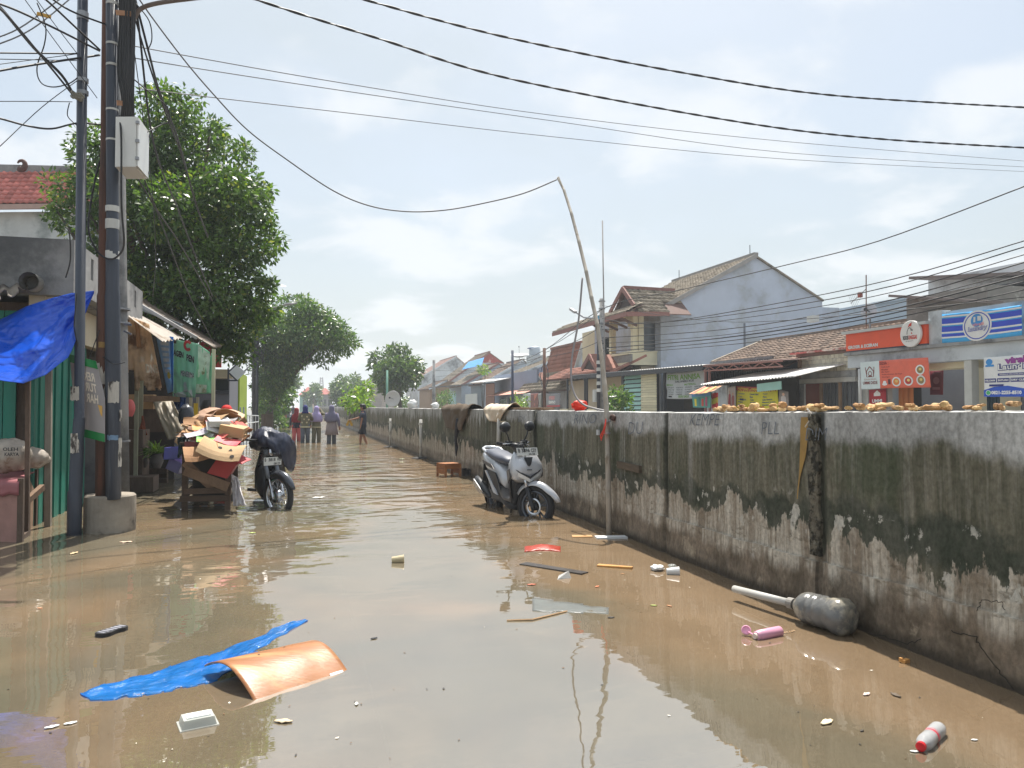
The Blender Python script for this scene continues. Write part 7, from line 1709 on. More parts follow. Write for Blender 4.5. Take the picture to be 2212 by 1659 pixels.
mc.location = V((-.31, 11.12, -.135)); mc.rotation_euler = (0, 0, math.atan2(-1, .02))
RC = mat('dark_rain_cover', c(40, 46, 66), .42, .3, 6, .35, 14, spec=.45)
b = MB(); rings = []
for px, yt, yb_, D, dr in ((541, 950, 962, 10.55, .06), (548, 938, 970, 10.5, .12), (558, 928, 973, 10.45, .16), (568, 922, 972, 10.4, .20), (580, 924, 972, 10.38, .22), (592, 927, 976, 10.38, .22), (604, 932, 988, 10.4, .22), (615, 936, 1005, 10.45, .2), (625, 943, 1015, 10.5, .18), (633, 951, 1017, 10.6, .14), (638, 962, 1000, 10.7, .06)):
    a_, z_ = P(px, yt, D), P(px, yb_, D); cz, hz = (a_ + z_) / 2, (a_.z - z_.z) / 2
    rings.append([cz + V((math.sin(YAW), math.cos(YAW), 0)) * (dr * math.cos(a) * (1 + .25 * n3(px * .1, a * 1.3))) + V((0, 0, hz * math.sin(a) * (1 + .10 * n3(px * .13, a * 2)))) + V((.0, -.03 * n3(a * 4, px * .08, 3) - .02, 0)) for a in [2 * math.pi * k / 28 for k in range(28)]])
rr_ = []
for i in range(len(rings) - 1):
    for q in range(3): rr_.append([rings[i][k].lerp(rings[i + 1][k], q / 3) + V((0, -.05 * abs(n3(k * .55, (i + q / 3) * .9, 9)) - .02 * n3(k * 1.3, (i + q / 3) * 2.1, 5), .035 * n3(k * .8, (i + q / 3) * 1.1, 2))) for k in range(28)])
rr_.append(rings[-1]); b.loft(rr_)
solo(b, 'rain_cover', RC, 'crumpled dark navy rain cover thrown over the motorcycle handlebars', 'rain cover', smooth=True)

# ================================================================ people (built at the origin facing +y, then set down)
SKIN = mat('skin_brown', c(168, 118, 92), .6, .1, 4, .03); HAIR = mat('black_hair', (.012, .010, .010), .5, .3, 20, .3, stretch=(3, 3, .6))
def skin_body(chains):
    """one continuous body grown from joints: chains of (point, radius) that share their first points."""
    vs, es, rs, idx = [], [], [], {}
    for ch in chains:
        prev = None
        for p, r in ch:
            k = tuple(round(q, 4) for q in p)
            if k not in idx: idx[k] = len(vs); vs.append(p); rs.append(r)
            if prev is not None and prev != idx[k]: es.append((prev, idx[k]))
            prev = idx[k]
    me = bpy.data.meshes.new('body'); me.from_pydata([tuple(v) for v in vs], es, []); ob = bpy.data.objects.new('body', me); COL.objects.link(ob)
    m = ob.modifiers.new('s', 'SKIN'); m.use_smooth_shade = True
    for i, v in enumerate(me.skin_vertices[0].data): v.radius = (rs[i], rs[i]); v.use_root = (i == 0)
    s_ = ob.modifiers.new('d', 'SUBSURF'); s_.levels = 1; s_.render_levels = 1
    dg = bpy.context.evaluated_depsgraph_get(); out_ = bpy.data.meshes.new_from_object(ob.evaluated_get(dg))
    bpy.data.objects.remove(ob)
    return out_
def tring(z, hx, hy, cx=0, cy=0, n=16): return [V((cx + hx * math.cos(2 * math.pi * k / n), cy + hy * math.sin(2 * math.pi * k / n), z)) for k in range(n)]
def person(label, loc, face, H=1.5, top=None, pants=None, hijab=None, dress=None, larm=None, rarm=None, hair=True, shorts=False, step=.08, hearts=False, shave=False, band=None, group=None, hoodie=False, cape=.0):
    k = H / 1.6; t = thing('person', label, 'person', loc, group)
    pl, ch, nk, hdp = V((0, 0, .84 * k)), V((0, 0, 1.16 * k)), V((0, .01, 1.36 * k)), V((0, .03, 1.50 * k))
    hand = lambda e, w_: [(w_, .022 * k)] and w_
    chains = [[(pl, .11 * k), (V((0, 0, 1.0 * k)), .10 * k), (ch, .115 * k), (V((0, 0, 1.29 * k)), .08 * k), (nk, .05 * k), (V((0, .02, 1.43 * k)), .075 * k), (hdp, .088 * k), (V((0, .01, 1.565 * k)), .06 * k)],
              [(hdp, .088 * k), (V((0, .125 * k, 1.485 * k)), .013 * k)]]
    arms = []
    for s, a in ((-1, larm), (1, rarm)):
        el, wr = a or (V((s * .23, -.03, 1.06)), V((s * .25, .06, .84)))
        el, wr = V(el) * k, V(wr) * k; sh_ = V((s * .165 * k, 0, 1.28 * k))
        d = (wr - el).normalized(); pm_ = wr + d * .055 * k
        chains.append([(V((0, 0, 1.29 * k)), .08 * k), (sh_, .058 * k), (el, .040 * k), (wr, .026 * k), (pm_, .030 * k)])
        x = d.cross(V((0, 0, 1))); x = x.normalized() if x.length > .1 else V((0, 1, 0))
        for j in range(4):
            o_ = x * ((j - 1.5) * .017 * k); ln = (.05, .062, .066, .055)[j] * k
            chains.append([(pm_, .030 * k), (pm_ + o_ + d * .03 * k, .0095 * k), (pm_ + o_ * 1.1 + d * (.03 * k + ln * .6) - V((0, 0, .006)), .0085 * k), (pm_ + o_ + d * (.02 * k + ln) - V((0, 0, .02 * k)), .0065 * k)])
        chains.append([(wr, .026 * k), (wr + d * .03 * k + x * .034 * k, .012 * k), (wr + d * .07 * k + x * .045 * k - V((0, 0, .01)), .008 * k)])
        arms.append((sh_, el, wr))
    legs = []
    for s in (-1, 1):
        hp, kn, an = V((s * .085 * k, 0, .80 * k)), V((s * .09 * k, .03 + s * step * .4, .45 * k)), V((s * .09 * k, s * step - .03, .07 * k))
        chains.append([(pl, .11 * k), (hp, .085 * k), (kn, .056 * k), (an.lerp(kn, .6), .055 * k), (an, .036 * k), (an + V((0, .11 * k, -.035 * k)), .034 * k), (an + V((0, .17 * k, -.045 * k)), .024 * k)])
        legs.append((hp, kn, an))
    me = skin_body(chains); me.name = 'body'; me.materials.clear(); me.materials.append(SKIN)
    o = bpy.data.objects.new('body', me); COL.objects.link(o); o.parent = t
    pt = lambda b, nm, m, sm=True, par=None: b.build(nm, m, par or t, sm, world=False)
    if top:
        lo = (.74 if not dress else .95) * k
        b = MB(); b.loft([tring(z * k, hx * k, hy * k) for z, hx, hy in ((lo / k, .19, .135), (lo / k + .05, .185, .135), (1.0, .165, .12), (1.15, .185, .135), (1.26, .195, .12), (1.33, .13, .09), (1.37, .07, .07))]); tp = pt(b, 'shirt', top)
        for sh_, el, wr in arms:
            b = MB(); e_ = wr if not (shorts or top in SHORTSL) else sh_.lerp(el, .75)
            if e_ is wr: b.tube([sh_ + V((0, 0, .01)), el, wr - (wr - el) * .12, wr - (wr - el) * .04], [.075 * k, .062 * k, .050 * k, .036 * k], 10)
            else: b.tube([sh_ + V((0, 0, .01)), e_], [.078 * k, .066 * k], 10)
            pt(b, 'sleeve', top, True, tp)
        if band: b = MB(); b.loft([tring(z, .197 * k, .142 * k) for z in (lo - .005, lo + .04 * k)]); pt(b, 'hem_band', band, True, tp)
        if hearts:
            F_ = Face(lambda u, v: V(((u - .5) * .36 * k, -(.137 * k) * math.sqrt(max(.05, 1 - ((u - .5) * 1.9) ** 2)), (.80 + .45 * v) * k)), (0, -1, 0))
            for u, v in ((.18, .86), (.72, .80), (.42, .58), (.20, .30), (.70, .30), (.90, .55)):
                b = MB(); F_.poly(b, [(u, v - .10), (u + .09, v + .02), (u + .05, v + .07), (u, v + .03), (u - .05, v + .07), (u - .09, v + .02)], .012); pt(b, 'heart_patch', mat('cream_heart', c(220, 206, 170), .8, .1, bump=0), False, tp)
    if pants:
        for hp, kn, an in legs:
            b = MB(); e_ = kn.lerp(hp, .12) if shorts else an
            b.tube([hp + V((0, 0, .07 * k)), hp, (kn if not shorts else hp.lerp(kn, .6)), e_], [.10 * k, .105 * k, (.085 if not shorts else .115) * k, (.075 if not shorts else .125) * k], 12); pt(b, 'trouser_leg', pants)
        b = MB(); b.loft([tring(z * k, hx * k, hy * k) for z, hx, hy in ((.74, .165, .12), (.84, .18, .13), (.95, .16, .12))]); pt(b, 'waist', pants)
    if dress:
        b = MB(); n = 28
        b.loft([[V((hx * k * math.cos(a) * (1 + fl * .09 * math.cos(a * 9)), hy * k * math.sin(a) * (1 + fl * .09 * math.cos(a * 9)), z * k)) for a in [2 * math.pi * i / n for i in range(n)]] for z, hx, hy, fl in ((.48, .235, .20, 1), (.7, .21, .17, .7), (.95, .175, .135, .3), (1.02, .17, .125, 0))]); pt(b, 'skirt', dress)
    if hijab:
        b = MB(); rs_ = [(1.615, .02, .03, .01), (1.60, .06, .075, .01), (1.55, .095, .115, .01), (1.48, .105, .125, .0), (1.41, .098, .115, -.01), (1.35, .115, .12, -.015), (1.29, .19 if cape else .15, .15, -.02)]
        if cape: rs_ += [(1.20, .235, .17, -.02), (1.05, .235 * cape, .18, -.03), (.97, .21 * cape, .17, -.03)]
        b.loft([tring(z * k, hx * k, hy * k, 0, cy * k + .01, 18) for z, hx, hy, cy in rs_], True); pt(b, 'headscarf', hijab)
        b = MB(); b.lathe(V((0, .118 * k, 1.485 * k)), (0, 1, 0), [(.075 * k, 0), (.055 * k, .018 * k), (.01, .026 * k)], 14, (.85, 1.1)); pt(b, 'face', SKIN)
    elif hair:
        b = MB(); sc_ = .4 if shave else 1
        b.loft([tring(z * k, hx * k, hy * k, 0, cy * k, 16) for z, hx, hy, cy in ((1.625, .03, .03, .02), (1.615, .07, .085, .02), (1.58, .098, .115, .02), (1.53, .104, .118, .005), (1.485, .102, .098, -.02), (1.43, .085, .06, -.05))]); pt(b, 'hair', HAIR)
    b = MB()
    for s in (-1, 1): b.lathe(V((s * .034 * k, .108 * k, 1.515 * k)), (0, 1, 0), [(.012 * k, 0), (.008 * k, .006 * k)], 8)
    if not hijab:
        for s in (-1, 1):
            e_ = MB(); e_.lathe(V((s * .088 * k, .01, 1.49 * k)), (s, 0, 0), [(.026 * k, 0), (.028 * k, .008 * k), (.01 * k, .014 * k)], 10, (.7, 1.)); pt(e_, 'ear', SKIN)
    t.rotation_euler = (0, 0, face)
    return t
cl_ = lambda nm, r, g, b_: mat(nm, c(r, g, b_), .85, .15, 6, .12, 30)
NAVY, OLIVE, LILAC, GREYL, MAUVE = cl_('navy_knit', 40, 44, 66), cl_('olive_knit', 116, 112, 90), cl_('lilac_cloth', 170, 158, 200), cl_('grey_lilac_cloth', 124, 120, 146), cl_('dusty_mauve', 150, 136, 140)
TEE, SHRT, JEAN, PINKP, MAROON, OLIVP, BLUEH = cl_('charcoal_blue_tee', 58, 62, 78), cl_('black_shorts', 30, 32, 44), cl_('grey_jeans', 98, 104, 118), cl_('pink_trousers', 206, 100, 104), cl_('maroon_scarf', 140, 32, 44), cl_('olive_trousers', 116, 112, 92), cl_('blue_scarf', 36, 44, 104)
CRMB = cl_('cream_band', 206, 198, 164)
SHORTSL = (TEE,)
def stand(px, py, X=None): p = GZ(px, py); return V((p.x, p.y, -.14))
away = lambda d=0.: R(d)
person('girl in a maroon headscarf, navy top and pink trousers walking away through the flood', stand(640, 953), away(-4), 1.40, NAVY, PINKP, MAROON, cape=.95)
person('woman in an olive jumper with cream hearts and a navy blue headscarf walking away', stand(659, 956), away(-6), 1.50, OLIVE, JEAN, BLUEH, larm=((-.24, .06, 1.04), (-.10, .2, 1.0)), rarm=((.25, .05, 1.04), (.14, .22, 1.1)), hearts=True, band=CRMB)
person('woman in a long lilac headscarf and olive trousers walking with a raised arm', stand(680, 955) + V((.05, -.1, 0)), away(-14), 1.47, OLIVE, OLIVP, LILAC, rarm=((.26, .12, 1.28), (.10, .16, 1.48)), band=CRMB, cape=1.1)
person('woman in grey lilac headscarf and long mauve tunic wading alone in the middle', stand(716, 958), away(-8), 1.50, GREYL, JEAN, GREYL, dress=MAUVE, larm=((-.23, .08, 1.04), (-.10, .2, 1.0)), rarm=((.25, 0, 1.04), (.28, .06, .80)), cape=1.0)
bx_ = stand(784, 958)
bp = person('boy in dark t-shirt and black shorts standing side on and holding out yellow sandals', bx_, R(78), 1.53, TEE, SHRT, None, shorts=True, larm=((-.20, .02, 1.05), (-.21, .06, .82)), rarm=((.20, .18, 1.10), (.14, .42, 1.04)), step=.14)
hp_ = bx_ + Matrix.Rotation(R(78), 3, 'Z') @ V((.14, .50, .99))
sd_ = thing('sandals', 'pair of yellow rubber sandals dangling from the hand of the boy', 'sandals', hp_ - V((0, 0, .24)))
YEL = mat('yellow_rubber', c(216, 166, 40), .6, .15, 4, .05)
for s in (-1, 1):
    b = MB(); Rm = Matrix.Rotation(s * .42, 3, 'Y')
    b.loft([[hp_ + V((0, 0, -.01)) + Rm @ V((x * w_, y, -l)) for x, y in ((-1, -.01), (1, -.01), (1, .012), (-1, .012))] for l, w_ in ((0, .022), (.04, .04), (.10, .036), (.16, .046), (.21, .044), (.235, .022))]); b.build('sandal', YEL, sd_)
    b = MB(); b.tube([hp_ + Rm @ V((-.036, .012, -.16)), hp_ + Rm @ V((0, .05, -.13)), hp_ + Rm @ V((.036, .012, -.16))], .009, 6); b.build('strap', YEL, sd_)
# figures behind the cart, and inside the food stall
p = P(446, 900, 14.2); person('close cropped head of a boy showing behind the cardboard heap', V((p.x, p.y, -.14)), R(-60), 1.56, cl_('grey_tee', 110, 110, 112), SHRT, None, shorts=True, shave=True)
p = P(488, 900, 13.8); person('person in a bright red headscarf showing above the cardboard heap', V((p.x, p.y, -.14)), R(-30), 1.475, cl_('red_top', 190, 40, 36), JEAN, mat('bright_red_scarf', c(226, 34, 30), .8, .12, 4, .1))
p = GX(2011, 880, XF + .8); person('seated customer in a white cap and green shirt inside the food stall', V((p.x, p.y, -.15)), R(100), 1.5, cl_('green_shirt', 96, 130, 66), SHRT, mat('white_cap', c(206, 210, 216), .8, .1))
# distant waders
far_ = ((606, 909, (70, 110, 120), (80, 150, 60), 'far wader in a teal striped top and green shorts'), (614, 907, (50, 54, 66), (190, 110, 70), 'far wader in a dark top between two others'), (617, 905, (210, 130, 110), (200, 110, 80), 'far wader in a coral top and orange shorts'), (623, 905, (44, 46, 58), (60, 64, 80), 'far wader in dark clothes walking on the right of the group'), (633, 903, (40, 44, 54), (50, 52, 62), 'far wader in black seen past the maroon headscarf'))
for i, (px, py, a, e, lab) in enumerate(far_):
    person(lab, stand(px, py), R(-5 + 7 * i), 1.62, cl_('far_top%d' % i, *a), cl_('far_short%d' % i, *e), None, step=.1, group='people wading far down the road')

# ================================================================ along the wall: bamboo, pipes, crate, cloths, split wood
WT = lambda y: TOPZ(y) + .008
BAM = mat('grey_bamboo_pole', c(168, 160, 148), .75, .25, 6, .25, stretch=(4, 4, 1), col2=c(120, 108, 92), lo=.52, hi=.7)
bb0, bb1 = GX(1316, 1148, WX - .10), GX(1205, 384, WX + .02); bb0.z = -.14
bt = thing('bamboo_pole', 'long crooked grey bamboo pole leaning along the flood wall with a cable at its tip', 'pole', bb0)
px_ = [(1316, 1143), (1314, 1050), (1313, 985), (1311, 900), (1306, 830), (1298, 760), (1290, 700), (1277, 640), (1266, 585), (1250, 520), (1234, 460), (1218, 410), (1205, 384)]
bp_ = [GX(x, y, WX - .10 + .12 * i / 12) for i, (x, y) in enumerate(px_)]; bp_[0].z = -.14
bm_ = []
rs_ = []
for i in range(len(bp_) - 1):
    for q in (0, .93, .96): bm_.append(bp_[i].lerp(bp_[i + 1], q)); rs_.append((.030 - .0013 * i) * (1.14 if q == .96 else 1))
bm_.append(bp_[-1]); rs_.append(.012)
b = MB(); b.tube(bm_, rs_, 9); b.build('shaft', BAM, bt, True)
b = MB(); b.tube([bp_[-2], GX(1207, 382, WX)], .008, 5); b.build('split_tip', BAM, bt)
for y in (912, 938): q = GX(1312, y, WX - .09); b = MB(); b.lathe(q, (0, 0, 1), [(.034, 0), (.036, .02)], 10); b.build('wire_tie', STEEL, bt)
b = MB()
for k in range(3): b.tube([GX(1309, 905, WX - .14), GX(1308 - 2 * k, 920 + 4 * k, WX - .16), GX(1305 - 4 * k, 935 + 3 * k, WX - .15), GX(1301 - k, 944 + 4 * k, WX - .14)], .006, 5)
solo(b, 'red_raffia', mat('red_raffia', c(232, 70, 50), .5, .15, 8, .1), 'strips of red raffia tied round the bamboo pole', 'raffia')
b = MB(); b.bb(GX(1288, 928, WX - .03), GX(1296, 940, WX - .01)); solo(b, 'paper_label', pm('label_white', 206, 210, 214), 'small pale tag on the wall beside the bamboo pole', 'tag')
b = MB(); b.lathe(GX(1320, 902, WX - .04), (1, 0, 0), [(.03, 0), (.045, .01), (.045, .03)], 14, (1.3, .8)); solo(b, 'rusty_socket', RUST, 'rusty socket box fixed to the wall beside the bamboo pole', 'socket')
PVCW = mat('dirty_white_pvc', c(196, 194, 188), .5, .15, 5, .08, col2=c(150, 144, 132), lo=.55, hi=.7)
def marker(label, px, ybase, ytop, r, base, cap=True, lean=0):
    p = GZ(px, ybase); t = thing('standing_pipe', label, 'pipe', p, 'white plastic pipes standing in the flood by the wall')
    tp_ = P(px + lean, ytop, (p - EYE).dot(FWD))
    b = MB(); b.tube([p - dz * .12, tp_], r, 10); b.build('pipe', PVCW, t, True)
    if cap: b = MB(); b.lathe(tp_ - dz * .14, (0, 0, 1), [(r * 1.5, 0), (r * 1.5, .05)], 12); b.build('collar', PVCW, t)
    b = MB()
    if base == 'disc': b.lathe(p - dz * .1, (0, 0, 1), [(.22, 0), (.24, .11), (.16, .13)], 18)
    elif base == 'pot': b.lathe(p - dz * .12, (0, 0, 1), [(.15, 0), (.18, .22), (.20, .24), (.17, .235), (.15, .2)], 18)
    if base: b.build('base', RUB, t, False)
marker('white pipe on a dark disc farthest along the wall', 843, 966, 904, .035, 'disc')
marker('white pipe with a collar standing in a dark base left of the wooden crate', 909, 990, 906, .038, 'disc')
marker('thin grey white pipe standing in a dark pot right of the wooden crate', 1017, 1026, 940, .027, 'pot', False, 2)
pt0, pt1 = GX(1076, 985, WX - .05), GX(1079, 893, WX - .04)
b = MB(); b.tube([pt0, pt1], .036, 12)
for k in range(6): pass
solo(b, 'wall_pipe', PVCW, 'white plastic pipe leaning flat against the wall behind the scooter', 'pipe', smooth=True)
b = MB(); b.bar(GX(1082, 911, WX - .05), GX(1092, 911, WX - .05), .02, .02); solo(b, 'small_tap', mat('cream_plastic', c(216, 200, 170), .5, .1), 'little cream tap beside the wall pipe', 'tap')
b = MB(); b.prism([GX(1146, 936, WX - .04), GX(1150, 915, WX - .04), GX(1155, 905, WX - .04), GX(1152, 925, WX - .04)], (-.01, 0, 0)); b.tube([GX(1150, 925, WX - .05), GX(1158, 890, WX - .03)], .008, 5)
solo(b, 'paddle', mat('grey_paddle', c(150, 148, 138), .7, .2), 'thin grey plastic paddle propped on the wall above the scooter', 'paddle')
# wooden crate
q0, q1, q2 = GZ(936, 1027), GZ(962, 1031), GZ(996, 1029)
CRW = mat('wet_crate_wood', c(168, 110, 66), .75, .3, 4, .3, stretch=(2, 2, 5), rn=.2)
wc = thing('wooden_crate', 'upturned slatted wooden crate standing in the flood by the wall', 'crate', q1)
ua, ub = (q2 - q1), (q0 - q1); ub = V((-ua.y, ua.x, 0)).normalized() * .34 if True else ub
ua = V((ua.x, ua.y, 0)); H_ = .225
for k, z in enumerate((-.08, .055, .15)):
    b = MB(); b.prism([q1 + dz * z, q1 + ua + dz * z, q1 + ua + dz * (z + .085), q1 + dz * (z + .085)], ua.cross(dz).normalized() * -.012)
    if k == 2: b.build('front_slat', CRW, wc)
    b = MB(); b.prism([q1 + dz * z, q1 + ub + dz * z, q1 + ub + dz * (z + .085), q1 + dz * (z + .085)], ua.normalized() * .012); b.build('side_slat', CRW, wc)
    b = MB(); b.prism([q1 + ua + dz * z, q1 + ub + ua + dz * z, q1 + ub + ua + dz * (z + .085), q1 + ua + dz * (z + .085)], ua.normalized() * -.012); b.build('side_slat', CRW, wc)
for k in range(4):
    a_ = q1 + ub * (k / 4 + .01) + dz * (H_ + .012); b = MB(); b.prism([a_, a_ + ua, a_ + ua + ub * .23, a_ + ub * .23], (0, 0, .012)); b.build('top_slat', CRW, wc)
for q in (q1, q1 + ua, q1 + ub, q1 + ua + ub): b = MB(); b.box(q + (ua + ub - (q - q1) * 2) * .04 + dz * .06, (.04, .04, .33)); b.build('corner_post', CRW, wc)
# cloths over the wall
def over_wall(name, label, ya, yb, hang, m, cat, seed=0, amp=.03, taper=.5, back=.22):
    b = MB(); L_ = hang + .24 + back
    def f(u, v):
        s_ = v * L_; y = ya + (yb - ya) * u; w_ = 1 - taper * max(0, 1 - v * L_ / hang) if hang else 1
        ym = (ya + yb) / 2; y = ym + (y - ym) * w_; k = amp * (n3(u * 4 + seed, v * 3) + .6 * n3(u * 9, v * 5 + seed)); tz = WT(y)
        if s_ < hang: return V((WX - .035 - abs(k) - .03 * math.sin(u * 9 + seed) ** 2, y, tz - hang + s_ * 1.0 + .03 * n3(u * 3, seed)))
        if s_ < hang + .24: return V((WX - .03 + (s_ - hang), y, tz + .03 + abs(k) * 1.2 + .05 * math.sin(math.pi * (s_ - hang) / .24)))
        return V((WX + .23, y, tz + .03 - (s_ - hang - .24)))
    b.sheet(f, 26, 30, .006); return solo(b, name, m, label, cat, smooth=True)
yy0, yy1 = GX(958, 885, WX).y, GX(1016, 885, WX).y
over_wall('brown_jacket', 'brown jacket slung over the flood wall above the wooden crate', yy0 + .1, yy1 - .1, .42, mat('brown_jacket_cloth', c(92, 76, 58), .9, .25, 6, .3), 'jacket', 3, .05, .45)
b = MB(); b.tube([GX(990, 905, WX - .05), GX(987, 930, WX - .06), GX(984, 950, WX - .05), GX(986, 966, WX - .05), GX(985, 985, WX - .05)], [.05, .045, .03, .035, .012], 8)
solo(b, 'black_strap', mat('wet_black_cloth', c(36, 38, 46), .7, .2, 8, .2), 'black twisted sleeve trailing down the wall under the brown jacket', 'cloth', smooth=True)
over_wall('cream_sheet', 'cream and pink cloth draped over the wall behind the scooter', GX(1050, 885, WX).y, GX(1100, 885, WX).y, .20, mat('cream_sheet_cloth', c(226, 208, 184), .85, .12, 3, .2, col2=c(226, 176, 156), lo=.55, hi=.62), 'cloth', 7, .04, .6)
for px, lab, col, sz in ((940, 'small white plastic bag on the wall left of the jacket', (230, 232, 232), .10), (890, 'white bag far along the top of the wall', (230, 232, 232), .16), (1252, 'crumpled bright red plastic bag on top of the wall left of the bamboo', (236, 66, 40), .085)):
    q = GX(px, 884, WX + .1); bag('wall_bag', V((WX + .10, q.y, WT(q.y))), .09 if sz < .15 else .14, sz, sz * .75, mat('bag_%d' % px, c(*col), .4, .15, 8, .3, transl=.25), lab, seed=px, rough=.6)
q0, q1 = GX(1085, 884, WX + .12).y, GX(1190, 886, WX + .12).y
b = MB(); b.bar(V((WX + .14, q0, WT(q0) + .02)), V((WX + .10, q1, WT(q1) + .02)), .14, .03); solo(b, 'wall_plank', WOODB, 'weathered plank lying on the wall between the scooter and bamboo', 'plank')
for i, px in enumerate((748, 768)):
    q = GX(px, 880, WX + .1); b = MB(); b.lathe(V((WX + .1, q.y, WT(q.y))), (0, 0, 1), [(.28, 0), (.38, .5), (.42, .52), (.36, .5)], 14); solo(b, 'plant_pot', (RUB, mat('grey_bucket', c(120, 122, 130), .6, .15))[i], ('dark pot of low plants on the far wall top', 'grey bucket pot of the yellow green plant on the wall')[i], 'pot')
# split wood and roots drying on the wall
WOODP = [mat('split_wood_%d' % i, col, .85, .3, 9, .5, 30, stretch=(2, 2, 1), col2=c(120, 84, 60), lo=.55, hi=.66) for i, col in enumerate((c(206, 170, 118), c(222, 190, 140), c(180, 138, 92), c(196, 158, 112)))]
def chunk(px, ln, r, rot, lift, m, label, name='split_log', bend=.1, seed=0):
    y = GX(px, 886, WX + .07).y; cen = V((WX + .06 + .03 * math.sin(seed * 3.1), y, WT(y) + r * .9 + lift)); d = V((math.sin(rot), math.cos(rot), .06 * math.sin(seed)))
    b = MB(); n = 7; rings = []
    for i in range(n + 1):
        q = i / n - .5; cc_ = cen + d * (ln * q) + V((0, 0, bend * ln * (q * q - .08) + .006 * n3(i, seed))); x = d.cross(dz).normalized(); rr_ = r * (1 + .28 * n3(i * .8, seed * 2.3)) * (.82 if i in (0, n) else 1)
        rings.append([cc_ + (x * math.cos(a) + dz * math.sin(a) * (.7 + .2 * math.sin(seed))) * rr_ * (1 + .22 * n3(a * 1.3, seed, i * .3)) for a in [k * .7854 for k in range(8)]])
    b.loft(rings); return solo(b, name, m, label, 'wood piece', 'split wood pieces drying on top of the flood wall')
adj = ['smooth', 'knobbly', 'pale', 'dark ended', 'bent', 'short', 'thick', 'splintered', 'barky', 'cream', 'rounded', 'forked', 'stubby', 'rough']
plc = [(1545, 1725, 'of the row above the grey wall writing', 17), (1728, 1795, 'of those above the ochre run', 7), (1836, 1935, 'of those below the menu banner', 8), (1950, 2058, 'of those before the open food stall', 9), (2092, 2128, 'of those under the teal shutters', 4), (2155, 2187, 'of those under the price banner', 3)]
k = 0
ordw = ['first', 'second', 'third', 'fourth', 'fifth', 'sixth', 'seventh', 'eighth', 'ninth', 'tenth', 'eleventh', 'twelfth', 'thirteenth', 'fourteenth', 'fifteenth', 'sixteenth', 'seventeenth']
for x0, x1, where, n in plc:
    for i in range(n):
        px = x0 + (x1 - x0) * (i + .5) / n; D_ = WX / ((px - 1106) / FOC * math.cos(YAW) + math.sin(YAW)); s_ = D_ / FOC
        up = (i % 3 == 2)
        chunk(px + rnd.uniform(-2, 2), (17 + rnd.uniform(-5, 14)) * s_ * 1.25, (6.6 + rnd.uniform(-1.6, 2.2)) * s_, rnd.uniform(-.5, .5) if i % 4 else rnd.uniform(.6, 1.3), (7 * s_ if up else 0), WOODP[k % 4], '%s wood piece from the left %s' % (ordw[i], where), seed=k); k += 1
b = MB(); q = GX(1752, 893, WX - .01); b.tube([q + V((0, .04, .03)), q, q - dz * .05 + V((0, .02, 0)), q - dz * .09 + V((0, .06, 0))], .006, 5); solo(b, 'rag_strip', PAPER, 'thin pale rag strip hanging over the wall edge above the joint', 'rag')

# ================================================================ floating things
def on(px, py, z=0.): return GZ(px, py, z)
# curled sheet of brown board
E0, E1, Tp = on(555, 1516), on(757, 1450), on(447, 1463)
Ax = E1 - E0; Cx = Tp - E0; Cx.z = 0
def curl(u, v):
    z = -.022 + .125 * math.sin(min(1., v) * 2.55) ** .9 if v > 0 else -.02
    p = E0 + Ax * (u * (1.0 + .02 * v) + .0) + Cx * (v * (1 - .06 * u)) * 1.06
    return V((p.x, p.y, z - .02 * u * v + .004 * n3(u * 4, v * 3)))
BRD = mat('wet_brown_board', c(158, 104, 62), .40, .25, 2.2, .12, 12, stretch=(1.5, 6, 1), col2=c(190, 138, 88), lo=.46, hi=.62, spec=.5)
b = MB(); b.sheet(curl, 24, 26, .006)
o = solo(b, 'curled_board', BRD, 'curled sheet of wet orange brown board arching out of the water', 'board', smooth=True)
f = lambda u, v: curl(.80 + .15 * u, .02 + .05 * v); b = MB(); Face(f, (0, -.3, 1)).rect(b, 0, 0, 1, 1, .004, 2, 2); b.build('white_label', pm('label_white', 206, 210, 214), o)
for u, v in ((.35, .62), (.66, .70)): b = MB(); Face(curl, (0, -.2, 1)).oval(b, u, v, .012, .012, .003, 8); b.build('nail_hole', BPR, o)
# blue plastic bag spread on the water
BLUEP = mat('blue_film', c(44, 150, 232), .12, .3, 7, .9, 16, transl=.3, spec=.6, alpha=.52)
def strip(name, label, pts, m, cat, group=None, amp=.0075, parent=None):
    def f(u, v):
        k = u * (len(pts) - 1); i = min(len(pts) - 2, int(k)); q = k - i
        a_ = [pts[i][j] + (pts[i + 1][j] - pts[i][j]) * q for j in range(4)]
        p, r_ = on(a_[0], a_[1]), on(a_[2], a_[3]); z = p.lerp(r_, v)
        e_ = min(1, 6 * min(v, 1 - v, u + .05, 1 - u + .05))
        return V((z.x + .02 * n3(u * 14, v * 2, 6), z.y + .03 * n3(u * 12, v * 2, 7), .002 + e_ * (amp * .2 + amp * 1.6 * abs(n3(u * 9 + v * 2, v * 4.5 - u * 4, 1)) + amp * .6 * abs(n3(u * 15 - v * 5, v * 6 + u * 6, 4)) + amp * .9 * max(0, math.sin(v * 11 + u * 5 + 2 * n3(u * 6, v))) ** 3)))
    b = MB(); b.sheet(f, 110, 26, .002, (0, 0, 1), lambda u, v: min(v, 1 - v) < .10 * (.2 + n3(u * 22, 3 if v > .5 else 8)))
    return b.build(name, m, parent, True) if parent else solo(b, name, m, label, cat, group, True)
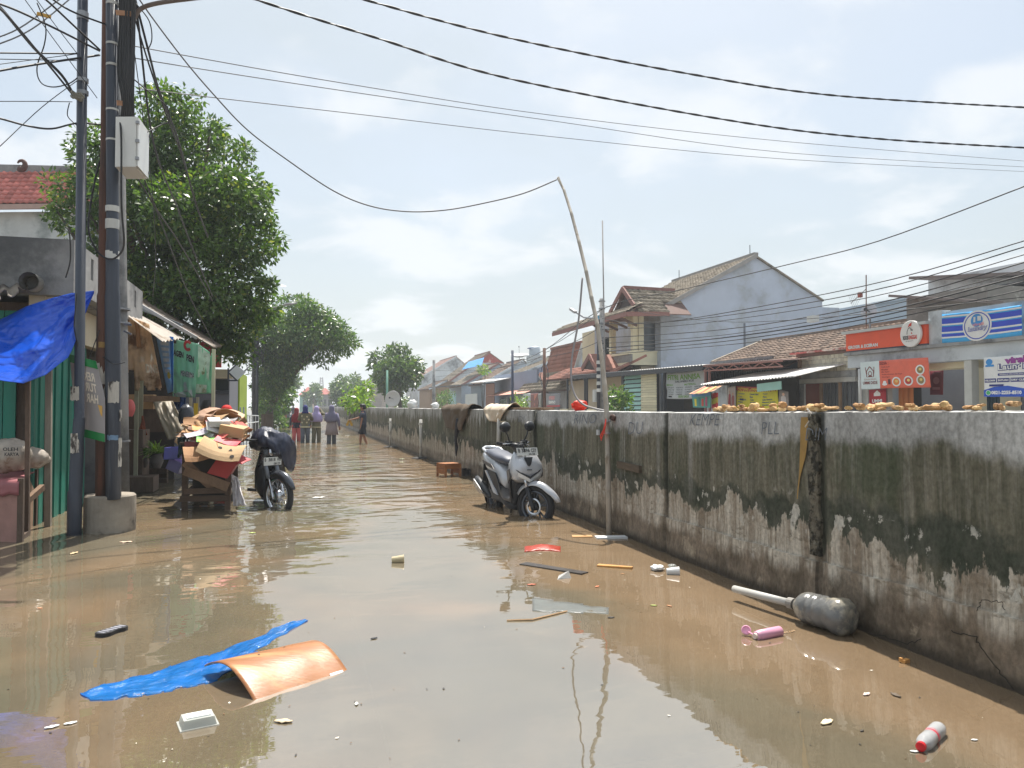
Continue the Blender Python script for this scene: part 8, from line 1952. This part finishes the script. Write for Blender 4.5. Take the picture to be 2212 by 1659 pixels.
o = strip('blue_plastic_bag', 'long stretched blue plastic bag floating behind the curled brown board',
      [(178, 1500, 182, 1496), (200, 1515, 205, 1484), (260, 1512, 262, 1470), (330, 1500, 330, 1452), (400, 1488, 392, 1430), (470, 1470, 450, 1416), (520, 1440, 500, 1396), (560, 1402, 548, 1380), (600, 1378, 588, 1360), (640, 1356, 634, 1344), (662, 1342, 660, 1338)], BLUEP, 'plastic bag')
strip('bag_tail', None, [(430, 1452, 430, 1430), (480, 1442, 478, 1418), (530, 1428, 528, 1412), (574, 1418, 572, 1410)], BLUEP, None, parent=o)
# clear container
TRAY = mat('clear_container', c(226, 228, 222), .2, .06, 3, 0, transl=.35, trans=.15, spec=.6, alpha=.8)
t0, t1 = on(389, 1583), on(474, 1566); tv = V((-(t1 - t0).y, (t1 - t0).x, 0)).normalized() * .115
tr = thing('food_container', 'clear plastic food container with lid floating upside down', 'container', t0)
def slab(a, u_, v_, z0, z1, ins0, ins1):
    def rg(z, i): o_ = a + (u_ + v_) * 0; uu, vv = u_.normalized() * i, v_.normalized() * i; return [p + dz * z for p in (a + uu + vv, a + u_ - uu + vv, a + u_ + v_ - uu - vv, a + v_ + uu - vv)]
    b = MB(); b.loft([rg(z0, ins0), rg(z1, ins1)]); return b
slab(t0, t1 - t0, tv, -.012, .004, 0, 0).build('rim', TRAY, tr); slab(t0, t1 - t0, tv, .004, .036, .008, .016).build('tub', TRAY, tr); slab(t0, t1 - t0, tv, .036, .041, .028, .03).build('raised_panel', mat('milky_plastic', c(226, 228, 222), .25, .06, 3, 0), tr)
# sandal sole
s0, s1 = on(212, 1377), on(270, 1358); sv_ = (s1 - s0); sn = V((-sv_.y, sv_.x, 0)).normalized()
sl_ = thing('flip_flop', 'black upturned flip flop floating at the left', 'sandal', s0)
b = MB(); b.loft([[s0 + sv_ * q + sn * w_ + dz * z for w_, z in ((-h_, -.005), (h_, -.005), (h_, .022), (-h_, .022))] for q, h_ in ((0, .018), (.06, .038), (.25, .046), (.5, .036), (.62, .034), (.8, .045), (.94, .036), (1, .018))]); b.build('sole', RUB, sl_)
for k in range(6): b = MB(); q = s0 + sv_ * (.12 + .15 * k) + dz * .0235; b.bar(q - sn * .026, q + sn * .026, .016, .003); b.build('tread', mat('grey_tread', c(150, 150, 158), .5, .2), sl_)
# flat boards
def board(name, label, a, b_, wd, m, z=.006, th=.012):
    a, b_ = on(*a), on(*b_); d = b_ - a; n_ = V((-d.y, d.x, 0)).normalized() * wd
    q = MB(); q.prism([a + dz * (z - th), b_ + dz * (z - th * .7), b_ + n_ + dz * (z - th), a + n_ + dz * (z - th)], (0, 0, th)); return solo(q, name, m, label, 'board')
board('tan_board', 'small tan board floating beside the white board near the bamboo', (1237, 1161), (1280, 1161), .12, mat('tan_board', c(190, 146, 92), .6, .15, 4, .1))
board('white_board', 'white foam board floating at the foot of the bamboo pole', (1290, 1165), (1356, 1164), .14, pm('foam_white', 226, 228, 230), .014, .02)
board('orange_plank', 'orange wooden plank floating in front of the bamboo pole', (1289, 1224), (1364, 1230), .065, mat('orange_wood', c(206, 150, 80), .6, .2, 4, .15, stretch=(2, 8, 1)), .012, .02)
board('sunken_board', 'dark waterlogged board edge with a pale rim in mid water', (1122, 1220), (1256, 1242), .10, mat('waterlogged_board', c(60, 54, 50), .4, .3, 4, .2), .008, .012)
q = on(1170, 1190)
b = MB(); b.sheet(lambda u, v: on(1133 + 78 * u, 1193 - 12 * v - 3 * math.sin(u * 3)) + dz * (.004 + .028 * math.sin(math.pi * v) * math.sin(math.pi * u) + .006 * n3(u * 7, v * 4)), 18, 8, .004, (0, 0, 1)); solo(b, 'red_bag', mat('red_film', c(206, 84, 64), .3, .2, 7, .3, transl=.3), 'half sunk red plastic bag floating right of mid road', 'plastic bag', smooth=True)
b = MB(); b.sheet(lambda u, v: on(1150 + 165 * u, 1320 - 28 * v + 14 * u) + dz * (.003 + .006 * n3(u * 7, v * 4)), 18, 8, .002, (0, 0, 1), lambda u, v: abs(v - .5) > .55 - u * .45 * (1 - .3 * u)); solo(b, 'clear_film', mat('clear_film', c(206, 210, 208), .15, .1, 5, .3, transl=.5, alpha=.55), 'torn clear plastic film lying on the water right of the centre', 'plastic film', smooth=True)
WCUP = mat('white_cup', c(232, 232, 230), .5, .08, 4, .05)
def cup(label, px, py, ln, r, rot, m=WCUP):
    p = on(px, py); d = V((math.cos(rot), math.sin(rot), .05)); b = MB(); b.lathe(p + dz * r * .5, d, [(r * .72, 0), (r * .76, .003), (r, ln), (r * 1.06, ln), (r * 1.04, ln + .004), (r * .9, ln - .004), (r * .7, .01)], 16); return solo(b, 'plastic_cup', m, label, 'cup')
cup('yellowish plastic cup floating alone in mid road', 846, 1215, .10, .038, -.1, mat('yellowed_cup', c(214, 200, 164), .4, .12, 4, .05, transl=.3))
cup('white paper cup floating by the wall right of the orange plank', 1440, 1240, .095, .036, -.35)
bag('white_scrap', on(1420, 1232), .05, .05, .022, WCUP, 'crumpled white plastic scrap floating beside the white paper cup', 'litter', seed=21, rough=.7)
bag('clear_scrap', on(1452, 1225), .03, .03, .012, mat('clear_film', c(206, 210, 208)), 'tiny clear plastic scrap behind the white paper cup', 'litter', seed=22, rough=.7)
b = MB(); q = on(1204, 1252); b.add([q, q + V((.12, .02, .0)), q + V((.11, .05, .05)), q + V((.03, .05, .02))], [(0, 1, 2, 3), (0, 3, 2), (0, 1, 2)]); solo(b, 'paper_cone', WCUP, 'small folded white paper cone floating in front of the sunken board', 'litter')
# float made of a water jug on a pipe
a0, a1, a2 = on(1586, 1272, .075), on(1712, 1304, .095), on(1840, 1338, .10)
fl = thing('jug_float', 'dirty clear plastic water jug fixed on a white pipe floating by the wall', 'float', V((a1.x, a1.y, 0)))
b = MB(); b.tube([a0, a1], .024, 14); b.lathe(a0, (a0 - a1), [(.024, 0), (.02, .001)], 14); b.build('pipe', PVCW, fl, True)
jd = (a2 - a1); jl = jd.length
JUG = mat('dirty_jug', c(112, 112, 110), .22, .4, 6, .3, 14, col2=c(180, 172, 154), lo=.48, hi=.62, transl=.15, spec=.6)
b = MB(); k_ = jl
prof = [(.026, -.02), (.030, 0), (.032, .025), (.055, .045), (.098, .09), (.112, .13), (.113, .17), (.107, .176), (.113, .184), (.113, .225), (.106, .232), (.114, .24), (.118, .28), (.110, .31), (.122, .34), (.128, .38), (.125, .42), (.10, .455), (.06, .47)]
sc_ = jl / .47; n = 28; ax_ = jd.normalized(); xx = ax_.cross(dz).normalized(); zz2 = xx.cross(ax_)
b.loft([[a1 + ax_ * (h_ * sc_) + (xx * math.cos(a) + zz2 * math.sin(a)) * r_ * sc_ * .93 * (1 + (.16 * max(0, (h_ - .33) / .14) * abs(math.cos(a * 3)) - .08 * max(0, (h_ - .33) / .14)) + .03 * n3(a * 2, h_ * 20)) for a in [2 * math.pi * i / n for i in range(n)]] for r_, h_ in prof]); b.build('jug', JUG, fl, True)
b = MB(); b.lathe(a1 - ax_ * .03, ax_, [(.034, 0), (.036, .045)], 16); b.build('collar', mat('grey_collar', c(150, 146, 140), .6, .2), fl)
# pink tumbler with flip lid
p0, p1 = on(1633, 1374, .018), on(1684, 1364, .018); pd = (p1 - p0).normalized()
pk = thing('pink_tumbler', 'pink tumbler with its flip lid open floating by the jug float', 'bottle', V((p0.x, p0.y, 0)))
PNK = mat('pink_plastic_gloss', c(232, 170, 196), .35, .08, 4, .02)
b = MB(); b.lathe(p0, pd, [(.022, 0), (.026, .004), (.026, .02), (.030, .024), (.031, (p1 - p0).length), (.026, (p1 - p0).length + .004)], 20); b.build('body', PNK, pk, True)
b = MB(); b.lathe(p0 - pd * .012, pd, [(.016, 0), (.018, .012)], 16); b.build('mouth', mat('cream_mouth', c(226, 206, 196), .5, .1), pk)
b = MB(); q = on(1612, 1362, .026); b.lathe(q, (-.5, -.7, .5), [(.026, 0), (.028, .008), (.027, .016), (.022, .018), (.020, .010), (.004, .008)], 18); b.build('lid', PNK, pk)
b = MB(); b.tube([q, p0], .005, 5); b.build('hinge', PNK, pk)
b = MB()
for k in range(5): b.add([p1 + pd * (.03 + .02 * k) + V((0, .01 * math.sin(k * 2), -.014)), p1 + pd * (.05 + .02 * k) + V((0, .012, -.010)), p1 + pd * (.045 + .02 * k) + V((0, -.01, -.014))], [(0, 1, 2)])
solo(b, 'brown_leaves', mat('dead_leaf', c(130, 96, 50), .6, .3, 8, .1), 'small cluster of brown leaves trailing the pink tumbler', 'leaves')
# clear bottle with red cap and label
c0_, c1_ = on(1990, 1612, .02), on(2030, 1572, .02); cd = (c1_ - c0_).normalized(); cl2 = (c1_ - c0_).length
pb2 = thing('clear_bottle', 'small clear plastic bottle with red cap and red label band', 'bottle', V((c0_.x, c0_.y, 0)))
CLR = mat('clear_bottle_plastic', c(226, 228, 230), .1, .1, 6, .3, 12, trans=.35, transl=.2, spec=.7)
b = MB(); b.lathe(c0_, cd, [(.015, 0), (.016, .012), (.028, .03), (.031, .05), (.030, cl2 * .48), (.026, cl2 * .52), (.030, cl2 * .56), (.031, cl2 * .9), (.024, cl2), (.005, cl2 * .98)], 22); b.build('body', CLR, pb2, True)
b = MB(); b.lathe(c0_ - cd * .012, cd, [(.012, 0), (.018, .002), (.018, .018)], 18); b.build('cap', mat('red_cap', c(216, 30, 40), .4, .08), pb2)
b = MB(); b.lathe(c0_, cd, [(.0295, cl2 * .42), (.0275, cl2 * .52), (.0305, cl2 * .58)], 22, cap=False); b.build('label_band', mat('red_label', c(220, 60, 80), .45, .3, 40), pb2, True)
# small chips, leaves and scraps
q = on(1956, 1428, .008); b = MB(); b.box(q, (.045, .022, .018), .3); b.box(q + V((-.02, .008, .006)), (.016, .016, .02), .3); solo(b, 'wood_chip', mat('chip_wood', c(206, 150, 84), .7, .2), 'little orange brown wood chip floating near the wall foot', 'wood chip')
scr = [(272, 1172, (226, 196, 170), 'pale food scrap floating before the concrete drum', .05), (1786, 1562, (222, 206, 170), 'cream leaf scrap floating at lower right', .035), (1872, 1501, (232, 210, 200), 'thin pinkish white scrap near the lower right wall', .022), (1935, 1503, (90, 76, 60), 'thin brown bark strip near the lower right wall', .026), (1290, 1268, (214, 130, 90), 'orange scrap floating below the orange plank', .02),
       (1320, 1335, (50, 46, 44), 'small black scrap below mid right', .02), (1345, 1240, (200, 150, 100), 'tiny tan scrap by the orange plank', .014), (1148, 1264, (200, 110, 80), 'rust coloured scrap under the sunken board', .03), (808, 1380, (40, 40, 44), 'small black twig curl on the bright water', .02), (770, 1522, (222, 222, 214), 'white paper fleck right of the clear container', .016),
       (152, 1564, (230, 230, 226), 'white scrap floating at lower left', .022), (112, 1572, (226, 226, 226), 'crumpled white scrap at the far lower left', .024), (300, 1501, (220, 200, 170), 'yellowish foam scrap by the blue bag', .022), (612, 1540 + 20, (200, 180, 150), 'tan leaf drifting below the curled board', .035), (86, 1315, (214, 150, 110), 'tiny orange scrap on the left water', .016), (160, 1196, (206, 180, 140), 'tan wrapper drifting in front of the slim pole', .05),
       (868, 992, (214, 226, 190), 'green and white wrapper floating by the far wall', .06), (750, 941, (230, 230, 230), 'white bag floating between the wading woman and boy', .09), (688, 1076, (230, 228, 220), 'white foam lump floating in mid road', .09), (545, 1152, (190, 210, 110), 'light green leaf left of the road centre', .03), (1412, 1309, (150, 160, 80), 'thin green leaf near the wall', .02), (1446, 1310, (170, 120, 80), 'thin brown leaf near the wall', .02),
       (2105, 1600, (226, 226, 222), 'white flake beside the clear bottle', .012), (1975, 1625, (230, 230, 226), 'white flake under the clear bottle', .014), (1640, 1308 + 60, (120, 92, 60), 'little brown leaf left of the pink tumbler', .012), (1862, 1580, (60, 54, 46), 'dark speck of bark at lower right', .010)]
for i, (px, py, col, lab, sz) in enumerate(scr):
    p = on(px, py); b = MB(); a = i * 1.3; d = V((math.cos(a * .4), .35 * math.sin(a), 0)).normalized(); e_ = V((-d.y, d.x, 0))
    b.sheet(lambda u, v: p + d * ((u - .5) * 2.2 * sz) + e_ * ((v - .5) * 1.1 * sz * (1 - abs(u - .5) * 1.4)) + dz * (.004 + sz * .10 * (1 + 1.6 * n3(u * 5 + i, v * 5))), 6, 4, .003, (0, 0, 1))
    solo(b, 'floating_scrap', mat('scrap_%d' % i, c(*col), .6, .2, 12, .1), lab, 'litter', 'small scraps floating on the flood', smooth=True)
b = MB(); b.tube([on(1095, 1340, .004), on(1150, 1338, .006), on(1200, 1326, .005), on(1225, 1320, .004)], .006, 5); solo(b, 'floating_stick', mat('pale_stick', c(206, 170, 130), .7, .2), 'thin pale stick floating on the bright water', 'stick')

# fine floating dirt nobody could count
b = MB()
for k in range(260):
    px, py = rnd.uniform(-40, 2250), 960 + 700 * rnd.random() ** 1.3; p = on(px, py, .003)
    if p.x > WX - .1 or p.x < -2.3 or abs(n3(p.x * .8, p.y * .5, 5)) < .05: continue
    a = rnd.uniform(0, 6.28); l = rnd.uniform(.003, .010); d = V((math.cos(a), math.sin(a), 0)) * l; e_ = V((-d.y, d.x, 0)) * rnd.uniform(.3, .8)
    b.use((1, 2, 1, 0, 2)[k % 5]); b.add([p - d, p - e_, p + d + dz * .002, p + e_], [(0, 1, 2, 3)])
o = b.build('floating_dirt', [mat('fleck_pale', c(220, 212, 196), .7, .2, bump=0), mat('fleck_brown', c(110, 84, 56), .8, .3, bump=0), mat('fleck_dark', c(56, 48, 40), .8, .3, bump=0)], origin=(0, 0, 0)); tag(o, 'fine flecks of floating dirt and leaf bits on the flood', 'litter', kind='stuff')

# ================================================================ overhead cables
CAB = mat('black_cable', (.016, .016, .018), .55, .2, 4, 0)
CABG = mat('grey_cable', (.16, .16, .17), .6, .2, 4, 0)
def wire(label, pts, r, m=CAB, group=None, name='overhead_cable', n=6, sub=6, cat='cable', par=None):
    """smooth line through measured spots (px, py, distance)."""
    q = [P(*p) for p in pts]; out_ = []
    for i in range(len(q) - 1):
        a, b_, c_, d = q[max(0, i - 1)], q[i], q[i + 1], q[min(len(q) - 1, i + 2)]
        for k in range(sub):
            t = k / sub; out_.append(.5 * ((2 * b_) + (c_ - a) * t + (2 * a - 5 * b_ + 4 * c_ - d) * t * t + (3 * b_ - a - 3 * c_ + d) * t ** 3))
    out_.append(q[-1]); mb = MB(); mb.tube(out_, r, n)
    if par is not None: return mb.build(name, m, par, True)
    return solo(mb, name, m, label, cat, group, True), out_
def twisted(label, pts, r, group, sub=40):
    q = [P(*p) for p in pts]; ln = []
    for i in range(len(q) - 1):
        a, b_, c_, d = q[max(0, i - 1)], q[i], q[i + 1], q[min(len(q) - 1, i + 2)]
        for k in range(sub):
            t = k / sub; ln.append(.5 * ((2 * b_) + (c_ - a) * t + (2 * a - 5 * b_ + 4 * c_ - d) * t * t + (3 * b_ - a - 3 * c_ + d) * t ** 3))
    ln.append(q[-1]); t_ = thing('twisted_cable', label, 'cable', ln[0], group)
    for s in (0, math.pi):
        mb = MB(); pts_ = []
        acc = 0
        for i, p in enumerate(ln):
            if i: acc += (p - ln[i - 1]).length
            d = (ln[min(i + 1, len(ln) - 1)] - ln[max(0, i - 1)]).normalized(); x = d.cross(dz).normalized(); y = x.cross(d); a = acc * 9 + s
            pts_.append(p + (x * math.cos(a) + y * math.sin(a)) * r * .8)
        mb.tube(pts_, r, 5); mb.build('strand', CAB, t_, True)
twisted('upper of the two thick twisted cables crossing the sky', [(740, -18, 11), (790, 0, 11), (1100, 82, 12), (1480, 158, 13), (1800, 206, 14), (2230, 233, 15)], .011, None)
twisted('lower of the two thick twisted cables crossing the sky', [(520, -16, 10), (555, 0, 10.2), (820, 84, 11), (1110, 172, 12), (1600, 264, 13.4), (1900, 300, 14.2), (2230, 320, 15)], .011, None)
G1 = 'thin wires crossing the sky from the pole to the right'
for i, pts in enumerate(([(290, 96, 8.5), (330, 107, 9), (768, 184, 12), (1200, 250, 16), (1700, 306, 20), (2240, 350, 25)], [(290, 120, 8.5), (334, 133, 9), (768, 200, 12), (1200, 262, 16), (1700, 330, 20), (2240, 362, 25)], [(300, 190, 9), (370, 200, 9.6), (768, 246, 13), (1200, 296, 17), (1700, 344, 21), (2240, 372, 26)])):
    wire(('highest', 'middle', 'lowest')[i] + ' of three thin wires crossing the whole sky', pts, .007, CABG, G1)
# drop cable to the bamboo tip, and the grey hose below it
wire('long slack cable swooping from the pole group to the bamboo tip', [(285, -40, 8.1), (302, 0, 8.1), (392, 122, 8.3), (465, 208, 8.5), (535, 281, 8.7), (620, 345, 8.9), (720, 412, 9.2), (800, 445, 9.4), (880, 457, 9.6), (960, 454, 9.7), (1040, 440, 9.8), (1130, 418, 9.84), (1203, 388, 9.86)], .008, CABG)
wire('grey hose hanging from the bamboo pole to the wall top', [(1258, 600, 9.3), (1250, 690, 9.2), (1236, 770, 9.1), (1234, 820, 9.0), (1243, 855, 8.9), (1262, 875, 8.8), (1290, 884, 8.7), (1312, 888, 8.6)], .012, mat('grey_hose', c(150, 146, 146), .6, .1, 4, 0), None, 'hanging_hose', cat='hose')
wire('sagging dark cable rising to the right edge over the gable house', [(1080, 800, 60), (1175, 757, 43), (1300, 668, 31), (1480, 624, 28), (1700, 572, 25), (1900, 520, 22), (2230, 396, 18)], .016)
# fan of street wires on the right
G2 = 'street wires fanning from the opposite utility pole to the right'
fan = [((1301, 688), (1426, 697), (1865, 618), (2230, 515), .012), ((1301, 700), (1500, 690), (1865, 632), (2230, 528), .012), ((1301, 712), (1500, 700), (1865, 645), (2230, 545), .010), ((1301, 730), (1560, 712), (1865, 662), (2230, 562), .014),
       ((1301, 742), (1560, 724), (1865, 672), (2230, 578), .010), ((1301, 752), (1560, 730), (1865, 682), (2230, 590), .018), ((1301, 760), (1560, 738), (1865, 690), (2230, 604), .014), ((1301, 766), (1600, 742), (1865, 700), (2230, 622), .012), ((1301, 660), (1500, 690), (1700, 692), (2230, 640), .008)]
nm_ = ['topmost', 'second', 'third', 'fourth', 'fifth', 'sixth and thickest', 'seventh', 'eighth', 'slack lowest']
for i, (a, b_, c_, d, r) in enumerate(fan): wire(nm_[i] + ' street wire from the top fanning right from the far pole', [(*a, 31), (*b_, 27), (*c_, 21), (*d, 17)], r * 1.15, CAB, G2)
b = MB(); q = P(1756, 689, 22.6); b.box(q, (.2, .3, .18)); solo(b, 'cable_joint', WHF, 'small white joint box on the street wires before the gable wall', 'joint box')
# wires from the opposite pole back along the far row
G3 = 'wires running along the far row of houses'
for i, (a, b_) in enumerate((((1301, 668), (1176, 757)), ((1301, 705), (1176, 762)), ((1301, 735), (1176, 772)), ((1176, 765), (1107, 790)), ((1176, 770), (937, 815)), ((1107, 790), (937, 800)))):
    wire(('upper wire between utility pole and rusty pole', 'middle wire between utility pole and rusty pole', 'lower wire between utility pole and rusty pole', 'wire from rusty pole to the green tipped pole', 'long wire from rusty pole to the grey far pole', 'wire from green tipped pole to the grey far pole')[i],
         [(*a, 31 if a[0] > 1200 else (44 if a[0] > 1150 else 55)), ((a[0] + b_[0]) / 2, (a[1] + b_[1]) / 2 + 6, 38 if a[0] > 1200 else 55), (*b_, 44 if b_[0] > 1150 else (55 if b_[0] > 1000 else 75))], .014, CAB, G3)
# tangle at the left poles
G4 = 'cables reaching the left poles'
lf = [([(-40, -10, 5.5), (0, 16, 6.2), (73, 103, 7), (133, 162, 7.7), (158, 203, 7.9)], .014, 'thick cable sloping down to the clamp on the slim pole'), ([(-40, -4, 5.6), (10, 28, 6.2), (90, 122, 7.1), (158, 206, 7.95)], .010, 'second cable sloping to the clamp on the slim pole'),
      ([(-40, -4, 6), (30, 20, 6.6), (120, 62, 7.4), (215, 110, 8.1)], .010, 'upper thick cable sloping to the rusty pole'), ([(70, -20, 7), (100, 0, 7.2), (160, 56, 7.7), (216, 108, 8.1)], .010, 'steep cable from the sky to the rusty pole'), ([(90, -20, 7), (150, 22, 7.5), (232, 54, 8.05)], .009, 'short cable from the sky to the banded pole top'),
      ([(-40, 114, 7), (80, 115, 7.5), (170, 116, 7.9)], .008, 'level cable reaching the slim pole'), ([(-40, 160, 6.8), (60, 142, 7.3), (215, 119, 8.1)], .012, 'thick cable rising to the rusty pole from the left'), ([(-40, 127, 7), (170, 131, 7.9)], .004, 'thin level wire just below the level cable'),
      ([(-40, 144, 7), (80, 128, 7.5), (170, 116, 7.9)], .004, 'thin rising wire at the left poles'), ([(-40, 219, 7.2), (80, 219, 7.5), (156, 220, 7.9)], .004, 'thin wire level with the clamp'), ([(-40, 250, 7), (0, 256, 7.2), (60, 272, 7.5), (112, 278, 7.7), (167, 266, 7.9), (222, 270, 8.1)], .010, 'sagging thick cable below the clamp'),
      ([(-40, 352, 6.8), (0, 316, 7), (90, 232, 7.5), (167, 174, 7.9)], .004, 'thin wire rising from the left edge across the sky'), ([(80, 6, 7.4), (98, 55, 7.5), (96, 95, 7.5), (80, 145, 7.6), (88, 178, 7.6), (115, 188, 7.7), (150, 180, 7.8), (172, 164, 7.9)], .006, 'big loose loop of wire left of the slim pole'),
      ([(40, -20, 7), (120, 90, 7.5), (210, 212, 8)], .004, 'thin diagonal wire crossing behind the slim pole'), ([(65, -20, 7), (120, 55, 7.6), (170, 120, 7.9)], .004, 'second thin diagonal wire near the pole top'), ([(165, 270, 7.9), (146, 250, 7.9), (150, 222, 7.9)], .005, 'short hook of wire below the clamp'),
      ([(-40, 92, 8.5), (40, 62, 8.7), (132, -4, 9)], .008, 'grey twisted wire crossing the upper left corner'), ([(-40, 108, 8.5), (36, 80, 8.7), (90, 48, 8.9), (160, -10, 9.2)], .008, 'second grey twisted wire in the upper left corner')]
for pts, r, lab in lf: wire(lab, pts, r, CABG if 'grey' in lab else CAB, G4)
cb = thing('cable_bundle', 'dense bundle of black cables strapped down the banded pole to the white box', 'cable bundle', P(272, 255, 8.1))
for k in range(18):
    x = 256 + 2.0 * k; D_ = 8.0 + .14 * math.sin(k * 2.1)
    wire(None, [(x + rnd.uniform(-2, 2), -60, D_), (x + rnd.uniform(-2, 3), 60, D_ + .05), (x + rnd.uniform(-2, 2), 150, D_), (264 + 1.4 * k, 215, D_), (262 + 1.6 * k, 254, D_ + .04)], .010, CAB, None, 'cable', 5, 4, par=cb)
for y, x0, x1 in ((27, 250, 287), (222, 252, 286)): b = MB(); b.bar(P(x0, y, 7.88), P(x1, y + 3, 7.95), .01, .05, V((0, 0, 1))); b.build('strap', mat('rusty_strap', c(176, 130, 96), .6, .3, 8), cb)
G5 = 'cables dropping from the pole group past the tree'
dr = [([(288, -20, 8.1), (300, 60, 8.2), (332, 310, 9), (386, 456, 10.5), (425, 560, 12), (459, 640, 13.3)], .011), ([(290, -10, 8.1), (318, 100, 8.3), (345, 200, 8.8), (384, 300, 9.6), (420, 430, 11), (449, 512, 12)], .012), ([(286, 20, 8.1), (322, 140, 8.4), (362, 255, 9), (394, 340, 10), (430, 460, 11)], .010),
      ([(299, 388, 8.3), (340, 455, 9), (379, 512, 10), (423, 585, 11.6), (459, 650, 13.2)], .010), ([(312, 388, 8.3), (343, 467, 9), (401, 620, 11.4), (440, 700, 13), (468, 752, 15)], .009), ([(290, 110, 8.2), (310, 260, 8.6), (330, 420, 9), (336, 560, 10), (330, 640, 12)], .005)]
for i, (pts, r) in enumerate(dr): wire(('outermost', 'second', 'third', 'lower left', 'lowest', 'thin')[i] + ' of the cables dropping from the poles across the tree', pts, r, CAB, G5)
G6 = 'loose loops of cable round the left poles'
lp = [([(258, 250, 7.9), (262, 300, 7.82), (262, 420, 7.8), (264, 470, 7.85), (268, 520, 7.9), (262, 545, 7.95), (240, 560, 7.95), (212, 545, 7.98), (192, 500, 8.0), (196, 440, 8.05), (215, 350, 8.08), (240, 300, 8.1)], .010, 'long black loop hanging below the white box'), ([(288, 300, 8.0), (318, 225 + 60, 8.2), (352, 268, 8.4), (366, 262, 8.4), (360, 230, 8.3), (330, 205, 8.2), (290, 172, 8.1)], .007, 'thin loop right of the white box'),
      ([(166, 835 - 200, 7.85), (160, 700, 7.84), (162, 780 - 60, 7.84), (172, 790 - 28, 7.9), (184, 790, 8.0), (215, 708 + 5, 8.0)], .005, 'thin wire winding round the slim pole to the rusty pole'), ([(142, 640 - 150, 8.3), (150, 505, 8.3), (152, 560, 8.35), (142, 600, 8.4)], .007, 'short bent cable over the grey parapet'), ([(294, 8, 8.1), (322, 45, 8.2), (328, 85, 8.2), (318, 110, 8.2)], .006, 'small loop of wire beside the lamp arm'), ([(222, 770, 8.0), (245, 786, 7.95), (270, 783, 7.95)], .005, 'thin wire tied round the poles')]
for pts, r, lab in lp: wire(lab, pts, r, CAB, G6)
la, _ = wire('brown curved street lamp arm leaving the top of the poles', [(284, 62, 8.1), (290, 40, 8.1), (306, 18, 8.1), (345, 6, 8.1), (420, -4, 8.1), (470, -10, 8.1)], .024, mat('brown_grey_steel', c(110, 98, 92), .6, .25, 4, .1), None, 'lamp_arm', 10, cat='lamp arm')
b = MB()
for k in range(9): b.tube([P(150 + rnd.uniform(0, 14), 196 + rnd.uniform(0, 16), 7.84), P(160 + rnd.uniform(0, 14), 200 + rnd.uniform(0, 14), 7.82), P(172 + rnd.uniform(0, 12), 210 + rnd.uniform(0, 10), 7.84)], .012, 5)
solo(b, 'clamp_wrapping', mat('dirty_tape', c(140, 138, 128), .8, .3, 12, .3), 'knotted grey wrapping of cables at the slim pole clamp', 'cable clamp', smooth=True)
b = MB(); b.box(P(95, 33, 7.5), (.12, .02, .03), Matrix.Rotation(.15, 3, 'Y')); solo(b, 'yellow_tag', mat('yellow_tag', c(206, 160, 70), .6, .1), 'small yellow tag hanging on a wire at upper left', 'tag')

# ================================================================ hazy air
b = MB(); b.bb((-1420, -420, -2.4), (1420, 2020, 32))
hm = bpy.data.materials.new('haze_air'); hm.use_nodes = True; ht = hm.node_tree; ht.nodes.clear()
ho = N(ht, 'ShaderNodeOutputMaterial'); hv_ = N(ht, 'ShaderNodeVolumePrincipled'); hv_.inputs['Color'].default_value = (.86, .93, 1, 1); hv_.inputs['Density'].default_value = .0010; hv_.inputs['Anisotropy'].default_value = .3
L(ht, hv_.outputs[0], ho.inputs['Volume'])
o = b.build('haze', hm, origin=(0, 0, 0)); tag(o, kind='stuff')
